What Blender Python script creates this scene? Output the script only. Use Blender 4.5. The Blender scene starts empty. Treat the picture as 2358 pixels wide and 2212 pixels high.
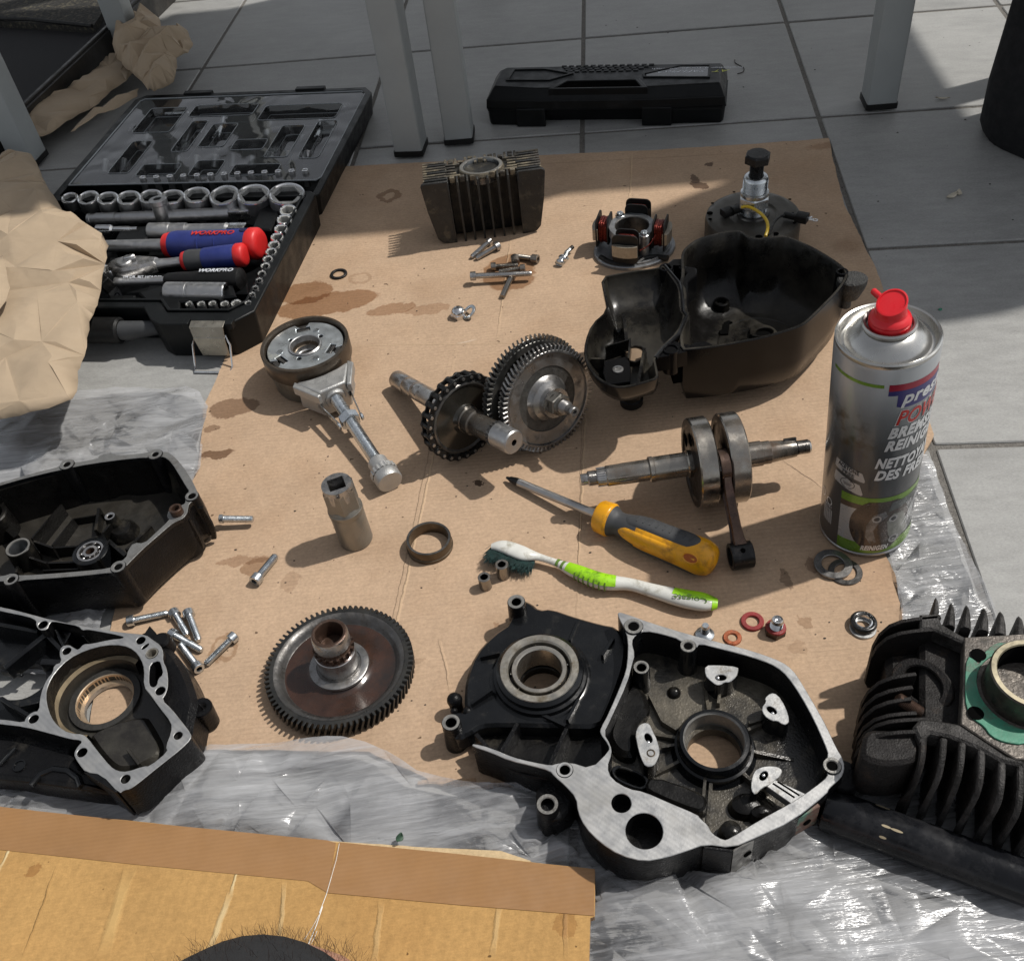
import bpy, math, random
from math import sin, cos, pi, radians, sqrt, atan2, hypot
from mathutils import Vector, Matrix, noise
from mathutils.geometry import tessellate_polygon, delaunay_2d_cdt
random.seed(7)
SC = bpy.context.scene
COL = SC.collection
# ------------------------------------------------------------------ camera
IW, IH, FPX, PITCH, ROLL, CAMH = 2358.0, 2212.0, 2280.75, .795, -.14286, 575.4   # pixels, radians, mm
_F = Vector((0, cos(PITCH), -sin(PITCH)))
_R0 = Vector((1, 0, 0)); _U0 = _R0.cross(_F)
_R = cos(ROLL)*_R0 + sin(ROLL)*_U0
_U = -sin(ROLL)*_R0 + cos(ROLL)*_U0
CAMP = Vector((0, 0, CAMH))
cam = bpy.data.cameras.new('camera'); co = bpy.data.objects.new('camera', cam); COL.objects.link(co)
cam.sensor_fit = 'HORIZONTAL'; cam.sensor_width = 36.0; cam.lens = 36.0*FPX/IW
cam.clip_start = .01; cam.clip_end = 60
co.matrix_world = Matrix(((_R.x, _U.x, -_F.x, 0), (_R.y, _U.y, -_F.y, 0), (_R.z, _U.z, -_F.z, CAMH*.001), (0, 0, 0, 1)))
SC.camera = co
# ------------------------------------------------------------------ light
SUN_AZ, SUN_EL = radians(12), radians(55)
W = bpy.data.worlds.new('World'); SC.world = W; W.use_nodes = True
wn = W.node_tree.nodes; sky = wn.new('ShaderNodeTexSky'); sky.sky_type = 'NISHITA'; sky.sun_disc = False
sky.sun_elevation = SUN_EL; sky.sun_rotation = pi/2-SUN_AZ
bg = wn['Background']; bg.inputs['Strength'].default_value = .11
hsv = wn.new('ShaderNodeHueSaturation'); hsv.inputs['Saturation'].default_value = .22
W.node_tree.links.new(sky.outputs[0], hsv.inputs['Color']); W.node_tree.links.new(hsv.outputs[0], bg.inputs[0])
sl = bpy.data.lights.new('sun', 'SUN'); so = bpy.data.objects.new('sun', sl); COL.objects.link(so)
sl.energy = 3.3; sl.angle = radians(1.2); sl.color = (1, .955, .89)
SUND = Vector((cos(SUN_EL)*cos(SUN_AZ), cos(SUN_EL)*sin(SUN_AZ), sin(SUN_EL)))
so.rotation_euler = SUND.to_track_quat('Z', 'Y').to_euler()
SC.view_settings.view_transform = 'Standard'; SC.view_settings.look = 'None'
SC.view_settings.exposure = 0.12; SC.view_settings.gamma = 1; SC.view_settings.use_curve_mapping = False
try:
    SC.cycles.max_bounces = 8; SC.cycles.transparent_max_bounces = 12; SC.cycles.caustics_reflective = False
except Exception: pass

# ------------------------------------------------------------------ measuring: a point of the picture onto a real plane
def at(u, v, z=0.0):
    d = _F*FPX + _R*(u-IW/2) - _U*(v-IH/2)
    t = (z-CAMP.z)/d.z
    return CAMP + d*t
def pr(p):
    d = Vector(p)-CAMP; w = d.dot(_F)
    return IW/2+FPX*d.dot(_R)/w, IH/2-FPX*d.dot(_U)/w
REG = dict(C=(1000, 1340, .50302), B=(0, 1360, .28169), T=(0, 1000, .28169), D=(1300, 400, .38229), K=(560, 680, .40241),
           R=(1858, 1340, .4075), S=(0, 400, .43260), L=(0, 0, .43260), H=(800, 0, .40241), N=(1100, 920, .40241), G=(560, 1340, .25151),
           M=(560, 1060, .25151), Y=(1600, 1240, .25151), Z=(1040, 520, .18109), V=(1540, 360, .21127), J=(1340, 420, .13078),
           W=(1100, 120, .30181), P=(0, 0, 1), X=(0, 560, .25151), Q=(0, 330, .23059), E=(0, 1800, .75453))
def px(r, u, v):
    a, b, s = REG[r]; return a+s*u, b+s*v
def A(r, u, v, z=0.0): return at(*px(r, u, v), z)
def AP(r, pts, z=0.0): return [A(r, u, v, z).xy for u, v in pts]
def rmm(r, u, v, hw, z=0.0): return (A(r, u+hw, v, z)-A(r, u-hw, v, z)).length/2
def axis_from(p, d, ratio):
    "direction of a disc's axis from how it projects: image direction d and minor/major ratio"
    v = (CAMP-p).normalized(); w = _R*d[0]-_U*d[1]; w -= v*w.dot(v); w.normalize()
    return (v*ratio + w*sqrt(1-ratio*ratio)).normalized()

# ------------------------------------------------------------------ scene tree
def tag(o, label=None, cat=None, group=None, kind=None):
    if label: o['label'] = label
    if cat: o['category'] = cat
    if group: o['group'] = group
    if kind: o['kind'] = kind
    return o
ORG = {}
def thing(name, label, cat, loc=(0, 0, 0), group=None, M=None, kind=None):
    o = bpy.data.objects.new(name, None); COL.objects.link(o); o.empty_display_size = .01
    if M is not None:
        m = M.copy(); m.translation = M.translation*.001; o.matrix_world = m; ORG[o] = Vector((0, 0, 0))
    else:
        o.location = Vector(loc)*.001; ORG[o] = Vector(loc)
    return tag(o, label, cat, group, kind)
def frame(p, z, x=(1, 0, 0)):
    z = Vector(z).normalized(); x = Vector(x); x = (x-z*x.dot(z))
    if x.length < 1e-4: x = Vector((0, 1, 0)); x = x-z*x.dot(z)
    x.normalize(); y = z.cross(x)
    return Matrix(((x.x, y.x, z.x, p[0]), (x.y, y.y, z.y, p[1]), (x.z, y.z, z.z, p[2]), (0, 0, 0, 1)))
def T(x=0, y=0, z=0): return Matrix.Translation((x, y, z))
def Rz(a): return Matrix.Rotation(a, 4, 'Z')
def Rx(a): return Matrix.Rotation(a, 4, 'X')
def Ry(a): return Matrix.Rotation(a, 4, 'Y')
I4 = Matrix.Identity(4)
def circ(r, n=32, cx=0, cy=0, a0=0.0): return [(cx+r*cos(a0+2*pi*i/n), cy+r*sin(a0+2*pi*i/n)) for i in range(n)]
def ell(cx, cy, rx, ry, n=24, rot=0): return [(cx+rx*cos(t)*cos(rot)-ry*sin(t)*sin(rot), cy+rx*cos(t)*sin(rot)+ry*sin(t)*cos(rot)) for t in [2*pi*i/n for i in range(n)]]
def chai(pts, n=1, closed=True):
    for _ in range(n):
        q = []
        m = len(pts)
        for i in range(m if closed else m-1):
            a, b = pts[i], pts[(i+1) % m]
            q += [(a[0]*.75+b[0]*.25, a[1]*.75+b[1]*.25), (a[0]*.25+b[0]*.75, a[1]*.25+b[1]*.75)]
        if not closed: q = [pts[0]]+q+[pts[-1]]
        pts = q
    return pts
def rrect(x0, x1, y0, y1, r, n=4):
    out = []
    for cx, cy, a in ((x1-r, y1-r, 0), (x0+r, y1-r, pi/2), (x0+r, y0+r, pi), (x1-r, y0+r, 1.5*pi)):
        out += [(cx+r*cos(a+pi/2*i/n), cy+r*sin(a+pi/2*i/n)) for i in range(n+1)]
    return out
def area(p): return sum(p[i][0]*p[(i+1) % len(p)][1]-p[(i+1) % len(p)][0]*p[i][1] for i in range(len(p)))/2
def ccw(p): return list(p) if area(p) > 0 else list(p)[::-1]
def offset(p, d):
    "inset (d<0) or outset a ccw polygon along its vertex normals"
    n = len(p); out = []
    for i in range(n):
        a, b, c = p[i-1], p[i], p[(i+1) % n]
        e1 = Vector((b[0]-a[0], b[1]-a[1])); e2 = Vector((c[0]-b[0], c[1]-b[1]))
        if e1.length < 1e-6 or e2.length < 1e-6: out.append(b); continue
        e1.normalize(); e2.normalize()
        m = Vector((e1.y+e2.y, -e1.x-e2.x))
        if m.length < .3: m = Vector((e1.y, -e1.x))*1.0
        else:
            m.normalize(); k = max(.5, m.x*e1.y-m.y*e1.x); m /= k
        out.append((b[0]+m.x*d, b[1]+m.y*d))
    return out

class MB:
    def __init__(s, M=None): s.v = []; s.f = []; s.m = []; s.M = M or I4
    def add(s, vs, fs, mat=0, M=None):
        k = len(s.v); M = s.M @ M if M is not None else s.M
        s.v += [M @ Vector(v) for v in vs]
        for i, f in enumerate(fs):
            s.f.append(tuple(k+j for j in f)); s.m.append(mat if isinstance(mat, int) else mat[i])
        return s
    def box(s, x0, x1, y0, y1, z0, z1, mat=0, M=None):
        v = [(x, y, z) for z in (z0, z1) for y in (y0, y1) for x in (x0, x1)]
        return s.add(v, [(0, 2, 3, 1), (4, 5, 7, 6), (0, 1, 5, 4), (2, 6, 7, 3), (0, 4, 6, 2), (1, 3, 7, 5)], mat, M)
    def prism(s, outer, z0, z1, holes=(), mat=0, top=None, bot=None, M=None, top_outer=None, cham=0.0, caps=(1, 1), hole_z0=None, taper=None):
        top = mat if top is None else top; bot = mat if bot is None else bot
        o = list(outer); rev = area(o) < 0
        if rev: o = o[::-1]
        to = None
        if top_outer is not None: to = list(top_outer)[::-1] if rev else list(top_outer)
        elif taper: to = offset(o, -taper)
        else: to = o
        hs = [ccw(h)[::-1] for h in holes]
        lv = [(z0, o, hs)]
        if cham > 0:
            lv.append((z1-cham, to, hs)); lv.append((z1, offset(to, -cham), [offset(h[::-1], cham)[::-1] for h in hs]))
        else: lv.append((z1, to, hs))
        vs = []; fs = []; ms = []
        n = len(o); nl = sum(len(h) for h in hs)+n
        for z, oo, hh in lv:
            vs += [(p[0], p[1], z) for p in oo]
            for h in hh: vs += [(p[0], p[1], z) for p in h]
        for L in range(len(lv)-1):
            b = L*nl; mm = mat if L == 0 else top
            st = 0
            for ring in [o]+hs:
                k = len(ring)
                for i in range(k):
                    j = (i+1) % k
                    fs.append((b+st+i, b+st+j, b+nl+st+j, b+nl+st+i)); ms.append(mm)
                st += k
        def cap(L, flip, mt):
            z, oo, hh = lv[L]
            polys = [[Vector((p[0], p[1], 0)) for p in oo]]+[[Vector((p[0], p[1], 0)) for p in h] for h in hh]
            flat = [p for q in polys for p in q]
            for t in tessellate_polygon(polys):
                a, b, c = [flat[i] for i in t]
                up = (b-a).cross(c-a).z > 0
                t = tuple(L*nl+i for i in t)
                fs.append(t if up != flip else t[::-1]); ms.append(mt)
        if caps[1]: cap(len(lv)-1, False, top)
        if caps[0]: cap(0, True, bot)
        return s.add(vs, fs, ms, M)
    def lathe(s, prof, seg=32, mat=0, M=None, a0=0, a1=2*pi, mats=None, radial=None):
        vs = []; fs = []; ms = []; full = abs(a1-a0-2*pi) < 1e-6
        n = seg if full else seg+1; idx = []
        for r, z in prof:
            if r < 1e-6: idx.append([len(vs)]*n); vs.append((0, 0, z))
            else:
                idx.append(list(range(len(vs), len(vs)+n)))
                for i in range(n):
                    a = a0+(a1-a0)*i/seg; k = radial(i, a) if radial else 1
                    vs.append((r*k*cos(a), r*k*sin(a), z))
        for L in range(len(prof)-1):
            for i in range(seg):
                j = (i+1) % n if full else i+1
                q = [idx[L][i], idx[L][j], idx[L+1][j], idx[L+1][i]]
                q = [x for k, x in enumerate(q) if x != q[k-1]]
                if len(q) >= 3: fs.append(tuple(q)); ms.append(mats[L] if mats else mat)
        return s.add(vs, fs, ms, M)
    def tube(s, path, r, seg=10, mat=0, caps=True, M=None, flat=1.0):
        path = [Vector(p) for p in path]; n = len(path)
        rr = r if isinstance(r, (list, tuple)) else [r]*n
        up = Vector((0, 0, 1)); vs = []; fs = []
        px_ = None
        for i, p in enumerate(path):
            t = (path[min(i+1, n-1)]-path[max(i-1, 0)]).normalized()
            if px_ is None:
                x = t.cross(up)
                if x.length < 1e-3: x = Vector((1, 0, 0))
            else: x = px_-t*px_.dot(t)
            x.normalize(); px_ = x; y = x.cross(t)
            for k in range(seg):
                a = 2*pi*k/seg; vs.append(p+x*cos(a)*rr[i]+y*sin(a)*rr[i]*flat)
        for i in range(n-1):
            for k in range(seg):
                l = (k+1) % seg
                fs.append((i*seg+k, i*seg+l, (i+1)*seg+l, (i+1)*seg+k))
        if caps:
            fs.append(tuple(range(seg))[::-1]); fs.append(tuple((n-1)*seg+k for k in range(seg)))
        fs = [f[::-1] for f in fs]
        return s.add(vs, fs, mat, M)
    def sphere(s, c, r, mat=0, seg=16, rings=8, sc=(1, 1, 1), M=None):
        pf = [(r*sin(pi*i/rings), -r*cos(pi*i/rings)) for i in range(rings+1)]
        pf[0] = (0, -r); pf[-1] = (0, r)
        m = T(*c) @ Matrix.Diagonal((sc[0], sc[1], sc[2], 1))
        return s.lathe(pf, seg, mat, (M @ m) if M is not None else m)
    def loft(s, rings, mat=0, cap0=True, cap1=True, M=None):
        n = len(rings[0]); vs = [p for r in rings for p in r]; fs = []
        for L in range(len(rings)-1):
            for i in range(n):
                j = (i+1) % n; fs.append((L*n+i, L*n+j, (L+1)*n+j, (L+1)*n+i))
        if cap0: fs.append(tuple(range(n))[::-1])
        if cap1: fs.append(tuple((len(rings)-1)*n+i for i in range(n)))
        return s.add(vs, fs, mat, M)
    def mesh(s, name, mats, org=Vector((0, 0, 0)), sharp=32, smooth=True):
        me = bpy.data.meshes.new(name)
        me.from_pydata([((v.x-org[0])*.001, (v.y-org[1])*.001, (v.z-org[2])*.001) for v in s.v], [], s.f)
        for m in (mats if isinstance(mats, (list, tuple)) else [mats]): me.materials.append(m)
        me.polygons.foreach_set('material_index', s.m)
        if smooth:
            me.polygons.foreach_set('use_smooth', [True]*len(s.f))
            if sharp: me.set_sharp_from_angle(angle=radians(sharp))
        me.update()
        return me
    def obj(s, name, mats, parent=None, sharp=32, smooth=True, bevel=0, seg=2, kind=None, label=None, top=None, group=None):
        org = ORG.get(parent, Vector((0, 0, 0)))
        if parent is None and s.v: 
            xs = [v.x for v in s.v]; ys = [v.y for v in s.v]; org = Vector(((min(xs)+max(xs))/2, (min(ys)+max(ys))/2, min(v.z for v in s.v)))
        o = bpy.data.objects.new(name, s.mesh(name, mats, org, sharp, smooth)); COL.objects.link(o)
        if parent is not None: o.parent = parent; ORG[o] = org
        else: o.location = org*.001; ORG[o] = org
        if bevel:
            b = o.modifiers.new('bevel', 'BEVEL'); b.width = bevel*.001; b.segments = seg; b.limit_method = 'ANGLE'; b.angle_limit = radians(35)
            b.harden_normals = False; b.use_clamp_overlap = True
        if kind: o['kind'] = kind
        if label: o['label'] = label
        if top: tag(o, top[0], top[1], group)
        return o
def part(name, me, parent, M=None, label=None):
    o = bpy.data.objects.new(name, me); COL.objects.link(o); o.parent = parent
    ORG[o] = ORG.get(parent, Vector((0, 0, 0)))
    if M is not None:
        m = M.copy(); m.translation = M.translation*.001; o.matrix_local = m
    if label: o['label'] = label
    return o
def textmesh(s, size, mat, fn, ext=.06, shear=0.0, space=1.0, bold=0.0):
    "flat lettering as a mesh whose points (mm) are laid where fn puts them"
    cu = bpy.data.curves.new('lettering', 'FONT'); cu.body = s; cu.size = size; cu.shear = shear; cu.space_character = space
    cu.align_x = 'CENTER'; cu.align_y = 'CENTER'; cu.resolution_u = 3
    if ext: cu.extrude = ext
    if bold: cu.offset = bold*size; cu.space_character = 1+bold*2
    o = bpy.data.objects.new('lettering', cu); COL.objects.link(o)
    dg = bpy.context.evaluated_depsgraph_get(); me = bpy.data.meshes.new_from_object(o.evaluated_get(dg))
    bpy.data.objects.remove(o); bpy.data.curves.remove(cu)
    for v in me.vertices:
        p = fn(v.co.x, v.co.y, v.co.z+ext); v.co = Vector(p)*.001
    me.materials.clear(); me.materials.append(mat)
    return me

# ------------------------------------------------------------------ materials
MATS = {}
def mat(name, col, met=0.0, rough=.5, var=.18, vs=60, bump=0.0, bs=400, dirt=None, rv=.12, coat=0.0, spec=.5, trans=0, sub=0, wave=None):
    if name in MATS: return MATS[name]
    m = bpy.data.materials.new(name); m.use_nodes = True; nt = m.node_tree; N = nt.nodes; L = nt.links
    b = N['Principled BSDF']; tc = N.new('ShaderNodeTexCoord')
    n1 = N.new('ShaderNodeTexNoise'); n1.inputs['Scale'].default_value = vs; n1.inputs['Detail'].default_value = 5; n1.inputs['Roughness'].default_value = .62
    L.new(tc.outputs['Object'], n1.inputs['Vector'])
    mr = N.new('ShaderNodeMapRange'); mr.inputs[1].default_value = .3; mr.inputs[2].default_value = .7; mr.inputs[3].default_value = 1-var; mr.inputs[4].default_value = 1+var
    L.new(n1.outputs['Fac'], mr.inputs[0])
    mx = N.new('ShaderNodeVectorMath'); mx.operation = 'SCALE'; mx.inputs[0].default_value = col[:3]
    L.new(mr.outputs[0], mx.inputs['Scale']); out = mx.outputs[0]
    rr = N.new('ShaderNodeMapRange'); rr.inputs[1].default_value = .3; rr.inputs[2].default_value = .7
    rr.inputs[3].default_value = max(.02, rough-rv); rr.inputs[4].default_value = min(1, rough+rv)
    n2 = N.new('ShaderNodeTexNoise'); n2.inputs['Scale'].default_value = vs*2.7; n2.inputs['Detail'].default_value = 4
    L.new(tc.outputs['Object'], n2.inputs['Vector']); L.new(n2.outputs['Fac'], rr.inputs[0]); rough_out = rr.outputs[0]
    met_s = None
    if dirt:
        dc, th, sc = dirt[:3]; soft = dirt[3] if len(dirt) > 3 else .08
        n3 = N.new('ShaderNodeTexNoise'); n3.inputs['Scale'].default_value = sc; n3.inputs['Detail'].default_value = 7; n3.inputs['Roughness'].default_value = .7
        L.new(tc.outputs['Object'], n3.inputs['Vector'])
        dm = N.new('ShaderNodeMapRange'); dm.inputs[1].default_value = th-soft; dm.inputs[2].default_value = th+soft; L.new(n3.outputs['Fac'], dm.inputs[0])
        mc = N.new('ShaderNodeMix'); mc.data_type = 'RGBA'; L.new(dm.outputs[0], mc.inputs['Factor']); L.new(out, mc.inputs['A']); mc.inputs['B'].default_value = (*dc[:3], 1)
        out = mc.outputs['Result']
        if len(dirt) > 4:
            mr2 = N.new('ShaderNodeMix'); mr2.data_type = 'FLOAT'; L.new(dm.outputs[0], mr2.inputs['Factor']); L.new(rough_out, mr2.inputs['A']); mr2.inputs['B'].default_value = dirt[4]; rough_out = mr2.outputs['Result']
        if met:
            mm = N.new('ShaderNodeMix'); mm.data_type = 'FLOAT'; L.new(dm.outputs[0], mm.inputs['Factor']); mm.inputs['A'].default_value = met; mm.inputs['B'].default_value = met*.3; met_s = mm.outputs['Result']
    L.new(out, b.inputs['Base Color']); L.new(rough_out, b.inputs['Roughness'])
    if met_s: L.new(met_s, b.inputs['Metallic'])
    else: b.inputs['Metallic'].default_value = met
    b.inputs['Specular IOR Level'].default_value = spec
    if coat: b.inputs['Coat Weight'].default_value = coat; b.inputs['Coat Roughness'].default_value = .12
    if sub: b.inputs['Subsurface Weight'].default_value = sub; b.inputs['Subsurface Scale'].default_value = .002
    if bump or wave:
        n4 = N.new('ShaderNodeTexNoise'); n4.inputs['Scale'].default_value = bs; n4.inputs['Detail'].default_value = 3
        L.new(tc.outputs['Object'], n4.inputs['Vector']); bp = N.new('ShaderNodeBump'); bp.inputs['Strength'].default_value = 1
        bp.inputs['Distance'].default_value = .001*bump; h = n4.outputs['Fac']
        if wave:
            wv = N.new('ShaderNodeTexWave'); wv.wave_type = 'BANDS'; wv.bands_direction = wave[0]; wv.inputs['Scale'].default_value = wave[1]; wv.inputs['Distortion'].default_value = .6; wv.inputs['Detail'].default_value = 1
            L.new(tc.outputs['Object'], wv.inputs['Vector'])
            ad = N.new('ShaderNodeMath'); ad.operation = 'MULTIPLY_ADD'; L.new(wv.outputs['Fac'], ad.inputs[0]); ad.inputs[1].default_value = wave[2]; L.new(h, ad.inputs[2]); h = ad.outputs[0]
            mw = N.new('ShaderNodeMapRange'); mw.inputs[3].default_value = 1-wave[3]; mw.inputs[4].default_value = 1; L.new(wv.outputs['Fac'], mw.inputs[0])
            vm = N.new('ShaderNodeVectorMath'); vm.operation = 'SCALE'; L.new(out, vm.inputs[0]); L.new(mw.outputs[0], vm.inputs['Scale']); L.new(vm.outputs[0], b.inputs['Base Color'])
        L.new(h, bp.inputs['Height']); L.new(bp.outputs[0], b.inputs['Normal'])
    MATS[name] = m
    return m
black = mat('black_paint', (.0045, .005, .0058), 0, .24, .4, 40, .1, 300, dirt=((.03, .028, .024), .67, 55, .08, .6), coat=.06, spec=.32)
blackside = mat('black_cast', (.0045, .0045, .005), 0, .34, .4, 60, .4, 700, dirt=((.028, .025, .021), .67, 40, .08, .7), spec=.2)
inner = mat('oily_cast_interior', (.17, .15, .115), .4, .45, .35, 45, .3, 700, dirt=((.009, .0085, .008), .47, 16, .16, .28))
innerdk = mat('black_oily_interior', (.006, .0056, .0052), .05, .3, .4, 50, .25, 500, dirt=((.05, .044, .033), .64, 26, .08, .5), spec=.25)
alu = mat('machined_aluminium', (.44, .44, .435), .8, .42, .06, 50, .05, 900, dirt=((.3, .295, .28), .62, 30, .12), wave=('DIAGONAL', 160, .3, .09))
aludull = mat('worn_rim_aluminium', (.24, .235, .22), .6, .45, .25, 60, .25, 600, dirt=((.06, .055, .05), .6, 60, .1))
alubright = mat('bright_aluminium', (.5, .5, .49), .8, .4, .14, 80, .06, 900, dirt=((.2, .18, .15), .6, 110, .08))
steel = mat('steel', (.42, .41, .4), .95, .3, .15, 80, .05, 700, dirt=((.1, .08, .06), .66, 90, .1))
steeldk = mat('dark_steel', (.14, .135, .13), .9, .38, .3, 60, .15, 500, dirt=((.03, .026, .022), .58, 70, .1))
gunmetal = mat('gear_steel', (.27, .265, .26), .9, .36, .2, 60, .1, 600, dirt=((.07, .06, .05), .6, 80, .1))
zinc = mat('zinc_plated', (.55, .58, .6), .95, .28, .14, 120, .05, 900, dirt=((.22, .2, .14), .72, 60, .08))
chrome = mat('satin_chrome', (.68, .68, .68), 1, .2, .1, 90, .03, 900)
satin = mat('satin_steel', (.42, .42, .42), .95, .42, .1, 90, .05, 1200)
oily = mat('oil_browned_steel', (.3, .28, .25), .95, .25, .2, 40, .05, 500, dirt=((.09, .055, .035), .6, 38, .14, .2))
brownoil = mat('brown_oil_film', (.05, .022, .013), .35, .3, .35, 60, .1, 300, dirt=((.018, .011, .008), .56, 40, .1, .2), coat=.5)
blacksteel = mat('black_oxide', (.02, .02, .02), .6, .35, .3, 90, .1, 600, dirt=((.06, .05, .045), .64, 100))
rust = mat('burnt_brown_steel', (.085, .05, .035), .6, .4, .35, 90, .3, 500, dirt=((.02, .014, .01), .55, 90))
greysteel = mat('dirty_flywheel_steel', (.085, .08, .07), .65, .42, .2, 40, .08, 600, dirt=((.3, .3, .29), .72, 130, .04))
rubber = mat('black_rubber', (.007, .007, .007), 0, .5, .3, 80, .15, 900, spec=.3)
plasticb = mat('black_plastic', (.005, .0058, .0062), 0, .4, .25, 30, .12, 2600, dirt=((.018, .018, .018), .66, 20, .1), spec=.22)
trayb = mat('tray_plastic', (.005, .0055, .006), 0, .42, .25, 30, .06, 1500, spec=.2)
hole = mat('hole_shade', (.004, .004, .004), 0, .8, .2, 60, spec=0)  # near-black without sheen: shade inside holes and slots put into the colour
red = mat('red_plastic', (.62, .012, .02), 0, .34, .08, 40, .03, 300, sub=.05)
redgrip = mat('red_grip', (.6, .02, .02), 0, .45, .1, 60)
blue = mat('blue_grip', (.018, .03, .16), 0, .5, .15, 60, .06, 800)
greygrip = mat('grey_grip', (.045, .047, .05), 0, .55, .12, 60, .06, 900)
yellow = mat('yellow_plastic', (.72, .33, .008), 0, .38, .12, 45, .08, 300, dirt=((.3, .13, .012), .6, 50), sub=.05)
white = mat('white_plastic', (.62, .62, .58), 0, .38, .08, 60, .03, 400, dirt=((.3, .28, .22), .62, 60))
lime = mat('lime_rubber', (.3, .62, .01), 0, .42, .1, 60, .03, 400, dirt=((.12, .25, .015), .6, 90, .06))
limedk = mat('dull_lime_rubber', (.11, .2, .03), 0, .5, .15, 90)
bristle = mat('dirty_green_bristle', (.006, .028, .026), 0, .6, .5, 300)
copper = mat('copper', (.5, .16, .08), .9, .38, .25, 120, .1, 900, dirt=((.2, .08, .05), .6, 200))
coil = mat('red_enamel_wire', (.13, .018, .012), .75, .3, .3, 300, .2, 2500)
redwash = mat('red_fibre', (.22, .018, .018), 0, .55, .25, 150, .2, 900)
laminate = mat('stator_laminations', (.3, .27, .22), .6, .48, .15, 300, .1, 2500)
bronze = mat('oily_bronze', (.1, .075, .05), .7, .36, .3, 80, .1, 500)
greenpaint = mat('green_gasket', (.04, .2, .125), 0, .45, .4, 50, .1, 500, dirt=((.09, .08, .06), .56, 45))
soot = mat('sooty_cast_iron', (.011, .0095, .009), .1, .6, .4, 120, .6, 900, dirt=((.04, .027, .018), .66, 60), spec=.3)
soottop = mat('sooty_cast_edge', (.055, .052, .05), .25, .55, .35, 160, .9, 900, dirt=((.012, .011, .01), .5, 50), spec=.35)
finm = mat('dusty_black_fin', (.02, .02, .019), .2, .5, .3, 80, .4, 700, dirt=((.085, .075, .055), .62, 60))
fintop = mat('worn_fin_top', (.2, .17, .12), .4, .55, .35, 150, .5, 900, dirt=((.045, .04, .033), .47, 60))
legm = mat('grey_metal_leg', (.33, .35, .35), .1, .5, .04, 20, .1, 2500)
legedge = mat('light_leg_edge', (.33, .355, .36), .25, .45, .04, 20)
wood = mat('table_board', (.62, .62, .6), 0, .6)
canm = None
# ================================================================== the setting
def grid(i, j):
    X, Y = (i+.8766027)*280, (-j+5.0748)*280
    s, c = sin(-.15722672), cos(-.15722672)
    return (X*c-Y*s, X*s+Y*c)
def tilemat():
    m = bpy.data.materials.new('grey_tile'); m.use_nodes = True; N = m.node_tree.nodes; L = m.node_tree.links; b = N['Principled BSDF']
    tc = N.new('ShaderNodeTexCoord'); oi = N.new('ShaderNodeObjectInfo')
    ad = N.new('ShaderNodeVectorMath'); ad.operation = 'MULTIPLY_ADD'; ad.inputs[1].default_value = (1, 1, 1); L.new(tc.outputs['Object'], ad.inputs[0])
    cm = N.new('ShaderNodeCombineXYZ'); mu = N.new('ShaderNodeMath'); mu.operation = 'MULTIPLY'; mu.inputs[1].default_value = 37; L.new(oi.outputs['Random'], mu.inputs[0])
    for k in range(3): L.new(mu.outputs[0], cm.inputs[k])
    L.new(cm.outputs[0], ad.inputs[2])
    def nz(scale, det, vec, rough=.6):
        n = N.new('ShaderNodeTexNoise'); n.inputs['Scale'].default_value = scale; n.inputs['Detail'].default_value = det; n.inputs['Roughness'].default_value = rough; L.new(vec, n.inputs['Vector']); return n.outputs['Fac']
    mp = N.new('ShaderNodeMapping'); mp.inputs['Scale'].default_value = (1, 3.5, 1); L.new(ad.outputs[0], mp.inputs['Vector'])
    a = nz(9, 4, ad.outputs[0]); s = nz(28, 8, mp.outputs[0], .75); f = nz(420, 3, mp.outputs[0], .8)
    def mr(x, lo, hi, a0=.3, a1=.7):
        r = N.new('ShaderNodeMapRange'); r.inputs[1].default_value = a0; r.inputs[2].default_value = a1; r.inputs[3].default_value = lo; r.inputs[4].default_value = hi; L.new(x, r.inputs[0]); return r.outputs[0]
    def mul(x, y):
        r = N.new('ShaderNodeMath'); r.operation = 'MULTIPLY'; L.new(x, r.inputs[0]); L.new(y, r.inputs[1]); return r.outputs[0]
    v = mul(mul(mr(a, .9, 1.1), mr(s, .84, 1.14)), mul(mr(f, .8, 1.17), mr(oi.outputs['Random'], .95, 1.05, 0, 1)))
    cc = N.new('ShaderNodeVectorMath'); cc.operation = 'SCALE'; cc.inputs[0].default_value = (.31, .31, .3); L.new(v, cc.inputs['Scale']); L.new(cc.outputs[0], b.inputs['Base Color'])
    L.new(mr(s, .42, .62), b.inputs['Roughness']); b.inputs['Specular IOR Level'].default_value = .4
    bp = N.new('ShaderNodeBump'); bp.inputs['Distance'].default_value = .00025; L.new(f, bp.inputs['Height']); L.new(bp.outputs[0], b.inputs['Normal'])
    return m
tile_m = tilemat()
grout_m = mat('grout', (.165, .155, .14), 0, .85, .3, 300, 1.2, 900, dirt=((.06, .055, .05), .58, 700, .08))
g = MB(); g.box(-6000, 6000, -4000, 8000, -30, -1.6)
floor = g.obj('floor', grout_m, kind='structure')
tb = MB(); rr = rrect(-137.2, 137.2, -137.2, 137.2, 2, 2); tb.prism(rr, -8, 0, cham=.9)
tme = tb.mesh('tile', [tile_m])
for i in range(-7, 6):
    for j in range(-7, 6):
        x, y = grid(i+.5, j+.5)
        if abs(x) > 1700 or y < -150 or y > 2900: continue
        o = part('tile', tme, floor)
        m = T(x, y, random.uniform(-.25, .12)) @ Rz(-.15722672+random.choice((0, pi))) @ Rx(random.uniform(-.0012, .0012))
        m.translation = (m.translation-ORG[floor])*.001; o.matrix_local = m

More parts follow.
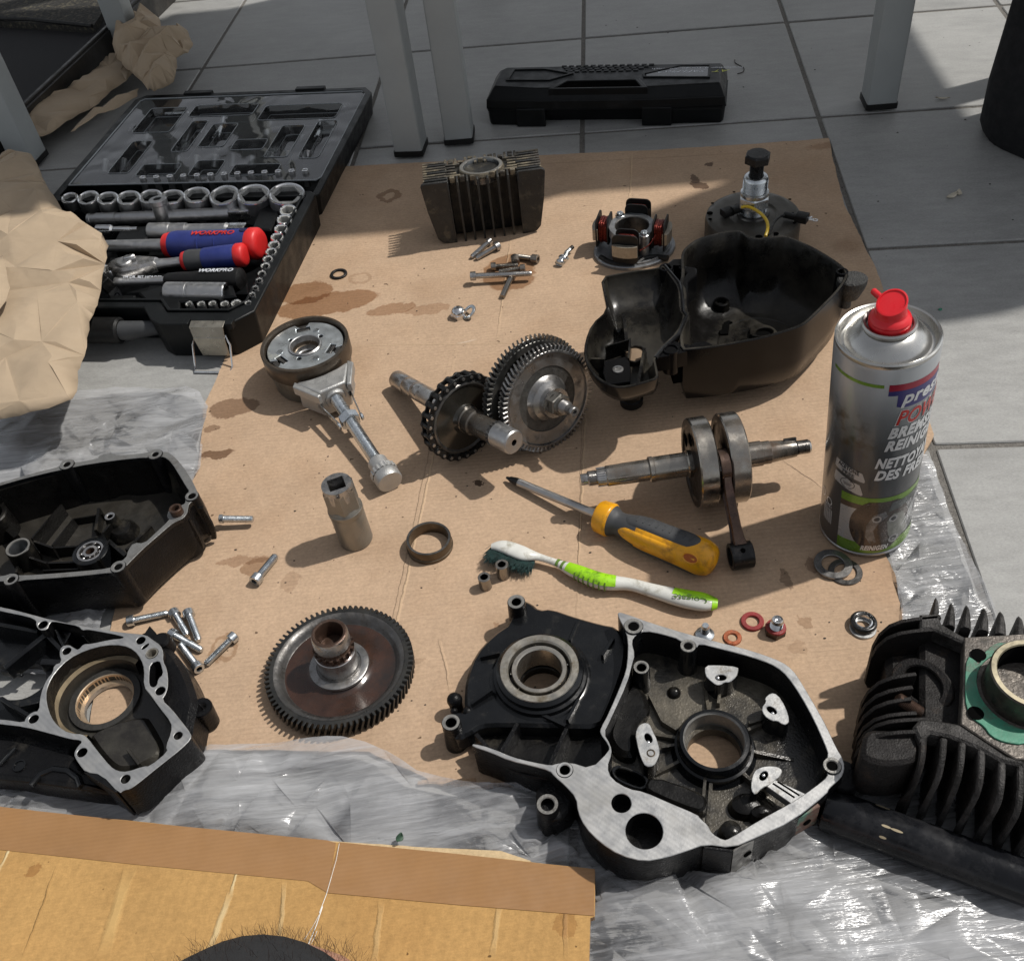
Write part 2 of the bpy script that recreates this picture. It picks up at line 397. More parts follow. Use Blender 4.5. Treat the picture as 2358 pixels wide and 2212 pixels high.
# ---- cardboard
def cardmat(name, base, lines=(), stains=(), corr=3.9, ang=.07, dark=(.32, .22, .13), corr_amt=.09):
    m = bpy.data.materials.new(name); m.use_nodes = True; N = m.node_tree.nodes; L = m.node_tree.links; b = N['Principled BSDF']
    geo = N.new('ShaderNodeTexCoord'); P = geo.outputs['Object']
    def noise_(scale, det, vec=P, rough=.6, out='Fac'):
        n = N.new('ShaderNodeTexNoise'); n.inputs['Scale'].default_value = scale; n.inputs['Detail'].default_value = det; n.inputs['Roughness'].default_value = rough; L.new(vec, n.inputs['Vector']); return n.outputs[out]
    def mr(x, a0, a1, lo, hi):
        r = N.new('ShaderNodeMapRange'); r.inputs[1].default_value = a0; r.inputs[2].default_value = a1; r.inputs[3].default_value = lo; r.inputs[4].default_value = hi; L.new(x, r.inputs[0]); return r.outputs[0]
    def mth(op, x, y):
        r = N.new('ShaderNodeMath'); r.operation = op
        for k, q in enumerate((x, y)):
            if isinstance(q, (int, float)): r.inputs[k].default_value = q
            else: L.new(q, r.inputs[k])
        return r.outputs[0]
    mp = N.new('ShaderNodeMapping'); mp.inputs['Rotation'].default_value = (0, 0, ang); mp.inputs['Scale'].default_value = (.12, 1, 1); L.new(P, mp.inputs['Vector'])
    fib = noise_(900, 3, mp.outputs[0], .7); blot = noise_(14, 5); fine = noise_(420, 4, rough=.8)
    mp2 = N.new('ShaderNodeMapping'); mp2.inputs['Rotation'].default_value = (0, 0, ang); L.new(P, mp2.inputs['Vector'])
    sx = N.new('ShaderNodeSeparateXYZ'); L.new(mp2.outputs[0], sx.inputs[0])
    ph = mth('MULTIPLY', sx.outputs[1], 2*pi/(corr*.001)); wv = mth('SINE', mth('ADD', ph, mth('MULTIPLY', noise_(20, 2), 3.0)), 0)
    corrv = mr(wv, .55, 1.0, 0, 1)
    lineamt = mth('MULTIPLY', corrv, mr(noise_(35, 3), .42, .62, 0, 1))
    v = mth('MULTIPLY', mth('MULTIPLY', mr(blot, .3, .7, .92, 1.08), mr(fib, .3, .7, .93, 1.07)), mth('MULTIPLY', mr(fine, .3, .7, .84, 1.14), mth('SUBTRACT', 1, mth('MULTIPLY', lineamt, corr_amt))))
    cc = N.new('ShaderNodeVectorMath'); cc.operation = 'SCALE'; cc.inputs[0].default_value = base; L.new(v, cc.inputs['Scale']); col = cc.outputs[0]
    dv = N.new('ShaderNodeVectorMath'); dv.operation = 'MULTIPLY_ADD'
    nc = noise_(75, 6, rough=.65, out='Color'); sb = N.new('ShaderNodeVectorMath'); sb.operation = 'SUBTRACT'; sb.inputs[1].default_value = (.5, .5, .5); L.new(nc, sb.inputs[0])
    L.new(sb.outputs[0], dv.inputs[0]); dv.inputs[1].default_value = (.018, .018, 0); L.new(P, dv.inputs[2]); DP = dv.outputs[0]
    def mixc(fac, B, mul=True):
        nonlocal col
        x = N.new('ShaderNodeMix'); x.data_type = 'RGBA'; x.blend_type = 'MULTIPLY' if mul else 'MIX'; L.new(fac, x.inputs['Factor']); L.new(col, x.inputs['A']); x.inputs['B'].default_value = (*B, 1); col = x.outputs['Result']
    wet = None
    for st in stains:
        x, y, rx, ry, rot, k = st[:6]; tint = st[6] if len(st) > 6 else (.56, .42, .31)
        q = N.new('ShaderNodeMapping'); q.vector_type = 'TEXTURE'; q.inputs['Location'].default_value = (x*.001, y*.001, 0); q.inputs['Rotation'].default_value = (0, 0, rot); q.inputs['Scale'].default_value = (rx*.001, ry*.001, 1)
        L.new(DP, q.inputs['Vector']); ln = N.new('ShaderNodeVectorMath'); ln.operation = 'LENGTH'; L.new(q.outputs[0], ln.inputs[0])
        soft = st[7] if len(st) > 7 else .06
        f = mr(ln.outputs['Value'], 1-soft, 1, k, 0)
        if len(st) > 8: f = mth('MULTIPLY', f, mr(ln.outputs['Value'], st[8]-.08, st[8], 0, 1))
        if k > .5: wet = f if wet is None else mth('MAXIMUM', wet, f)
        mixc(f, tint)
    hgt = mth('ADD', mth('MULTIPLY', wv, .12), mth('MULTIPLY', fine, .35))
    for (ax, ay, bx, by, w, B, k) in lines:
        cx, cy = (ax+bx)/2, (ay+by)/2; ln_ = hypot(bx-ax, by-ay)
        q = N.new('ShaderNodeMapping'); q.vector_type = 'TEXTURE'; q.inputs['Location'].default_value = (cx*.001, cy*.001, 0); q.inputs['Rotation'].default_value = (0, 0, atan2(by-ay, bx-ax)); q.inputs['Scale'].default_value = (ln_*.0005, w*.001, 1)
        nw = N.new('ShaderNodeVectorMath'); nw.operation = 'MULTIPLY_ADD'; L.new(sb.outputs[0], nw.inputs[0]); nw.inputs[1].default_value = (.004, .004, 0); L.new(P, nw.inputs[2])
        L.new(nw.outputs[0], q.inputs['Vector']); ab = N.new('ShaderNodeVectorMath'); ab.operation = 'ABSOLUTE'; L.new(q.outputs[0], ab.inputs[0])
        s2 = N.new('ShaderNodeSeparateXYZ'); L.new(ab.outputs[0], s2.inputs[0])
        f0 = mr(mth('MAXIMUM', s2.outputs[0], s2.outputs[1]), .35, 1, 1, 0); f = mth('MULTIPLY', f0, k)
        mixc(f, B, False); hgt = mth('ADD', hgt, mth('MULTIPLY', f0, 1.3 if k > 0 else 0))
    smg = noise_(11, 4, rough=.55); mixc(mr(smg, .5, .72, 0, .45), (.78, .7, .62))
    hgt = mth('ADD', hgt, mth('MULTIPLY', noise_(26, 3), 4.0))
    spk = noise_(190, 2, rough=.3); mixc(mr(spk, .775, .8, 0, .8), (.12, .09, .06))
    L.new(col, b.inputs['Base Color'])
    rg = mth('SUBTRACT', .86, mth('MULTIPLY', wet, .35)) if wet is not None else None
    if rg is not None: L.new(rg, b.inputs['Roughness'])
    else: b.inputs['Roughness'].default_value = .85
    b.inputs['Specular IOR Level'].default_value = .25
    bp = N.new('ShaderNodeBump'); bp.inputs['Distance'].default_value = .0006; bp.inputs['Strength'].default_value = .8; L.new(hgt, bp.inputs['Height']); L.new(bp.outputs[0], b.inputs['Normal'])
    return m
CZ = 3.0     # top of the big cardboard sheet
def rough_edge(pts, amp, step=5):
    out = []; n = len(pts)
    for i in range(n):
        a, b = Vector(pts[i]), Vector(pts[(i+1) % n]); d = b-a; k = max(1, int(d.length/step)); nn = Vector((d.y, -d.x)).normalized()
        for j in range(k):
            p = a+d*(j/k); q = noise.noise(Vector((p.x*.03, p.y*.03, 5)))*amp+noise.noise(Vector((p.x*.2, p.y*.2, 9)))*amp*.4
            out.append((p.x+nn.x*q, p.y+nn.y*q))
    return out
cb = [(783, 384), (1020, 372), (1245, 357), (1456, 348), (1700, 334), (1907, 318), (1945, 474), (2016, 617), (2150, 1000), (2035, 1268), (2065, 1323), (2078, 1401),
      (2090, 1600), (2060, 1797), (1968, 1794), (1400, 1812), (1000, 1803), (850, 1730), (417, 1727), (200, 1728), (215, 1600), (265, 1402), (455, 1080), (462, 1020), (468, 940), (527, 806), (650, 640)]
cbw = [at(u, v, CZ).xy for u, v in cb]
def ST(u, v, hu, hv, rot=0, k=.8, *a):
    p = at(u, v, CZ); rx = (at(u+hu, v, CZ)-p).length; ry = (at(u, v+hv, CZ)-p).length
    return (p.x, p.y, rx, ry, rot, k)+a
def LN(u0, v0, u1, v1, w, c, k):
    p, q = at(u0, v0, CZ), at(u1, v1, CZ); return (p.x, p.y, q.x, q.y, w, c, k)
lt = (.6, .43, .27)
stains = [ST(755, 700, 118, 26, .05, .9), ST(705, 675, 62, 26, 0, .9), ST(900, 712, 60, 13, 0, .7), ST(985, 712, 55, 12, 0, .5), ST(1172, 628, 62, 44, 0, .85),
          ST(1612, 428, 24, 8, -.9, .9, (.25, .2, .17)), ST(1600, 412, 10, 10, 0, .9, (.25, .2, .17)), ST(1633, 379, 10, 5, 0, .9, (.25, .2, .17)),
          ST(895, 452, 27, 15, 0, .75, (.4, .3, .22), .06, .55), ST(540, 938, 56, 22, .1, .7, (.3, .22, .17)), ST(500, 1045, 38, 9, 0, .85, (.3, .22, .17)), ST(490, 985, 20, 8, 0, .6, (.3, .22, .17)),
          ST(588, 1302, 36, 22, .2, .65, (.5, .38, .28)), ST(668, 1338, 22, 24, 0, .35, (.5, .42, .36)), ST(1106, 1113, 9, 9, 0, .95, (.12, .1, .09)), ST(1812, 1330, 14, 26, 0, .7, (.38, .35, .33)),
          ST(1872, 1300, 12, 22, 0, .6, (.36, .3, .28)), ST(1955, 565, 48, 26, 0, .4, (.5, .4, .32), .7), ST(1140, 1440, 9, 5, 0, .5), ST(960, 1520, 20, 9, 0, .3, (.4, .33, .28)), ST(520, 1490, 32, 32, 0, .55, (.5, .38, .27), .05, .72),
          ST(1850, 1430, 22, 10, -.5, .5, (.45, .36, .28)), ST(1835, 1490, 22, 14, 0, .3, (.45, .36, .28)), ST(1905, 335, 60, 9, .05, .5, (.55, .42, .32), .4), ST(830, 640, 26, 14, 0, .35, (.5, .4, .3), .05, .7),
          ST(2010, 1300, 120, 160, 0, .25, (.75, .6, .5), .8), ST(640, 880, 70, 60, 0, .25, (.7, .55, .42), .7), ST(1640, 1480, 30, 60, .5, .3, (1.1, 1.05, 1), .6), ST(700, 1660, 40, 20, 0, .3, (.6, .5, .4), .6), ST(560, 1290, 60, 10, 0, .5, (.45, .33, .25))]
lines = [LN(1456, 340, 1450, 475, 1.6, lt, .5), LN(1352, 860, 1328, 1410, 1.1, lt, .45), LN(1345, 800, 1326, 1500, .4, (.28, .19, .12), .5), LN(1180, 520, 1143, 795, 1.2, lt, .35), LN(1055, 790, 848, 1735, 1.3, lt, .5),
         LN(1040, 800, 838, 1735, .5, (.28, .19, .12), .25), LN(780, 796, 1370, 788, .9, lt, .4), LN(783, 402, 1907, 343, .6, (.25, .17, .11), .4), LN(1010, 1460, 1040, 1600, 1.2, lt, .2), LN(1795, 1055, 1905, 1130, .35, (.15, .1, .07), .9),
         LN(1050, 792, 1100, 780, 1.6, (.62, .5, .38), .6), LN(1880, 1500, 1700, 1600, 5, lt, .15)]
card_m = cardmat('cardboard', (.445, .315, .212), lines, stains)
card_e = mat('cardboard_edge', (.34, .22, .13), 0, .9, .3, 400, .5, 900)
c = MB(); c.prism(rough_edge(cbw, 1.6), .3, CZ, mat=1, top=0)
ORG['zero'] = Vector((0, 0, 0))
def flatobj(mb, name, mats, label, cat, **k):
    "a top-level mesh that keeps the world origin, so that its pattern is in millimetres of the floor"
    me = mb.mesh(name, mats, Vector((0, 0, 0)), **k); o = bpy.data.objects.new(name, me); COL.objects.link(o); ORG[o] = Vector((0, 0, 0)); return tag(o, label, cat)
card = flatobj(c, 'cardboard_sheet', [card_m, card_e], 'large flat sheet of brown cardboard with oil stains under the engine parts', 'cardboard')
# torn paper scraps and corrugated broken edge of the sheet
e = MB()
for k in range(26):
    u = 985+k*7.6; p = at(u, 1806+random.uniform(-5, 7), 0)
    e.box(-6, 6, -1.2, 1.2, .4, 2.2+random.random()*1.6, M=T(p.x, p.y, 0) @ Rz(-.14+random.uniform(-.08, .08)))
e.obj('frayed_edge', card_e, card)

# ---- crumpled sheets
def inside(p, poly):
    x, y = p; r = False; n = len(poly)
    for i in range(n):
        a, b = poly[i], poly[i-1]
        if (a[1] > y) != (b[1] > y) and x < (b[0]-a[0])*(y-a[1])/(b[1]-a[1])+a[0]: r = not r
    return r
def edge_dist(p, poly):
    p = Vector(p)
    m = 1e9
    for i in range(len(poly)):
        a, b = Vector(poly[i]), Vector(poly[i-1]); d = b-a; t = max(0, min(1, (p-a).dot(d)/max(1e-9, d.length_squared))); m = min(m, (p-a-d*t).length)
    return m
def sheetmesh(poly, res, zf, jit=.3):
    poly = ccw(poly); P = []
    n = len(poly)
    for i in range(n):
        a, b = Vector(poly[i]), Vector(poly[(i+1) % n]); k = max(1, int((b-a).length/res))
        P += [a+(b-a)*(j/k) for j in range(k)]
    nb = len(P); xs = [p[0] for p in poly]; ys = [p[1] for p in poly]
    y = min(ys)+res*.6; row = 0
    while y < max(ys):
        x = min(xs)+(res*.5 if row % 2 else 0)
        # spans of the row inside the outline
        cr = sorted((b[0]-a[0])*(y-a[1])/(b[1]-a[1])+a[0] for a, b in zip(poly, poly[1:]+poly[:1]) if (a[1] > y) != (b[1] > y))
        for s0, s1 in zip(cr[::2], cr[1::2]):
            q = s0+res*.6
            while q < s1-res*.5: P.append(Vector((q+random.uniform(-jit, jit)*res, y+random.uniform(-jit, jit)*res))); q += res
        y += res*.87; row += 1
    vo, eo, fo, *_ = delaunay_2d_cdt([p.to_2d() if len(p) == 3 else p for p in P], [(i, (i+1) % nb) for i in range(nb)], [], 1, 1e-4)
    mb = MB(); mb.v = [Vector((v.x, v.y, zf(v.x, v.y))) for v in vo]
    for f in fo:
        a, b, c_ = [vo[i] for i in f[:3]]
        up = (b-a).x*(c_-a).y-(b-a).y*(c_-a).x > 0
        mb.f.append(tuple(f) if up else tuple(f)[::-1]); mb.m.append(0)
    return mb
def tri(t): t = t-math.floor(t); return abs(2*t-1)
def folds(specs, seed, pw=1.5, wk=1.0, mod=.5):
    R = random.Random(seed); S = []
    for ang, lam, amp, warp in specs: S.append((cos(ang), sin(ang), lam, amp, warp, R.uniform(0, 50)))
    def f(x, y):
        h = 0
        for cx, sy, lam, amp, warp, sd in S:
            w = noise.noise(Vector((x/lam*.45+sd, y/lam*.45, sd)))
            m = mod+.9*noise.noise(Vector((x/lam*.22+sd*2, y/lam*.22, 3.3)))
            t = (x*cx+y*sy)/lam+w*warp*wk
            h += amp*max(0, m)*(1-tri(t))**pw
        return h
    return f
def facets(ang, La, Lb, amp, seed, box, pleat=1.0):
    "a coarse crumpled surface of flat facets, pleated along the direction ang"
    R = random.Random(seed); c, s_ = cos(ang), sin(ang); cx, cy = (box[0]+box[1])/2, (box[2]+box[3])/2; D = hypot(box[1]-box[0], box[3]-box[2])/2+max(La, Lb)
    P, Z = [], []; na, nb = int(D/La)+1, int(D/Lb)+1
    for j in range(-nb, nb+1):
        for i in range(-na, na+1):
            a = (i+(.5 if j % 2 else 0)+R.uniform(-.35, .35))*La; b = (j+R.uniform(-.3, .3))*Lb
            P.append(Vector((cx+a*c-b*s_, cy+a*s_+b*c))); Z.append(amp*((1 if j % 2 else -1)*pleat*R.uniform(.5, 1)+(1-pleat)*R.uniform(-1, 1)))
    vo, eo, fo, ov, *_ = delaunay_2d_cdt(P, [], [], 0, 1e-4); zz = [Z[o[0]] if o else 0 for o in ov]; T_ = [tuple(f[:3]) for f in fo]
    cell = {}
    for t in T_:
        xs = [vo[k].x for k in t]; ys = [vo[k].y for k in t]
        for gx in range(int(min(xs)//20), int(max(xs)//20)+1):
            for gy in range(int(min(ys)//20), int(max(ys)//20)+1): cell.setdefault((gx, gy), []).append(t)
    def f(x, y):
        for t in cell.get((int(x//20), int(y//20)), ()):
            a, b, c_ = (vo[k] for k in t); d = (b.y-c_.y)*(a.x-c_.x)+(c_.x-b.x)*(a.y-c_.y)
            if abs(d) < 1e-9: continue
            u = ((b.y-c_.y)*(x-c_.x)+(c_.x-b.x)*(y-c_.y))/d; v = ((c_.y-a.y)*(x-c_.x)+(a.x-c_.x)*(y-c_.y))/d
            if u > -.001 and v > -.001 and u+v < 1.001: return u*zz[t[0]]+v*zz[t[1]]+(1-u-v)*zz[t[2]]
        return 0
    f.P, f.Z, f.T = vo, zz, T_
    return f
def facet_sheet(poly, ang, La, Lb, amp, pleat, sub_, seed, z0, base=None, bstep=9, drop=10, caps=()):
    "outline filled with crisp flat facets: a coarse pleated level and smaller dents on it"
    box = (min(p[0] for p in poly), max(p[0] for p in poly), min(p[1] for p in poly), max(p[1] for p in poly)); f = facets(ang, La, Lb, amp, seed, box, pleat); R = random.Random(seed+1)
    P = list(f.P); D = list(f.Z); E = set()
    for t in f.T:
        for k in range(3): E.add((min(t[k], t[k-1]), max(t[k], t[k-1])))
    E = list(E); poly = ccw(poly); b0 = len(P)
    for i in range(len(poly)):
        a, b = Vector(poly[i]), Vector(poly[(i+1) % len(poly)]); k = max(1, int((b-a).length/bstep))
        for j in range(k): p = a+(b-a)*(j/k)+Vector((R.uniform(-.8, .8), R.uniform(-.8, .8))); P.append(p); D.append(f(p.x, p.y))
    nb_ = len(P)-b0; E += [(b0+i, b0+(i+1) % nb_) for i in range(nb_)]
    if sub_:
        Sa, Sb, sa = sub_; c, s_ = cos(ang), sin(ang); cx, cy = (box[0]+box[1])/2, (box[2]+box[3])/2; Dg = hypot(box[1]-box[0], box[3]-box[2])/2
        for j in range(-int(Dg/Sb), int(Dg/Sb)+1):
            for i in range(-int(Dg/Sa), int(Dg/Sa)+1):
                a = (i+R.uniform(-.45, .45))*Sa; b = (j+R.uniform(-.45, .45))*Sb; p = Vector((cx+a*c-b*s_, cy+a*s_+b*c))
                if inside((p.x, p.y), poly): P.append(p); D.append(f(p.x, p.y)+R.uniform(-sa, sa))
    vo, eo, fo, ov, *_ = delaunay_2d_cdt(P, E, [], 0, 1e-3); mb = MB()
    for v, o in zip(vo, ov):
        h = D[o[0]] if o else f(v.x, v.y); e = min(1, edge_dist((v.x, v.y), poly)/drop) if drop else 1
        z = z0+h*(.35+.65*e)+(base(v.x, v.y, e) if base else 0)
        for pl_, cap_ in caps:
            if z > cap_ and inside((v.x, v.y), pl_): z = cap_
        mb.v.append(Vector((v.x, v.y, z)))
    for q in fo:
        a, b, c_ = [vo[k] for k in q[:3]]; m = (a+b+c_)/3
        if not inside((m.x, m.y), poly): continue
        up = (b-a).x*(c_-a).y-(b-a).y*(c_-a).x > 0; mb.f.append(tuple(q) if up else tuple(q)[::-1]); mb.m.append(0)
    par = list(range(len(mb.v)))
    def fd(a):
        while par[a] != a: par[a] = par[par[a]]; a = par[a]
        return a
    for q in mb.f:
        for k in q[1:]: par[fd(k)] = fd(q[0])
    cnt = {}
    for q in mb.f: r_ = fd(q[0]); cnt[r_] = cnt.get(r_, 0)+1
    best = max(cnt, key=cnt.get); mb.f = [q for q in mb.f if fd(q[0]) == best]; mb.m = [0]*len(mb.f)
    used = sorted({k for q in mb.f for k in q}); ix = {k: i for i, k in enumerate(used)}; mb.v = [mb.v[k] for k in used]; mb.f = [tuple(ix[k] for k in q) for q in mb.f]
    return mb
def vor_bump(m, scales, dists, stretch=1.0, nodes=None, smooth=0):
    "crumple: cell-shaped facets with ridges, as relief only"
    N = m.node_tree.nodes; L = m.node_tree.links; tc = N.new('ShaderNodeTexCoord'); prev = None
    nz = N.new('ShaderNodeTexNoise'); nz.inputs['Scale'].default_value = 18; nz.inputs['Detail'].default_value = 2; L.new(tc.outputs['Object'], nz.inputs['Vector'])
    va = N.new('ShaderNodeVectorMath'); va.operation = 'MULTIPLY_ADD'; va.inputs[1].default_value = (.03, .03, .0); L.new(nz.outputs['Color'], va.inputs[0]); L.new(tc.outputs['Object'], va.inputs[2])
    mp = N.new('ShaderNodeMapping'); mp.inputs['Rotation'].default_value = (0, 0, .7); mp.inputs['Scale'].default_value = (1, stretch, 0); L.new(va.outputs[0], mp.inputs['Vector'])
    for sc, ds in zip(scales, dists):
        v = N.new('ShaderNodeTexVoronoi'); v.inputs['Scale'].default_value = sc; L.new(mp.outputs[0], v.inputs['Vector'])
        b = N.new('ShaderNodeBump'); b.inputs['Distance'].default_value = ds; L.new(v.outputs['Distance'], b.inputs['Height'])
        if prev: L.new(prev, b.inputs['Normal'])
        prev = b.outputs[0]
    for n in (nodes or [N['Principled BSDF']]): L.new(prev, n.inputs['Normal'])
    return prev
def plasticmat():
    m = bpy.data.materials.new('clear_film'); m.use_nodes = True; N = m.node_tree.nodes; L = m.node_tree.links; N.remove(N['Principled BSDF'])
    out = N['Material Output']; tc = N.new('ShaderNodeTexCoord')
    def mth(op, x, y, cl=False):
        r = N.new('ShaderNodeMath'); r.operation = op; r.use_clamp = cl
        for k, q in enumerate((x, y)):
            if isinstance(q, (int, float)): r.inputs[k].default_value = q
            else: L.new(q, r.inputs[k])
        return r.outputs[0]
    def nz(scale, rot, st, det, dist=.6, rough=.5):
        mp = N.new('ShaderNodeMapping'); mp.inputs['Rotation'].default_value = (0, 0, rot); mp.inputs['Scale'].default_value = (1, st, 1); L.new(tc.outputs['Object'], mp.inputs['Vector'])
        n = N.new('ShaderNodeTexNoise'); n.inputs['Scale'].default_value = scale; n.inputs['Detail'].default_value = det; n.inputs['Distortion'].default_value = dist; n.inputs['Roughness'].default_value = rough; L.new(mp.outputs[0], n.inputs['Vector']); return n.outputs['Fac']
    def mr(x, a, b, c, d):
        r = N.new('ShaderNodeMapRange'); r.inputs[1].default_value = a; r.inputs[2].default_value = b; r.inputs[3].default_value = c; r.inputs[4].default_value = d; L.new(x, r.inputs[0]); return r.outputs[0]
    soft = nz(9, .62, 2.5, 5, .9); stre = nz(34, .66, 14, 4, .3); st2 = nz(22, -.5, 9, 3, .4)
    milk = mth('ADD', mr(soft, .35, .65, .1, .6), mth('ADD', mr(stre, .45, .72, 0, .2), mr(st2, .52, .72, 0, .22)), True)
    hgt = mth('ADD', mth('MULTIPLY', soft, 1.6), mth('ADD', mth('MULTIPLY', stre, .28), mth('MULTIPLY', st2, .35)))
    bp = N.new('ShaderNodeBump'); bp.inputs['Distance'].default_value = .0035; bp.inputs['Strength'].default_value = .8; L.new(hgt, bp.inputs['Height'])
    tr = N.new('ShaderNodeBsdfTransparent'); tr.inputs[0].default_value = (.97, .97, .98, 1)
    df = N.new('ShaderNodeBsdfDiffuse'); df.inputs[0].default_value = (.62, .63, .65, 1); tl = N.new('ShaderNodeBsdfTranslucent'); tl.inputs[0].default_value = (.7, .71, .73, 1)
    gl = N.new('ShaderNodeBsdfGlossy'); gl.inputs['Roughness'].default_value = .2; gl.inputs[0].default_value = (.97, .98, 1, 1)
    fr = N.new('ShaderNodeFresnel'); fr.inputs[0].default_value = 1.5
    for n in (df, gl, fr): L.new(bp.outputs[0], n.inputs['Normal'])
    a = N.new('ShaderNodeMixShader'); a.inputs[0].default_value = .35; L.new(df.outputs[0], a.inputs[1]); L.new(tl.outputs[0], a.inputs[2])
    b = N.new('ShaderNodeMixShader'); L.new(milk, b.inputs[0]); L.new(tr.outputs[0], b.inputs[1]); L.new(a.outputs[0], b.inputs[2])
    c = N.new('ShaderNodeMixShader'); L.new(mth('MULTIPLY', fr.outputs[0], 1.15, True), c.inputs[0]); L.new(b.outputs[0], c.inputs[1]); L.new(gl.outputs[0], c.inputs[2])
    L.new(c.outputs[0], out.inputs['Surface']); return m
film_m = plasticmat()
def capoly(r, pts, z, cap): q_ = offset(ccw([tuple(p) for p in AP(r, pts, z)]), 3); return (q_, cap)
CAPS = [capoly('E', [(-60, 66), (90, 84), (500, 126), (1040, 180), (1500, 222), (1815, 262), (1815, 412), (1800, 650), (-60, 650)], 5, 2.4),
        capoly('C', [(60, 600), (150, 350), (340, 60), (840, 135), (1500, 330), (1640, 400), (1900, 850), (1370, 1330), (950, 1320), (700, 1180), (470, 1110), (470, 920), (170, 800)], 3, 2.6),
        capoly('T', [(-500, 900), (-300, 520), (500, 300), (1300, 220), (1750, 650), (1850, 900), (1500, 1350), (900, 1400), (0, 1350), (-450, 1300)], 3, 2.6),
        capoly('B', [(380, 1000), (560, 520), (1200, 440), (1700, 900), (1600, 1300), (1000, 1720), (600, 1650), (-60, 1560), (-60, 1150)], 3, 2.6)]
def film(name, pts, z0, res, specs, seed, label, zbase=None):
    poly = [at(u, v, z0).xy for u, v in pts]; poly = chai([(p.x, p.y) for p in poly], 1)
    f = folds(specs[1:], seed); da, La, Lb, amp, Sa, Sb, sa = specs[0]
    mb = facet_sheet(poly, da, La, Lb, amp, .6, (Sa, Sb, sa), seed, z0+1.5, lambda x, y, e: (zbase(x, y) if zbase else 0)+f(x, y), 9, 6, CAPS)
    for v in mb.v: v.z = max(v.z, .5)
    return mb.obj(name, [film_m], sharp=0, top=(label, 'plastic film'))
sp1 = [(-.62, 46, 11, 2.6, 15, 6, .7), (2.2, 80, 9, .8), (1.75, 46, 5, .6), (2.6, 34, 2.5, .8)]
film('plastic_sheet', [(-40, 985), (90, 950), (150, 918), (215, 912), (290, 899), (420, 900), (482, 918), (474, 1010), (462, 1110), (350, 1250), (268, 1400), (235, 1440), (210, 1560), (-60, 1560), (-90, 1250)], 1.0, 3.0, sp1, 3,
     'clear crumpled plastic film under the open black cover at the left')
sp2 = [(-.66, 52, 12, 2.8, 16, 6, .8), (.95, 95, 9, .7), (.75, 48, 5, .6), (2.1, 70, 5, .8), (.6, 26, 1.8, .6)]
def zb(x, y):
    return 6*max(0, min(1, (y-290+.28*(x+120))/60)) if x < 20 else 3
film('plastic_sheet', [(-90, 1640), (200, 1690), (330, 1738), (460, 1728), (700, 1722), (830, 1722), (920, 1760), (985, 1806), (1150, 1825), (1500, 1830), (1750, 1800), (1950, 1790), (2200, 1740), (2500, 1700), (2700, 2500), (2000, 2500), (1300, 2290), (1150, 2060), (600, 1990), (-90, 1930)],
     1.0, 3.0, sp2, 11, 'wide clear crumpled plastic film along the front below the cardboard sheet', zb)
sp3 = [(-1.2, 40, 10, 2.4, 14, 6, .7), (.3, 40, 7, .8), (.1, 24, 3, .7), (1.3, 34, 3, .9)]
film('plastic_sheet', [(2030, 1230), (2095, 1120), (2118, 1048), (2141, 1052), (2165, 1130), (2200, 1220), (2243, 1310), (2290, 1420), (2345, 1560), (2420, 1720), (2300, 1900), (2075, 1800), (2085, 1600), (2074, 1401), (2060, 1320)], 1.5, 2.6, sp3, 23,
     'clear wrinkled plastic film between the spray can and the tile joint')

# ---- the cardboard box flap in front, with packing tape
FZ = 13.0
flap_top = [(-60, 1852), (68, 1864), (377, 1897), (785, 1940), (1100, 1969), (1369, 2000), (1369, 2109), (1359, 2113), (1356, 2290), (-60, 2290)]
fw = [at(u, v, FZ).xy for u, v in flap_top]
def LF(r, u0, v0, u1, v1, w, c, k):
    p, q = A(r, u0, v0, FZ), A(r, u1, v1, FZ); return (p.x, p.y, q.x, q.y, w, c, k)
cream = (.66, .55, .32)
fl = [LF('E', 85, 85, -12, 290, 1.1, cream, .85), LF('E', 772, 155, 735, 250, 1.2, cream, .85), LF('E', 735, 240, 700, 350, 1.1, cream, .7), LF('E', 705, 330, 635, 530, 2.2, cream, .55), LF('E', 400, 250, 310, 540, 4.5, (.6, .41, .17), .45), LF('E', 180, 240, 60, 560, 1.0, (.35, .2, .07), .5),
      LF('E', 1165, 360, 1140, 560, 2, cream, .2), LF('E', 870, 300, 850, 500, 1.5, cream, .3), LF('E', 1725, 250, 1725, 540, 1.5, (.3, .18, .1), .3), LF('E', 1525, 360, 1500, 540, 2, cream, .2)]
flap_m = cardmat('box_cardboard', (.42, .25, .092), fl, [(*A('E', 100, 265, FZ).xy, 5, 3.6, .4, .6), (*A('E', 1730, 440, FZ).xy, 6, 7, 0, .45), (*A('E', 880, 195, FZ).xy, 2, 1, 0, .3)], corr=7.5, ang=1.9, corr_amt=.04)
tape_m = mat('brown_packing_tape', (.29, .155, .062), 0, .4, .08, 25, .12, 200, dirt=((.34, .19, .085), .6, 18, .2), wave=('Y', 120, .4, .05))
c = MB(); c.prism(rough_edge(fw, .5, 8), FZ-5, FZ, mat=1, top=0)
flap = flatobj(c, 'cardboard_box', [flap_m, card_e], 'tan cardboard box flap with brown packing tape along its edge, in front', 'cardboard box')
und = [(-60, 1856), (377, 1899), (785, 1938), (1000, 1950), (1154, 1957), (1222, 1981), (1200, 2060), (-60, 2060)]
c = MB(); c.prism(rough_edge([at(u, v, 6.5).xy for u, v in und], .8, 6), 3.2, 6.5, mat=1, top=0)
me = c.mesh('under_layer', [cardmat('pale_cardboard', (.55, .42, .25)), card_e]); part('under_layer', me, flap)
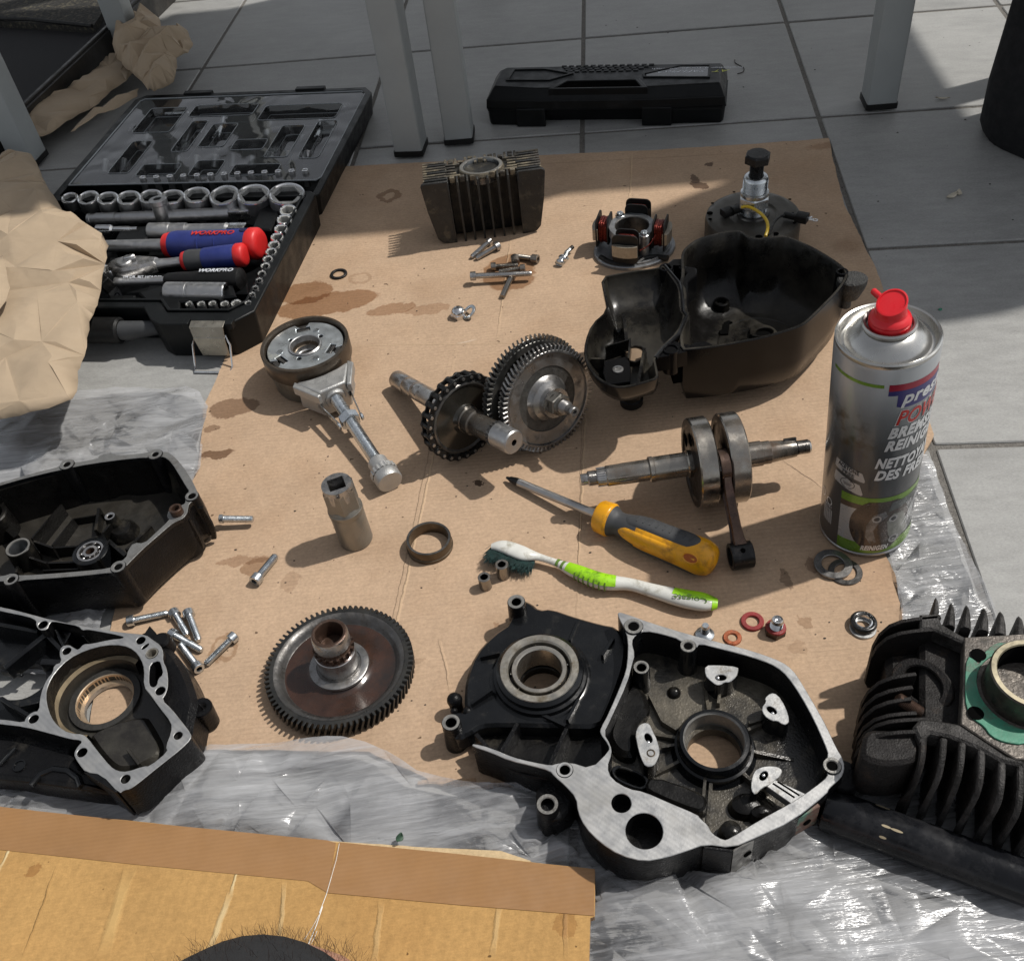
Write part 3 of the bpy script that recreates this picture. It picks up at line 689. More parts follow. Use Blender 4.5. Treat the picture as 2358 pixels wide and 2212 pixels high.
def tape(pts, dz):
    c = MB(); c.prism([A('E', u, v, FZ).xy for u, v in pts], FZ+.05, FZ+dz); part('packing_tape', c.mesh('packing_tape', [tape_m]), flap)
tape([(-60, 68), (90, 86), (500, 130), (1000, 178), (1025, 186), (1000, 338), (940, 302), (400, 250), (-60, 200)], .35)
tape([(1036, 184), (1400, 220), (1815, 268), (1813, 408), (1400, 375), (1000, 338), (1012, 270)], .45)
wm = mat('white_fibre', (.8, .8, .76), 0, .5)
c = MB()
for (u0, v0, u1, v1, w) in ((1036, 188, 1012, 290, .5), (1012, 290, 975, 400, .7), (985, 380, 940, 500, 1.0), (975, 405, 930, 480, .5), (968, 455, 945, 500, .5)):
    p, q = A('E', u0, v0, FZ), A('E', u1, v1, FZ); c.tube([(p.x, p.y, FZ+.5), ((p.x+q.x)/2+.6, (p.y+q.y)/2, FZ+.7), (q.x, q.y, FZ+.5)], w*.28, 6)
c.obj('torn_fibre', wm, flap)

# ---- brown packing paper
def papermat():
    m = mat('kraft_paper', (.37, .285, .195), 0, .8, .07, 22, .1, 160)
    vor_bump(m, (26, 70), (.0016, .0005), 1.6); return m
paper_m = papermat()
def paper(pts, z0, La, Lb, amp, pleat, sub_, seed, label, bulge=0, drop=14, dirpx=None):
    poly = [(p.x, p.y) for p in (at(u, v, z0) for u, v in pts)]
    a0, a1 = at(dirpx[0], dirpx[1], z0), at(dirpx[2], dirpx[3], z0); ang = atan2(a1.y-a0.y, a1.x-a0.x)
    mb = facet_sheet(poly, ang, La, Lb, amp, pleat, sub_, seed, z0, lambda x, y, e: bulge*sqrt(e)-bulge*.4, 12, drop)
    o = mb.obj('brown_paper', [paper_m], sharp=27, top=(label, 'packing paper'))
    s = o.modifiers.new('thickness', 'SOLIDIFY'); s.thickness = .0004; return o
ang = 1.15
pp = [(-60, 400), (0, 345), (25, 338), (70, 352), (85, 380), (110, 430), (128, 455), (140, 475), (170, 486), (186, 502), (205, 515), (230, 530), (245, 555), (243, 590), (232, 630), (228, 660), (219, 700), (205, 735), (195, 790), (178, 850), (172, 892), (160, 912), (110, 935), (20, 952), (-60, 965)]
paper(pp, 58, 78, 19, 6.5, .85, (24, 12, .9), 5, 'big crumpled sheet of brown packing paper draped over the left end of the socket case', 14, 16, (240, 600, 110, 900))
pp2 = [(110, 480), (118, 510), (108, 560), (90, 590), (60, 620), (30, 665), (0, 690), (-40, 720), (-60, 640), (-20, 600), (10, 580), (30, 560), (70, 540), (85, 520), (78, 490)]
up = [(15, 285), (60, 245), (110, 218), (160, 200), (215, 155), (245, 128), (262, 122), (300, 132), (312, 150), (290, 185), (255, 205), (225, 235), (180, 260), (120, 300), (60, 325), (38, 342), (22, 330)]
paper(up, 24, 90, 14, 5, 1.0, (26, 12, .8), 8, 'long folded strip of brown packing paper beside the clear case lid', 8, 10, (50, 290, 290, 160))
up2 = [(262, 122), (255, 90), (262, 62), (248, 42), (252, 36), (285, 46), (303, 62), (300, 30), (345, 22), (362, 30), (372, 62), (390, 82), (402, 55), (418, 50), (428, 62), (441, 90), (432, 115), (405, 128), (404, 150), (395, 172), (350, 198), (335, 190), (312, 165), (290, 150)]
paper(up2, 46, 27, 15, 13, .6, (12, 9, 2.2), 17, 'crushed ball of brown packing paper by the far table leg', 24, 20, (280, 180, 400, 60))
paper([(160, 300), (200, 262), (250, 232), (300, 208), (318, 200), (316, 222), (270, 245), (225, 262), (180, 290), (172, 298)], 30, 60, 9, 3, 1, None, 31, 'narrow rolled scrap of brown packing paper touching the lid corner', 6, 8, (160, 300, 318, 205))
paper([(-60, 620), (5, 585), (22, 660), (12, 690), (-10, 720), (-60, 735)], 82, 40, 20, 3, .5, None, 37, 'small corner of brown packing paper at the left picture edge', 5, 8, (0, 600, 0, 700))

# ---- tables
def table(c0, ex, ly, label, legs, top=700, ov=40):
    e1 = Vector((ex[0]-c0[0], ex[1]-c0[1], 0)); wid = e1.length; a = atan2(e1.y, e1.x)
    t = thing('table', label, 'table', M=T(c0[0], c0[1], 0) @ Rz(a))
    def pt(mb, name, m, par=t, **k): return part(name, mb.mesh(name, m, **k), par)
    pt(MB().box(-ov, wid+40, -40, ly+40, top, top+24), 'table_top', [wood])
    pt(MB().box(0, wid, 15, 40, top-45, top-1), 'rail', [legm]); pt(MB().box(0, wid, ly-25, ly, top-45, top-1), 'rail', [legm])
    for k, (x, y) in enumerate(((0, 0), (wid, 0), (0, ly), (wid, ly))):
        if k not in legs: continue
        L = MB(); L.prism(rrect(x-17, x+17, y-17, y+17, 2.2, 3), 6, top-1); lg = pt(L, 'leg', [legm])
        Fm = MB(); Fm.prism(rrect(x-18.2, x+18.2, y-18.2, y+18.2, 2.5, 3), 3.4, 10); Fm.lathe([(11, .1), (11, 2.0), (8, 3.4)], 20, 1, T(x, y, 0)); pt(Fm, 'foot', [rubber, white], lg)
    return t
lg1, lgL, lg2, lgR, lgB = at(950, 366), at(66, 390), at(1062, 338), at(2033, 258), at(300, 128)
table((lgL.x, lgL.y+17), (lg1.x, lg1.y+17), 640, 'grey legged table whose front leg stands beside the corner of the socket case', (0, 1, 2, 3))
table((lg2.x, lg2.y+17), (lgR.x, lgR.y+17), 640, 'grey legged table with one leg at each end of the torque wrench case', (0, 1, 2, 3))
table((lgB.x-470, lgB.y+100), (lgB.x, lgB.y+17), 420, 'lower grey table at the back left, one leg behind the crushed brown paper', (0, 1, 2, 3), 630)

table((720, 1120), (1010, 1082), 640, 'unseen grey table added for its shade, behind the black fabric cover at the right', (0, 1, 2, 3), 700, 180)  # added out of view: its top shades the floor round the wrench case
# ---- black covered upright at the right
fp = [(572, 1012), (574, 965), (590, 925), (618, 885), (660, 845), (720, 800), (800, 765), (900, 760), (960, 810), (980, 930), (930, 1040), (800, 1070), (640, 1060)]
fp = chai(fp, 2)
cloth = mat('black_cloth', (.004, .0045, .006), 0, .85, .3, 40, .5, 1500)
cx = sum(p[0] for p in fp)/len(fp); cy = sum(p[1] for p in fp)/len(fp)
rings = []
for z, s in ((0, .97), (12, 1), (60, 1.012), (160, 1.0), (300, .99), (450, .975), (600, .95), (660, .9), (690, .7)):
    rings.append([(cx+(p[0]-cx)*(s+.012*sin(i*.9+z*.01))+z*.012, cy+(p[1]-cy)*(s+.012*sin(i*.9+z*.01)), z) for i, p in enumerate(fp)])
MB().loft(rings).obj('black_bag', cloth, top=('tall black fabric cover standing on the tiles at the right picture edge', 'bag'))
c = MB(); c.tube([at(2338, 10, 40), at(2326, 50, 40), at(2318, 78, 25)], 6, 8)
# ---- dark tray with mats, top left
p0, p1, p2, p3 = at(262, 60, 40), at(8, 298, 40), at(-500, 300, 40), at(-100, -200, 40)
t = thing('boot_tray', 'low black tray lined with dark patterned matting in the top left corner', 'tray', (p0.x, p0.y, 0))
d = (p1-p0); d.z = 0; n = Vector((-d.y, d.x, 0)).normalized(); n = n if n.x < 0 else -n; dn = d.normalized()
P0 = p0-dn*420; P1 = p0+dn*(d.length+160)
def strip(name, o0, o1, z0, z1, m):
    q = MB(); q.prism([(P0+n*o0).xy, (P1+n*o0).xy, (P1+n*o1).xy, (P0+n*o1).xy], z0, z1, cham=1); return q.obj(name, m, t)
trayrim = mat('scuffed_black_rim', (.017, .015, .013), 0, .45, .4, 30, .3, 400, dirt=((.06, .05, .038), .6, 25))
strip('tray_wall', 0, 14, .2, 40, trayrim); strip('tray_rim', 3, 9, 39.8, 44, trayrim); strip('tray_base', 14, 600, .2, 5, rubber)
strip('dark_mat', 16, 590, 5, 12, mat('black_pile', (.012, .012, .014), 0, .95, .5, 700, 1, 1500, dirt=((.035, .037, .04), .69, 900)))
q = MB(); pa, pb, pc, pd = at(-80, 42, 24), at(212, 60, 24), at(330, -120, 24), at(-80, -160, 24)
pat = mat('patterned_mat', (.016, .015, .013), 0, .9, .4, 160, 1.2, 200, dirt=((.085, .075, .05), .57, 150, .05))
q.prism([pa.xy, pb.xy, pc.xy, pd.xy], 12.2, 22); q.obj('patterned_mat', pat, t)
q = MB(); q.tube([pa, (pa+pb)/2+Vector((0, 6, 2)), pb], 3, 8); q.obj('mat_piping', rubber, t)

# ---- torque wrench case
b0, b1 = at(1124, 292), at(1668, 287); top0 = at(1146, 150, 45)
wid = (b1-b0).length; a = atan2(b1.y-b0.y, b1.x-b0.x)
wc = thing('tool_case', 'long closed black torque wrench case lying on the tiles between the table legs', 'tool case', M=T(b0.x, b0.y, 0) @ Rz(a))
def cp(mb, name, m, par=wc, bevel=0, **k):
    o = part(name, mb.mesh(name, m if isinstance(m, list) else [m], **k), par)
    if bevel:
        b = o.modifiers.new('bevel', 'BEVEL'); b.width = bevel*.001; b.segments = 3; b.limit_method = 'ANGLE'; b.angle_limit = radians(30)
    return o
D = 78; W2 = wid/2
low = [(3, 2), (W2-95, 0), (W2-75, 12), (W2+50, 12), (W2+68, 0), (wid-4, 2), (wid, 8), (wid, D-8), (wid-8, D), (8, D), (0, D-8), (0, 8)]
q = MB(); q.prism(offset(low, -1.5), .3, 20, mat=0, top_outer=low); cp(q, 'lower_shell', plasticb, bevel=2)
upo = [(0, 2), (W2-75, -3), (W2+60, -3), (wid, 2), (wid, D-2), (6, D-2), (0, D-10)]
upi = [(10, 16), (W2-75, 7), (W2+60, 7), (wid-8, 14), (wid-8, D-12), (16, D-12), (10, D-20)]
q = MB(); q.prism(upo, 21.4, 34, top_outer=offset(upo, -1)); lid = cp(q, 'upper_shell', plasticb, bevel=1.6)
q = MB(); q.prism(offset(upo, -2), 34, 45, holes=[], top_outer=upi, caps=(0, 1)); cp(q, 'lid_crown', plasticb, bevel=1.5)
q = MB(); q.prism(offset(low, 1), 19.6, 22); cp(q, 'seam_lip', plasticb)
# recessed panels, handle grip and latches
def frame_ring(pts, w, z0, z1, name, m=plasticb): q = MB(); q.prism(pts, z0, z1, holes=[offset(ccw(pts), -w)]); return cp(q, name, m, bevel=.5)
frame_ring([(22, 28), (W2-68, 26), (W2-40, 44), (W2-78, 60), (26, 60)], 3, 44, 46.5, 'panel_rim')
frame_ring([(W2+46, 30), (wid-20, 26), (wid-20, 60), (W2+88, 61), (W2+44, 40)], 2.5, 44, 46.5, 'label_rim')
q = MB(); q.prism([(W2-66, 2), (W2+54, 2), (W2+42, 26), (W2-50, 26)], 30, 46.2, holes=[[(W2-58, 5), (W2+46, 5), (W2+37, 23), (W2-45, 23)]]); cp(q, 'grip_rim', plasticb, bevel=.8)
q = MB(); q.prism([(W2-58, 5), (W2+46, 5), (W2+37, 23), (W2-45, 23)], 40, 45.25); cp(q, 'grip_recess', hole)
q = MB()
for r in range(4):
    for k in range(13-r): q.box(W2-58+k*9+r*3, W2-52+k*9+r*3, 64-r*5, 67-r*5, 45, 46)
cp(q, 'grip_studs', plasticb)
for x in (38, wid-98):
    q = MB(); q.box(x, x+36, -3.5, 2, .8, 24); cp(q, 'latch', plasticb, bevel=1.5)
    q = MB(); q.box(x+2, x+34, -2, 10, 24, 26); cp(q, 'latch_hinge', plasticb, bevel=.6)
q = MB(); q.prism([(W2+50, 31.5), (wid-23, 29), (wid-23, 57), (W2+88, 58), (W2+48, 41)], 44.2, 45.6); lab = cp(q, 'label', mat('glossy_black_label', (.02, .02, .02), 0, .22, .2, 30, coat=.6))
txtw = mat('white_print', (.62, .64, .68), 0, .5); txty = mat('yellow_print', (.6, .62, .08), 0, .5)
xm = (W2+88+wid-26)/2+2
for s, size, m, dx, dy, sh in (('AT', 12.5, txty, 33, 44, .4), ('SAFEPRO', 12.5, txtw, -13, 44, .4), ('Professional Torque Wrench', 8.2, txtw, 3, 52.5, 0)):
    me = textmesh(s, size, m, lambda x, y, z: (xm+dx-x*1.12, dy-y*.62, 45.65+z), .05, sh); part('lettering', me, lab)
# ================================================================== socket case
CASE_O = Vector((-166, 1010, 0)); CASE_X = Vector((.971, -.238, 0)).normalized(); CM = frame(CASE_O, (0, 0, 1), CASE_X); CMI = CM.inverted()
def LS(u, v, z=42, r='S'): p = CMI @ A(r, u, v, z); return (p.x, p.y)
case = thing('socket_case', 'open black plastic socket case with steel latch and clear lid cover beside the cardboard', 'tool case', M=CM)
def kp(mb, name, m, par=None, bevel=0, M=None, label=None, sharp=32, smooth=True):
    par = par or case
    o = part(name, mb.mesh(name, m if isinstance(m, (list, tuple)) else [m], sharp=sharp, smooth=smooth), par, M, label)
    if bevel:
        b = o.modifiers.new('bevel', 'BEVEL'); b.width = bevel*.001; b.segments = 2; b.limit_method = 'ANGLE'; b.angle_limit = radians(30)
    return o
XL = -335
fr = LS(1390, 800)[1]; st = LS(780, 705)[1]; xr = LS(820, 790)[0]
out = [(XL, -2), (-8, -2), (0, -8), (0, fr+22), (-20, fr), (xr+6, fr), (xr-6, fr+7), (xr-22, st), (XL+100, st), (XL+84, fr+7), (XL+70, fr), (XL+20, fr), (XL, fr+22)]
inn = [(XL+9, -12), (-11, -12), (-11, fr+36), (-26, fr+20), (xr+6, fr+20), (xr-8, st+9), (XL+100, st+9), (XL+84, fr+22), (XL+22, fr+20), (XL+9, fr+34)]
q = MB(); q.prism(offset(ccw(out), -3), .4, 41, holes=[inn], top_outer=ccw(out)); kp(q, 'tray_shell', plasticb, bevel=1.5)
q = MB(); q.prism(offset(ccw(inn), 1), .6, 14); kp(q, 'tray_floor', trayb)
q = MB(); q.prism(offset(ccw(inn), -1), 38, 42.4, holes=[offset(ccw(inn), -3.6)]); kp(q, 'inner_lip', plasticb, bevel=.5)
# moulded blocks of the insert
def blk(pts, z1, name='insert_block', z=34): q = MB(); P_ = [LS(u, v, z) for u, v in pts]; q.prism(P_, 12, z1, cham=1.5); return kp(q, name, trayb)
blk([(1390, 165), (1500, 165), (1440, 300), (1340, 290)], 34); blk([(640, 265), (810, 260), (760, 345), (590, 355)], 30)
blk([(800, 520), (960, 500), (1300, 520), (1310, 600), (940, 600), (760, 590)], 26); blk([(740, 640), (880, 600), (1240, 600), (1260, 660), (960, 690), (960, 740), (860, 740), (800, 700)], 36)
blk([(300, 190), (1640, 170), (1640, 155), (300, 175)], 32); blk([(560, 700), (560, 600), (700, 600), (690, 690)], 24); blk([(700, 440), (560, 445), (560, 400), (1280, 420), (1280, 440)], 24)
# latch, wire bail, carrying handle
lx = LS(1100, 800)[0]
def latchset(lx):
    lt_ = MB(); lt_.prism([(lx-18, -1), (lx+18, -1), (lx+15, 3.2), (lx-15, 3.2)], 0, 1, M=I4) if False else None
    q = MB()
    prof = [(fr+3, 42.5), (fr-4, 41), (fr-5.5, 30), (fr-6, 29.4), (fr-5.8, 20), (fr-5, 8)]
    for (y0, z0), (y1, z1) in zip(prof, prof[1:]):
        w0, w1 = 17-(42-z0)*.1, 17-(42-z1)*.1
        q.add([(lx-w0, y0, z0), (lx+w0, y0, z0), (lx+w1, y1, z1), (lx-w1, y1, z1), (lx-w0, y0+1.2, z0), (lx+w0, y0+1.2, z0), (lx+w1, y1+1.2, z1), (lx-w1, y1+1.2, z1)], [(0, 3, 2, 1), (4, 5, 6, 7), (0, 4, 7, 3), (1, 2, 6, 5), (0, 1, 5, 4), (3, 7, 6, 2)])
    L = kp(q, 'latch', mat('dull_nickel', (.42, .39, .33), .9, .33, .15, 60, .05, 600), bevel=.4)
    q = MB(); q.tube([(lx-15, fr-2, 30), (lx-19, fr-6, 22), (lx-19, fr-16, 4), (lx-18, fr-22, 1.6), (lx+18, fr-22, 1.6), (lx+19, fr-16, 4), (lx+19, fr-6, 22), (lx+15, fr-2, 30)], 1.0, 8); kp(q, 'wire_bail', chrome, L)
    for s in (-1, 1):
        q = MB(); q.box(lx+s*22-3, lx+s*22+3, fr-1, fr+8, 36, 42.7); kp(q, 'latch_lug', plasticb, L, bevel=.5)
latchset(lx); latchset(XL+45)
hy = (fr+st)/2+1; hx0 = XL+78; hx1 = xr-2
q = MB(); q.tube([(hx0, hy+2, 24), (hx0+30, hy-1, 23), (hx1-36, hy-1, 23), (hx1-6, hy+3, 24)], [8, 9.5, 9.5, 6.5], 18); hd = kp(q, 'carrying_handle', greygrip)
q = MB(); q.tube([(hx0+22, hy-1, 23), (hx0+24, hy-1, 23), (hx1-46, hy-1, 23), (hx1-44, hy-1, 23)], [10.5, 13, 13, 11], 22); kp(q, 'grip_sleeve', rubber, hd)
# lid
lo = [(XL-2, 2), (-12, 2), (-4, 12), (-4, 262), (-16, 278), (XL+10, 278), (XL-2, 266)]
li = offset(ccw(lo), -9)
q = MB(); q.prism(offset(ccw(lo), -4), .5, 29, holes=[li], top_outer=ccw(lo)); lid = kp(q, 'lid_shell', plasticb, bevel=1.2)
q = MB(); q.prism(offset(ccw(li), 1), .6, 4); kp(q, 'lid_floor', trayb, lid)
for x in (-92, -250):
    q = MB(); q.box(x-20, x+20, 274, 283, 18, 31); kp(q, 'catch_tab', plasticb, lid, bevel=1)
for x in (-60, -160, -265):
    q = MB(); q.tube([(x-22, 0, 33), (x+22, 0, 33)], 3.4, 10); kp(q, 'hinge', plasticb)
# clear cover with moulded blisters
clear = bpy.data.materials.new('clear_blister'); clear.use_nodes = True; N = clear.node_tree.nodes; L = clear.node_tree.links; N.remove(N['Principled BSDF'])
tr = N.new('ShaderNodeBsdfTransparent'); tr.inputs[0].default_value = (.86, .88, .88, 1); gl = N.new('ShaderNodeBsdfGlossy'); gl.inputs['Roughness'].default_value = .045; fr_ = N.new('ShaderNodeFresnel'); fr_.inputs[0].default_value = 1.5
tcn = N.new('ShaderNodeTexCoord'); nn = N.new('ShaderNodeTexNoise'); nn.inputs['Scale'].default_value = 16; nn.inputs['Detail'].default_value = 1; nn.inputs['Distortion'].default_value = .8; L.new(tcn.outputs['Object'], nn.inputs['Vector'])
bpn = N.new('ShaderNodeBump'); bpn.inputs['Distance'].default_value = .006; bpn.inputs['Strength'].default_value = .42; L.new(nn.outputs['Fac'], bpn.inputs['Height'])
L.new(bpn.outputs[0], gl.inputs['Normal']); L.new(bpn.outputs[0], fr_.inputs['Normal'])
dfc = N.new('ShaderNodeBsdfDiffuse'); dfc.inputs[0].default_value = (.5, .5, .5, 1); m0 = N.new('ShaderNodeMixShader'); m0.inputs[0].default_value = .06; L.new(tr.outputs[0], m0.inputs[1]); L.new(dfc.outputs[0], m0.inputs[2])
fm_ = N.new('ShaderNodeMath'); fm_.operation = 'MULTIPLY_ADD'; fm_.inputs[1].default_value = 1.6; fm_.inputs[2].default_value = .0; fm_.use_clamp = True; L.new(fr_.outputs[0], fm_.inputs[0])
ms = N.new('ShaderNodeMixShader'); L.new(fm_.outputs[0], ms.inputs[0]); L.new(m0.outputs[0], ms.inputs[1]); L.new(gl.outputs[0], ms.inputs[2]); L.new(ms.outputs[0], N['Material Output'].inputs['Surface'])
cv = [(XL+7, 44), (-18, 44), (-13, 50), (-13, 262), (-20, 268), (XL+12, 268), (XL+7, 262)]
bl = [rrect(-140, -36, 196, 236, 5, 2), rrect(-56, -30, 96, 190, 5, 2), rrect(-290, -262, 70, 150, 5, 2), rrect(-150, -108, 120, 146, 4, 2), rrect(-182, -146, 60, 96, 4, 2), rrect(-228, -206, 120, 200, 4, 2), rrect(-302, -250, 172, 240, 4, 2), rrect(-196, -162, 130, 190, 4, 2), rrect(-100, -70, 100, 180, 4, 2), rrect(-130, -72, 58, 84, 4, 2), rrect(-250, -200, 62, 90, 4, 2), rrect(-240, -152, 212, 244, 5, 2)]
q = MB(); q.prism(cv, 26.6, 27.6, holes=bl, caps=(0, 1)); cover = kp(q, 'clear_cover', clear, lid)
for b_ in bl:
    q = MB(); q.prism(offset(ccw(b_), -3.2), 16, 16.8, caps=(0, 1), cham=0)
    o_ = ccw(b_); i_ = offset(o_, -3.2); q.loft([[(p[0], p[1], 27.6) for p in o_], [(p[0], p[1], 16.8) for p in i_]], cap0=False, cap1=False); kp(q, 'blister', clear, cover)
ce = mat('clear_edge', (.25, .27, .28), 0, .2, .1, 30)
for b_ in bl:
    q = MB(); q.tube([(p[0], p[1], 28) for p in b_+[b_[0]]], .45, 6); kp(q, 'blister_edge', ce, cover)
    q = MB(); o_ = offset(ccw(b_), -3.2); q.tube([(p[0], p[1], 17) for p in o_+[o_[0]]], .4, 6); kp(q, 'blister_edge', ce, cover)
q = MB(); q.tube([(p[0], p[1], 28) for p in cv+[cv[0]]], .9, 6)
kp(q, 'cover_edge', mat('clear_edge', (.25, .27, .28), 0, .2, .1, 30), cover)

# ---- sockets and tools, each its own thing
_sk = {}
def socket_mesh(r, h=36, kind=6):
    key = (round(r, 1), round(h), kind)
    if key in _sk: return _sk[key]
    q = MB(); rim = circ(r, 36); hx = circ(r*.74, 6, a0=.3)
    q.lathe([(r*.86, 0), (r*.94, .8), (r*.94, h*.45), (r, h*.5), (r, h-1.2)], 36)
    q.lathe([(r, h-1.4), (r-.4, h-.3), (r*.92, h), (r*.84, h-.9)], 36, 1)
    q.prism(circ(r*.84, 36), h-10, h-.9, holes=[hx], mat=2, caps=(0, 1)); q.lathe([(0, 0), (r*.86, 0)], 24)
    a = q.mesh('body', [satin, chrome, mat('socket_inside_lit', (.5, .5, .48), .45, .35, .2, 120)]); q = MB(); q.lathe([(r*.85, h-12), (0, h-12.2)], 24); b = q.mesh('socket_bore', [satin])  # inner wall paler and less metallic: its bright reflection is put into the colour
    _sk[key] = (a, b); return _sk[key]
ordn = ['first', 'second', 'third', 'fourth', 'fifth', 'sixth', 'seventh', 'eighth', 'ninth', 'tenth', 'eleventh', 'twelfth', 'thirteenth', 'fourteenth', 'fifteenth', 'sixteenth', 'seventeenth', 'eighteenth']
def put_socket(u, v, hw, ztop, h, label, group, rot=0, lean=0):
    p = A('S', u, v, ztop); r = rmm('S', u, v, hw, ztop)
    a, b = socket_mesh(r, h)
    Mx = T(p.x, p.y, ztop) @ Rz(rot) @ Rx(lean) @ T(0, 0, -h)
    t = thing('socket', label, 'socket', M=Mx, group=group); part('body', a, t); part('bore', b, t)
big = [(370, 125, 40), (468, 125, 52), (572, 127, 51), (683, 125, 57), (800, 118, 56), (915, 120, 60), (1045, 110, 66), (1192, 112, 75), (1348, 108, 83), (1525, 105, 91)]
for k, (u, v, hw) in enumerate(big[::-1]):
    lb = 'widest satin chrome socket at the right end of the back row in the case' if k == 0 else f'satin chrome socket, {ordn[k]} from the right in the back row of the case'
    put_socket(u, v, hw, 45, 30, lb, 'large sockets in the back row', rot=random.random(), lean=radians(9))
small = [(1532, 190, 43), (1513, 240, 39), (1495, 290, 35), (1475, 335, 34), (1458, 377, 32), (1443, 413, 30), (1425, 452, 27), (1412, 488, 25), (1393, 528, 22), (1378, 565, 20), (1358, 605, 18), (1342, 640, 17)]
for k, (u, v, hw) in enumerate(small):
    put_socket(u, v, hw, 43, 24, f'small chrome socket, {ordn[k]} down the slanting right hand row of the case', 'small sockets down the right side', rot=random.random(), lean=radians(8))
sm2 = [(1005, 690, 19), (1070, 690, 21), (1130, 688, 21), (1195, 690, 23), (1257, 687, 28), (1320, 685, 18)]
for k, (u, v, hw) in enumerate(sm2):
    put_socket(u, v, hw, 42, 22, f'tiny chrome socket, {ordn[k]} from the left in the front row below the deep socket', 'tiny sockets in the front row', rot=random.random(), lean=radians(8))
lf = [(185, 245, 36), (140, 300, 39), (95, 355, 37), (50, 412, 36), (18, 480, 30)]
for k, (u, v, hw) in enumerate(lf):
    put_socket(u, v, hw, 44, 30, f'dark chrome socket, {ordn[k]} from the back along the left side of the case', 'sockets along the left side', rot=random.random())
put_socket(575, 500, 40, 38, 16, 'short chrome adapter socket beside the small ratchet head', 'loose drive pieces')
# lid contents
bits = [(455+k*62, 912-k*2.2, 16, .35) for k in range(13)]
for k, (u, v, hw, ln) in enumerate(bits):
    p = CMI @ A('L', 450+k*98, 905-k*4, 14); q = CM @ Vector((p.x, p.y, 9))
    a, b = socket_mesh(4.6, 17); t = thing('small_socket', f'small chrome socket seen through the clear lid, {ordn[k]} from the left of its front row', 'socket', M=T(*q) @ Rz(-.24) @ Rx(radians(-55)), group='small sockets behind the clear lid cover')
    part('body', a, t); part('bore', b, t)
for k in range(13):
    u, v = 760+k*72, 972-k*3.2; p = CMI @ A('L', u, v, 26)
    q = CM @ Vector((p.x, p.y, 12)); a, b = socket_mesh(3.9, 20)
    t = thing('bit_socket', f'narrow bit socket, {ordn[k]} from the left along the hinge of the case', 'bit socket', M=T(*q) @ Rz(-.24) @ Rx(radians(-12)), group='bit sockets along the hinge')
    part('body', a, t)
def caserod(name, label, cat, pts, rr, m, z, group=None, seg=16):
    "a tool lying in the case, pts in picture positions of its axis"
    P_ = [A('S', u, v, z) for u, v in pts]; t = thing(name, label, cat, P_[0])
    return t, P_
# lid: long pieces under the cover
for k, (u0, v0, u1, v1, r, lb) in enumerate([(560, 800, 720, 660, 7, 'long chrome extension lying under the left of the clear lid'), (880, 610, 1010, 600, 3.5, 'short chrome adapter under the top left of the clear lid'), (900, 580, 1010, 574, 3, 'thin chrome pin under the top left of the clear lid'),
        (980, 770, 1040, 640, 5, 'slim dark extension under the middle of the clear lid'), (1150, 750, 1200, 640, 6, 'dark deep socket under the middle of the clear lid'), (1410, 740, 1450, 640, 6, 'dark deep socket under the right of the clear lid'), (1690, 740, 1740, 590, 5, 'chrome extension under the right end of the clear lid'),
        (1770, 730, 1800, 640, 5, 'black deep socket outside the right blister of the lid'), (1835, 585, 1860, 520, 5, 'black deep socket in the far right corner of the lid'), (760, 790, 850, 650, 6, 'dark deep socket beside the long chrome extension in the lid')]):
    a, b = A('L', u0, v0, 11), A('L', u1, v1, 11)
    t = thing('tool_extension' if k < 4 else 'deep_socket', lb, 'extension' if k < 4 else 'socket', a)
    d = (b-a).normalized(); Ln = (b-a).length
    q = MB(); q.lathe([(0, 0), (r*.8, 0), (r, .8), (r, Ln*.3), (r*.8, Ln*.33), (r*.8, Ln*.9), (r*.6, Ln), (0, Ln)], 18, M=frame(a, d)); q.obj('shaft' if k < 4 else 'body', chrome if k in (0, 1, 2, 4, 6, 8) else satin, t)
# T bar with sliding head
a, b = A('S', 470, 245, 30), A('S', 1335, 206, 30); d = (b-a).normalized(); Ln = (b-a).length; ax = frame(a, d)
t = thing('sliding_bar', 'long satin steel sliding T bar with knurled end lying below the large sockets', 'T bar', a)
q = MB(); q.lathe([(0, 0), (6, 0), (7, 1), (7, 4), (6.3, 4.5), (6.3, 42), (6.8, 42.5), (6.8, Ln-26), (6, Ln-24)], 24, M=ax); q.obj('bar', satin, t)
q = MB(); q.prism(rrect(-5.6, 5.6, -5.6, 5.6, .8, 2), Ln-24, Ln, M=ax); q.obj('square_drive', chrome, t)
q = MB(); q.lathe([(6.6, 10), (6.9, 10.2), (6.9, 34), (6.6, 34.2)], 48, M=ax, radial=lambda i, a_: 1+.02*(i % 2)); q.obj('knurl', satin, t)
c0 = A('S', 873, 228, 30); m = frame(c0+Vector((0, -3, -10)), (0, .12, 1))
q = MB(); q.lathe([(0, 0), (8.5, 0), (9, 1), (9, 25), (10, 26), (10, 31), (9, 32)], 28, M=m); q.prism(circ(9, 28), 30, 32, holes=[circ(5, 6)], caps=(0, 1), M=m); q.lathe([(6, 30), (0, 29)], 12, 1, M=m); q.obj('sliding_head', [satin, hole], t)
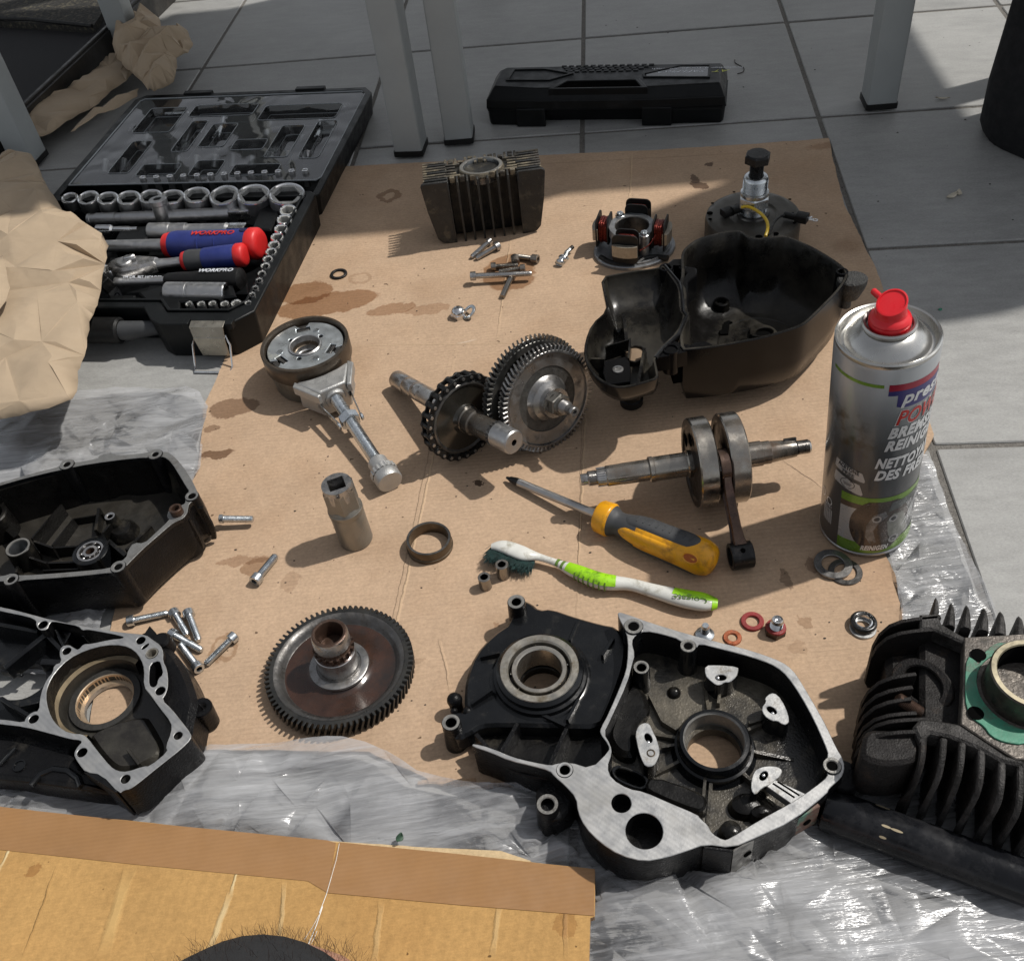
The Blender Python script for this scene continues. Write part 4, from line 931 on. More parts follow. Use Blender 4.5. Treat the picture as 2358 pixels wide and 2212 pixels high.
# extension
a, b = A('S', 795, 306, 30), A('S', 1310, 298, 30); d = (b-a).normalized(); Ln = (b-a).length; ax = frame(a, d)
t = thing('tool_extension', 'short thick chrome extension with knurled band above the blue ratchet handle', 'extension', a)
q = MB(); q.lathe([(0, 0), (8, 0), (9, 1.2), (9, 24), (8, 26)], 24, M=ax); q.lathe([(8, 26), (8.2, 26.2), (8.2, 44), (7.6, 44.4)], 40, 1, M=ax, radial=lambda i, a_: 1+.025*(i % 2)); q.lathe([(7.6, 44), (7.2, 45), (7.2, Ln-24), (8, Ln-22), (6.5, Ln-18)], 24, M=ax)
q.obj('shaft', [satin, satin], t); q = MB(); q.prism(rrect(-5.8, 5.8, -5.8, 5.8, .8, 2), Ln-19, Ln, M=ax, cham=.8); q.obj('square_drive', chrome, t)
a, b = A('S', 515, 300, 30), A('S', 733, 295, 30); d = (b-a).normalized(); Ln = (b-a).length; ax = frame(a, d)
t = thing('tool_extension', 'thin chrome quarter inch extension left of the thick extension', 'extension', a)
q = MB(); q.lathe([(0, 0), (5, 0), (5.6, .8), (5.6, 18), (3.4, 20), (3.4, Ln-10), (2.8, Ln-9), (2.8, Ln), (0, Ln)], 18, M=ax); q.obj('shaft', chrome, t)
def gripframe(p, d, up, r):
    d = Vector(d).normalized(); n = Vector(up); n = (n-d*n.dot(d)).normalized(); return frame(p+n*r, n, d)
# big ratchet with blue grip
def grip(name, t, pts, radii, m, seg=24, flat=1.0):
    q = MB(); q.tube(pts, radii, seg, flat=flat); return q.obj(name, m, t, sharp=50)
a, b = A('S', 560, 386, 28), A('S', 885, 380, 29); c1 = A('S', 1392, 372, 36)
t = thing('ratchet', 'large ratchet wrench with blue and red rubber grip', 'ratchet', a)
q = MB(); q.tube([a, b+(c1-b)*.03], [7.5, 8], 16, flat=.8); q.obj('shaft', satin, t)
dv = c1-b
grip('red_collar', t, [b+dv*k for k in (0, .01, .08, .15)], [8, 12.5, 14.2, 14.6], redgrip)
gb = grip('blue_sleeve', t, [b+dv*k for k in (.08, .14, .3, .5, .7, .86, .93)], [14.2, 15, 14.8, 14.6, 15.2, 15.8, 16], blue)
grip('red_cap', t, [b+dv*k for k in (.88, .9, .97, .995, 1.0)], [15.6, 16.6, 16.6, 14, 9], redgrip)
q = MB(); fc = frame(b+dv*.86+Vector((0, 1, 14)), (0, 0, 1), dv); q.prism(ell(0, 0, 4.5, 3), 0, 2.6, M=fc); q.obj('hang_hole', mat('dark_blue', (.008, .01, .05), 0, .5), t)
for k in (.36, .54, .72):
    q = MB(); q.tube([b+dv*k+Vector((0, -15.2, 2)), b+dv*k+Vector((.5, -12.5, 9)), b+dv*k+Vector((1, -8.5, 12.5))], 1.1, 6); q.obj('grip_rib', blue, gb)
fx = gripframe(b+dv*.55, dv, (0, -.16, 1), 15.3)
rp = mat('red_print', (.55, .03, .02), 0, .5)
part('lettering', textmesh('WORKPRO', 9.5, rp, lambda x, y, z: tuple((fx @ Vector((x*1.05, y*.85, z+.1-y*y*.02)))-ORG[gb]), .25, .2, bold=.02), gb)
# small ratchet
a, b, c1 = A('S', 672, 497, 34), A('S', 975, 466, 34), A('S', 1312, 430, 38); dv = c1-b
t = thing('ratchet', 'small ratchet wrench with round head and grey, blue and red grip', 'ratchet', a)
hm = frame(a+Vector((0, 0, -6)), (0, 0, 1), b-a)
q = MB(); hp = [(19*cos(x)*1.0, 14*sin(x)) for x in [pi/2+pi*i/18 for i in range(19)]]+[(14, -12), (34, -6), (34, 6), (14, 12)]
q.prism(hp, 0, 12, cham=2.5, M=hm); hd_ = q.obj('head', steel, t, bevel=1)
q = MB(); q.lathe([(0, 2.2), (7, 2.2), (8.5, 1.2), (8.5, -.5)], 24, M=hm @ T(0, 0, 12.2)); q.obj('cap_plate', satin, hd_)
q = MB(); q.prism(chai([(-2, -3), (5, -2.4), (11, 2), (8, 4.5), (0, 3)], 1), 0, 4, cham=.8, M=hm @ T(2, 1, 14)); q.obj('switch_lever', chrome, hd_)
q = MB(); q.tube([hm @ Vector((28, 0, 6)), hm @ Vector((44, 0, 6)), b], [6.5, 5.2, 5.6], 16, flat=.85); q.obj('shaft', satin, t)
grip('red_collar', t, [b+dv*k for k in (-.02, .01, .08, .13)], [6, 9.5, 10.4, 10.6], redgrip)
grip('grey_sleeve', t, [b+dv*k for k in (.07, .12, .3, .55, .8, .9)], [10.5, 11.3, 10.6, 11, 11.2, 11.2], greygrip)
grip('blue_band', t, [b+dv*k for k in (.34, .36, .6, .82, .84)], [10.9, 11.3, 11.7, 11.8, 11.4], blue)
grip('red_cap', t, [b+dv*k for k in (.84, .86, .96, .99, 1)], [11.2, 12.2, 12.2, 10, 6], redgrip)
# bit driver handle
a, b, c1 = A('S', 612, 577, 28), A('S', 890, 568, 28), A('S', 1296, 560, 34); dv = c1-b
t = thing('driver_handle', 'black handled spinner with white lettering lying between ratchet and deep socket', 'driver', a)
q = MB(); q.lathe([(0, 0), (4, 0), (5, 1), (5, 8), (4.4, 9), (4.4, (b-a).length+2)], 16, M=frame(a, b-a)); sh = q.obj('shaft', satin, t)
fx = frame(a+(b-a)*.56+Vector((0, 0, 3.6)), (0, -.55, 1), b-a)
part('lettering', textmesh('1/4 DR. BIT HOLDER', 4.6, txtw, lambda x, y, z: tuple((fx @ Vector((x*1.0, y*1.0+.5, z+1.0)))-ORG[sh]), .25), sh)
g_ = grip('grip', t, [b+dv*k for k in (-.01, .02, .15, .35, .6, .85, .97, 1)], [6, 7.5, 8.2, 8.6, 10.5, 11.5, 11, 7], rubber)
fx = gripframe(b+dv*.7, dv, (0, -.13, 1), 11.7)
part('lettering', textmesh('WORKPRO', 7.2, txtw, lambda x, y, z: tuple((fx @ Vector((x*1.05, y*.9, z+.1-y*y*.02)))-ORG[g_]), .25, .2, bold=.02), g_)
# deep socket in its slot
a, b = A('S', 888, 632, 34), A('S', 1210, 636, 34); Ln = (b-a).length; ax = frame(a, b-a)
t = thing('deep_socket', 'long satin deep socket lying across the front of the case above the tiny sockets', 'socket', a)
q = MB(); q.lathe([(0, 0), (9.6, 0), (10.6, 1.2), (10.6, Ln*.36), (10.1, Ln*.36+.5), (10.1, Ln*.4), (10.6, Ln*.4+.5), (10.6, Ln-1.2)], 28, M=ax); q.lathe([(10.6, Ln-1.2), (10, Ln)], 28, 1, M=ax); q.prism(circ(10, 28), Ln-9, Ln, holes=[circ(7.6, 6)], mat=1, caps=(0, 1), M=ax); q.lathe([(8, Ln-9), (0, Ln-9)], 12, 2, M=ax); q.obj('body', [satin, chrome, hole], t)
q = MB(); q.lathe([(10.3, Ln*.36+.5), (10.4, Ln*.37), (10.4, Ln*.39), (10.3, Ln*.4)], 60, M=ax, radial=lambda i, a_: 1+.02*(i % 2)); q.obj('knurl', satin, t)
# universal joint
p = A('S', 560, 585, 30); t = thing('universal_joint', 'small dark universal joint tipped in the slot under the adapter', 'universal joint', p)
m = T(*p) @ Rz(-.9) @ Rx(.3); q = MB(); q.box(-8, 8, -6, 6, -6, 8, M=m); q.obj('yoke', blacksteel, t, bevel=1); q = MB(); q.box(-4, 4, -6, 6, -20, -5, M=m); q.lathe([(0, -24), (5, -24), (5, -14)], 14, 0, M=m); q.obj('drive', chrome, t, bevel=.8)
# ================================================================== engine housings
def dome(cx, cy, z0, z1, r0, r1, m=0, seg=24, M=None, q=None):
    q = q or MB(); q.lathe([(r0, z0), (r1, z1-1), (r1-.8, z1), (0, z1)], seg, m, T(cx, cy, 0)); return q
def boss(q, x, y, z0, z1, r, rh, mside=0, mtop=1, mh=2, seg=24, depth=12, taper=0):
    "tube boss with a bored hole"
    q.lathe([(r+taper, z0), (r, z1-.5), (r-.4, z1)], seg, mside, T(x, y, 0))
    q.lathe([(r-.4, z1), (rh+.5, z1), (rh, z1-.6)], seg, mtop, T(x, y, 0))
    q.lathe([(rh, z1-.6), (rh, z1-depth), (0, z1-depth)], seg, mh, T(x, y, 0))
def rib(q, p, r_, w, z0, z1, m=0, za=None):
    "upright web between two plan points, top height z1 at p and za at r_"
    p = Vector(p[:2]); r_ = Vector(r_[:2]); d = (r_-p).normalized(); n = Vector((-d.y, d.x))*w/2; za = z1 if za is None else za
    n0 = n*1.5
    vs = [(*(p-n0), z0), (*(r_-n0), z0), (*(r_+n0), z0), (*(p+n0), z0), (*(p-n), z1), (*(r_-n), za), (*(r_+n), za), (*(p+n), z1)]
    q.add(vs, [(0, 3, 2, 1), (4, 5, 6, 7), (0, 1, 5, 4), (1, 2, 6, 5), (2, 3, 7, 6), (3, 0, 4, 7)], m)

# ---------------------------------------------------------------- C1: big crankcase half
ZT = 38.0
c1 = thing('crankcase_half', 'large crankcase half with bearing ring and bright machined lugs, front centre', 'crankcase', A('C', 1000, 700, 3))
outer = [(838, 135), (872, 142), (1000, 188), (1160, 236), (1300, 273), (1420, 303), (1505, 330), (1590, 362), (1640, 398), (1682, 460), (1740, 558), (1792, 650), (1842, 760), (1868, 800), (1880, 840), (1872, 880), (1850, 905), (1805, 945), (1800, 965), (1640, 1092), (1480, 1165), (1365, 1215),
         (1240, 1198), (1160, 1228), (1060, 1260), (960, 1278), (850, 1250), (760, 1192), (690, 1120), (657, 1050), (650, 985), (600, 930), (548, 885), (530, 862), (440, 838), (350, 818), (250, 775), (172, 750), (178, 736), (262, 758), (360, 800), (450, 822), (535, 838), (560, 828), (620, 822), (718, 852), (800, 772), (800, 745), (758, 690), (762, 665), (798, 600), (866, 440), (884, 375), (888, 262), (868, 205), (846, 165)]
chamber = [(966, 222), (1040, 236), (1128, 262), (1150, 300), (1200, 300), (1214, 280), (1300, 302), (1400, 327), (1500, 357), (1568, 387), (1618, 430), (1680, 522), (1740, 632), (1790, 745), (1806, 792), (1782, 822), (1790, 862), (1806, 885), (1740, 938), (1640, 1006), (1480, 1092), (1352, 1172), (1325, 1180), (1272, 1150), (1252, 1110), (1218, 1080), (1205, 1062), (1080, 1010), (960, 957), (890, 945), (812, 900), (790, 845), (812, 785), (808, 745), (775, 690), (805, 630), (885, 455), (905, 372), (918, 330), (902, 270), (922, 240)]
OW = chai(AP('C', outer, ZT), 1); CHW = chai(AP('C', chamber, ZT), 1)
h1 = A('C', 597, 857, ZT); h2 = A('C', 856, 1010, ZT); h3 = A('C', 961, 1137, ZT)
r1, r2, r3 = rmm('C', 597, 857, 29, ZT), rmm('C', 856, 1010, 46, ZT), rmm('C', 961, 1137, 86, ZT)
q = MB(); q.prism(OW, 5, ZT, holes=[CHW, circ(r1, 28, h1.x, h1.y), circ(r2, 36, h2.x, h2.y), circ(r3, 48, h3.x, h3.y)], mat=0, top=1, cham=.35)
rim1 = q.obj('machined_rim', [blackside, alu], c1, sharp=30)
for p, r, z in ((h1, r1, 22), (h2, r2, 24), (h3, r3, 20)):
    q = MB(); q.lathe([(r+.3, z), (0, z)], 32, 0, T(p.x, p.y, 0)); q.obj('bore_floor', innerdk, rim1)
# floor of the chamber
seal = A('C', 1283, 722, 27); rs = rmm('C', 1283, 722, 183, 27); rh = rmm('C', 1278, 715, 138, 27)
flo = offset(ccw(CHW), 2)
q = MB(); q.prism(flo, 6, 13.5, holes=[circ(rh-1.5, 48, seal.x, seal.y-1.5)], mat=0); q.obj('chamber_floor', inner, c1)
q = MB(); q.lathe([(rs+2.5, 13), (rs, 16), (rs, 20), (rs-1.5, 20.6), (rs-1.5, 25), (rs-3, 27.5), (rs-5, 27.8), (rh+1.2, 27.2), (rh, 26), (rh, 4)], 56, 0, T(seal.x, seal.y, 0), mats=[0, 0, 0, 0, 0, 0, 0, 1, 1]); q.obj('seal_ring', [black, aludull], c1)
for a in (.35, 1.45, 2.7, 3.4, 4.4, 5.3, 6.0):
    q = MB(); v = Vector((cos(a), sin(a))); rib(q, seal.xy+v*(rs-1), seal.xy+v*(rs+24), 2.0, 12, 19, 0, 14); q.obj('rib', inner, c1)
q = MB(); s0 = A('C', 882, 900, 16); q.prism(chai(AP('C', [(810, 850), (850, 835), (960, 880), (985, 910), (975, 945), (940, 955), (850, 920), (815, 890)], 20), 1), 12, 21, holes=[chai(AP('C', [(822, 862), (855, 850), (950, 888), (968, 912), (960, 932), (935, 940), (860, 908), (830, 888)], 20), 1)], mat=0, cham=.5); q.obj('slot_wall', black, c1)
q = MB(); q.prism(AP('C', [(830, 860), (855, 850), (955, 890), (960, 935), (935, 940), (840, 895)], 14), 13, 14.2); q.obj('slot_opening', hole, c1)
# dished walls and cast shapes inside
q = MB(); q.prism(chai(AP('C', [(800, 640), (860, 500), (900, 440), (950, 470), (985, 520), (990, 590), (950, 630), (925, 680), (930, 800), (860, 800), (810, 760), (785, 700)], 22), 2), 12, 22, cham=3, taper=1); q.obj('cast_web', innerdk, c1)
q = MB(); q.prism(chai(AP('C', [(990, 890), (1200, 960), (1250, 1000), (1240, 1050), (1200, 1062), (1010, 985), (960, 950)], 24), 1), 12, 27, cham=1.5); q.obj('cast_web', innerdk, c1)
for u, v, w_, h_, zz in ((1430, 1010, 85, 65, 20), (1360, 1130, 58, 60, 24), (1500, 1045, 60, 40, 22)):
    p = A('C', u, v, zz); r = rmm('C', u, v, w_, zz); q = MB(); q.lathe([(r*1.1, 12), (r*.95, zz-5), (r*.8, zz-1), (r*.4, zz+.8), (0, zz+1)], 28, 0, T(p.x, p.y, 0) @ Matrix.Diagonal((1, h_/w_, 1, 1))); q.obj('cast_pocket', innerdk, c1)
for (u, v, ra, rb, z0, z1, mt) in ((912, 200, 45, 25, 20, ZT+1.3, 1), (1162, 290, 38, 20, 12, ZT+1.3, 1), (948, 388, 38, 22, 12, 36, 1), (1822, 838, 44, 25, 12, ZT+1.3, 1), (597, 857, 40, 24, 8, ZT+.5, 1)):
    p = A('C', u, v, z1); ra = rmm('C', u, v, ra, z1); rb = rmm('C', u, v, rb, z1); q = MB(); boss(q, p.x, p.y, z0, z1, ra, rb, 0, 1, 2, taper=1); q.lathe([(rb+.3, z1-.85), (0, z1-.85)], 20, 2, T(p.x, p.y, 0)) if z1 > ZT+1 else None; q.obj('bolt_boss', [black, aludull if u != 597 else alu, hole], c1)  # dark disc near the top stands in for the shaded depth of the bore
p = A('C', 1098, 498, 16); q = MB(); q.sphere((p.x, p.y, 13), 4.6); q.obj('cast_pip', innerdk, c1)
for (a, b, z) in (((985, 520), (1045, 640), 17), ((1045, 640), (1110, 680), 17), ((1040, 760), (1100, 750), 17), ((1300, 560), (1310, 480), 17), ((1440, 650), (1520, 625), 17), ((1240, 900), (1232, 990), 19), ((1400, 870), (1470, 930), 17)):
    q = MB(); rib(q, A('C', *a, z), A('C', *b, z), 1.7, 12, z+2); q.obj('rib', inner, c1)
# bright lugs
def lug(pts, z, slotc, slotr, rot, label=None, screw=None, extra=None):
    q = MB(); P_ = AP('C', pts, z); sc = A('C', *slotc, z); rr_ = rmm('C', *slotc, slotr, z)
    hl = ell(sc.x, sc.y, rr_, rr_*.62, 20, rot)
    q.prism(offset(ccw(chai(P_, 1)), .6), 12, z-6, top_outer=offset(ccw(chai(P_, 1)), -.2), mat=2, caps=(0, 0)) if False else None
    q.prism(chai(P_, 1), 12, z, holes=[hl], mat=0, top=1, cham=.3); o = q.obj('machined_lug', [black, alubright], c1)
    q = MB(); q.lathe([(rr_*1.05, z-5), (0, z-5)], 20, 0, T(sc.x, sc.y, 0)); q.obj('slot_floor', hole, o)
    if screw:
        s_ = A('C', *screw, z); q = MB(); q.sphere((s_.x, s_.y, z-1.6), rr_*.42); q.obj('screw', chrome, o)
    return o
lz = 30
lug([(1238, 380), (1300, 378), (1392, 386), (1392, 406), (1384, 432), (1352, 458), (1330, 456), (1310, 470), (1290, 470), (1262, 448), (1240, 425)], lz, (1312, 436), 26, -.1, screw=(1298, 434))
lug([(1540, 505), (1572, 512), (1608, 568), (1628, 632), (1612, 652), (1590, 648), (1572, 634), (1545, 634), (1510, 610), (1497, 575), (1520, 545), (1512, 530)], lz, (1545, 585), 26, -.9, screw=(1550, 596))
lug([(958, 642), (985, 645), (1000, 680), (1020, 720), (1034, 775), (1022, 812), (1005, 840), (968, 845), (945, 805), (928, 740), (920, 690), (935, 655)], lz, (980, 712), 26, -1.3, screw=(980, 728))
s_ = A('C', 992, 782, lz); q = MB(); q.lathe([(2.6, lz+.2), (1.8, lz+.3), (1.6, lz-2), (0, lz-2)], 16, 0, T(s_.x, s_.y, 0)); q.obj('brass_hole', bronze, c1)
lug([(1478, 852), (1520, 840), (1570, 842), (1596, 860), (1582, 890), (1560, 905), (1540, 925), (1500, 940), (1470, 975), (1450, 950), (1452, 905), (1462, 872)], lz, (1508, 885), 27, .75, screw=(1508, 880))
q = MB(); q.prism(AP('C', [(1522, 935), (1560, 905), (1712, 975), (1668, 1004), (1640, 1018)], 30), 24, 30.4, mat=0, cham=.3); q.obj('machined_bridge', alubright, c1)
for k, (a, b) in enumerate((((1550, 920), (1650, 985)), ((1572, 912), (1672, 975)))):
    q = MB(); rib(q, A('C', *a, 30.5), A('C', *b, 30.5), .9, 30, 30.7); q.obj('bridge_groove', hole, c1)
# left black body with the bearing
LB = [(838, 200), (760, 185), (640, 152), (535, 115), (480, 122), (445, 92), (405, 75), (340, 100), (352, 180), (262, 240), (182, 330), (142, 440), (135, 540), (145, 590), (110, 585), (60, 600), (70, 690), (110, 720), (170, 690), (215, 660), (300, 655), (560, 660), (760, 665), (800, 590), (862, 430), (880, 360), (884, 270)]
LBW = chai(AP('C', LB, 23), 1)
bc = A('C', 480, 392, 33); rb0 = rmm('C', 480, 392, 180, 33); rbi = rmm('C', 486, 405, 104, 33)
q = MB(); q.prism(LBW, 9, 23, holes=[circ(rb0-1, 56, bc.x, bc.y)], mat=0, cham=2.2); body = q.obj('bearing_housing', black, c1, bevel=.8)
q = MB(); rg = rb0+5.5
q.lathe([(rg+3, 22), (rg+1.5, 23.5), (rg, 24), (rg-.6, 27), (rg-2.4, 28), (rg-2.8, 31), (rb0+.8, 32.4), (rb0+.2, 33)], 64, 0, T(bc.x, bc.y, 0)); q.obj('bearing_collar', black, c1)
br = []
q = MB(); q.lathe([(rb0+.2, 33), (rb0-.2, 33.6), (rb0-4.2, 33.6), (rb0-5.2, 32.4), (rb0-5.6, 24)], 64, 0, T(bc.x, bc.y, 0)); bo = q.obj('outer_race', mat('bearing_steel', (.34, .32, .28), .85, .4, .2, 80, .1, 700, dirt=((.1, .08, .05), .58, 90, .1)), c1)
q = MB(); q.lathe([(rbi+3.4, 24), (rbi+3.4, 31.6), (rbi+3, 32.2), (rbi+.6, 32.2), (rbi, 31.6), (rbi, 14), (rbi+1, 13)], 56, 0, T(bc.x, bc.y, 0)); q.obj('inner_race', mat('inner_race_steel', (.4, .37, .32), .9, .3, .15, 60, .05, 500), c1)
q = MB(); q.lathe([(rb0-5.4, 25), (rbi+3.2, 25)], 48, 0, T(bc.x, bc.y, 0)); q.obj('cage', innerdk, c1)
rm = (rb0-5.6+rbi+3.4)/2
for k in range(9):
    a = 2*pi*k/9+.2; q = MB(); q.sphere((bc.x+rm*cos(a), bc.y+rm*sin(a), 26), (rb0-5.6-rbi-3.4)/2*1.02, seg=14); q.obj('bearing_ball', chrome, bo)
# base plate under the left part and the ribbed pocket
BP = [(840, 215), (640, 160), (490, 125), (345, 105), (355, 190), (265, 250), (185, 335), (140, 450), (140, 560), (170, 640), (172, 745), (230, 810), (330, 880), (430, 912), (545, 935), (640, 960), (700, 880), (800, 770), (770, 680), (880, 430)]
q = MB(); q.prism(chai(AP('C', BP, 12), 1), 4, 10.5, holes=[circ(rbi+.2, 40, bc.x, bc.y)], cham=.8); q.obj('base_wall', innerdk, c1)
q = MB(); q.prism(chai(AP('C', [(180, 745), (262, 765), (350, 806), (450, 828), (535, 845), (590, 900), (560, 925), (430, 905), (330, 870), (230, 800)], 22), 1), 5, 26); q.obj('lower_skirt', blackside, c1, bevel=1)
for (a, b, w) in (((380, 640), (308, 770), 2.4), ((605, 665), (520, 850), 2.4), ((190, 690), (250, 760), 2.4), ((660, 165), (620, 260), 1.4), ((450, 580), (600, 650), 2.0)):
    q = MB(); rib(q, A('C', *a, 27), A('C', *b, 27), w, 9, 26); q.obj('rib', blackside if a[1] > 600 else black, c1)
for (a, b) in (((210, 345), (300, 330)), ((170, 560), (265, 500)), ((820, 260), (770, 345)), ((660, 540), (610, 640))):
    q = MB(); rib(q, A('C', *a, 25), A('C', *b, 25), 1.8, 20, 26.5, 0, 28); q.obj('rib', black, c1)
# bosses outside
def outboss(u, v, z1, ru, rhu, z0=3.2, tap=1.2, m=1):
    p = A('C', u, v, z1); r = rmm('C', u, v, ru, z1); rr_ = rmm('C', u, v, rhu, z1); q = MB(); boss(q, p.x, p.y, z0, z1, r, rr_, 0, m, 2, taper=tap, depth=16); q.obj('mounting_boss', [blackside, aludull, hole], c1); return p, r
outboss(375, 88, 33, 41, 22); outboss(76, 640, 30, 43, 25)
p, r = outboss(518, 1015, 30, 52, 31)
q = MB(); q.prism(chai(AP('C', [(470, 930), (560, 860), (650, 950), (640, 1050), (560, 1100), (480, 1080), (462, 1010)], 22), 1), 6, 24, cham=2); q.obj('mounting_ear', blackside, c1, bevel=1)
for (u, v, z, ru) in ((88, 520, 22, 36), (150, 580, 24, 24), (88, 580, 16, 18)):
    p = A('C', u, v, z); r = rmm('C', u, v, ru, z); q = MB(); q.sphere((p.x, p.y, z-r), r, 0, 20, 10); q.lathe([(r*.8, 3), (r*.9, z-r)], 18, 0, T(p.x, p.y, 0)); q.obj('round_lug', blackside, c1)
p = A('C', 1880, 885, 28); q = MB(); q.lathe([(7, 6), (9.6, 9), (10, 26), (9, 28), (0, 28)], 28, 0, T(p.x-1, p.y+1, 0)); q.obj('corner_lug', blackside, c1)
# front machined end face and gasket face
e0, e1, e2, e3 = A('C', 1365, 1217, ZT), A('C', 1800, 967, ZT), A('C', 1390, 1330, 4), A('C', 1232, 1200, ZT)
n_ = Vector((.55, -.83)); pl = lambda v, z: (v.x, v.y, z)
def proudbox(a, b, w, z0, z1, name, m):
    d = (b.xy-a.xy).normalized(); nn_ = Vector((d.y, -d.x)); nn_ = nn_ if nn_.y < 0 else -nn_
    q = MB(); q.prism([a.xy, b.xy, b.xy+nn_*w, a.xy+nn_*w], z0, z1, cham=.5); return q.obj(name, m, c1)
mid = e0+(e1-e0)*.42; mid2 = e0+(e1-e0)*.62
proudbox(e0, mid, 1.2, 5, 36, 'end_face', aludull); proudbox(e3, e0, 2.0, 5, 37.2, 'end_face', blackside)
proudbox(e0+(e1-e0)*.66, e0+(e1-e0)*.9, 2.5, 12, 34, 'gasket_face', mat('flaking_green_gasket', (.1, .2, .15), 0, .6, .4, 90, .4, 500, dirt=((.14, .08, .06), .5, 60, .06)))
d_ = (e1-e0).normalized(); nn_ = Vector((d_.y, -d_.x, 0))
for k in (.16, .78):
    p = e0+(e1-e0)*k; q = MB(); q.lathe([(2.6, 0), (2.6, .5), (0, .5)], 18, 0, frame((p.x+nn_.x*(1.3 if k < .5 else 2.6), p.y+nn_.y*(1.3 if k < .5 else 2.6), 22), nn_)); q.obj('stud_hole', hole, c1)
q = MB(); q.prism(offset(ccw(OW), -3), 3.1, 5.2); q.obj('under_wall', innerdk, c1)
bpy.data.objects.remove(bpy.data.objects['under_wall'])

# ---------------------------------------------------------------- C2: left crankcase half
Z2 = 38.0
c2 = thing('crankcase_half', 'crankcase half with round crank chamber and bare machined gasket face, lower left', 'crankcase', A('B', 800, 900, 3))
out2 = [(-260, 60), (-100, 100), (0, 130), (120, 155), (250, 190), (420, 235), (700, 290), (900, 325), (1060, 345), (1190, 355), (1250, 400), (1310, 440), (1335, 500), (1330, 570), (1365, 640), (1375, 760), (1360, 830), (1322, 888), (1400, 960), (1480, 1060), (1562, 1165), (1560, 1210), (1480, 1290), (1360, 1385), (1240, 1480), (1130, 1570), (1062, 1618), (1012, 1625), (975, 1655), (830, 1497), (700, 1480), (650, 1420), (607, 1350), (607, 1312), (640, 1262), (668, 1235), (655, 1216), (580, 1210), (400, 1160), (200, 1108), (0, 1085), (-260, 1050),
        (-260, 1015), (0, 1050), (60, 1052), (195, 1075), (212, 1030), (262, 988), (318, 978), (324, 880), (350, 785), (385, 715), (430, 665), (440, 605), (505, 580), (482, 510), (500, 452), (560, 437), (605, 465), (640, 482), (680, 432), (740, 432), (900, 396), (1000, 388), (1012, 368), (740, 316), (700, 315), (672, 320), (640, 285), (520, 262), (432, 246), (405, 262), (385, 315), (325, 322), (292, 280), (298, 240), (232, 208), (0, 162), (-260, 95)]
ch2 = [(372, 850), (395, 760), (450, 662), (560, 552), (700, 482), (860, 440), (1000, 440), (1095, 480), (1155, 560), (1178, 640), (1172, 780), (1230, 850), (1305, 955), (1398, 1070), (1400, 1150), (1352, 1270), (1370, 1312), (1222, 1430), (1172, 1430), (1042, 1475), (960, 1470), (900, 1432), (800, 1312), (712, 1195), (672, 1168), (600, 1165), (520, 1140), (442, 1072), (393, 975)]
H2 = [(350, 275, 37), (545, 490, 34), (1150, 403, 36), (1310, 815, 39), (275, 1045, 38), (670, 1318, 40), (1455, 1180, 35), (1025, 1535, 38), (1242, 510, 48)]
hp = []
for u, v, r in H2: p = A('B', u, v, Z2); hp.append((p, rmm('B', u, v, r, Z2)))
pocket = chai(AP('B', [(1228, 592), (1302, 565), (1318, 610), (1333, 680), (1290, 718), (1283, 770), (1248, 790), (1218, 765), (1218, 680)], Z2), 1)
slot = ell(*A('B', 1187, 452, Z2).xy, rmm('B', 1187, 452, 34, Z2), rmm('B', 1187, 452, 15, Z2), 18, .75)
O2 = chai(AP('B', out2, Z2), 1); CH2 = chai(AP('B', ch2, Z2), 1)
q = MB(); q.prism(O2, 8, Z2, holes=[CH2, pocket, slot]+[circ(r, 22, p.x, p.y) for p, r in hp], mat=0, top=1, cham=.35); rim2 = q.obj('machined_rim', [blackside, alu], c2)
q = MB(); q.prism(pocket, 22, 23); q.obj('pocket_floor', innerdk, rim2)
for k, (p, r) in enumerate(hp):
    q = MB(); q.lathe([(r+.2, 22), (0, 22)], 20, 0, T(p.x, p.y, 0)); q.obj('bore_floor', hole, rim2)
    if k in (6, 7):
        q = MB(); q.lathe([(r-.2+(.25 if j % 2 else 0), 36.5-j*.7) for j in range(18)], 18, 0, T(p.x, p.y, 0)); q.obj('bore_thread', steeldk, rim2)
p, r = hp[8]; q = MB(); q.lathe([(r, 38.3), (r-.9, 38.3), (r-1.3, 37.5), (r-1.3, 24)], 28, 0, T(p.x, p.y, 0)); q.obj('dowel_bush', MATS.get('bearing_steel') or bronze, c2)
# crank chamber
cc2 = A('B', 862, 888, 14); rr2 = rmm('B', 862, 888, 218, 14); cham_m = mat('oily_chamber', (.06, .056, .047), .5, .4, .35, 40, .3, 400, dirt=((.018, .016, .014), .5, 34, .12, .28))
q = MB(); q.prism(offset(ccw(CH2), 1.5), 7, 13, holes=[circ(rr2, 48, cc2.x, cc2.y)], mat=0); q.obj('chamber_floor', cham_m, c2)
cen = A('B', 800, 800, 30); rc = rmm('B', 800, 800, 400, 30)
q = MB(); q.lathe([(rc*.96, 33), (rc*.93, 25), (rc*.84, 24), (rc*.82, 18), (rc*.8, 13.2)], 72, 0, T(cen.x+1, cen.y-2, 0), a0=radians(50), a1=radians(262), mats=[0, 1, 0, 0]); q.obj('chamber_step', [cham_m, mat('tan_deposit', (.2, .155, .095), .4, .45, .3, 50)], c2)
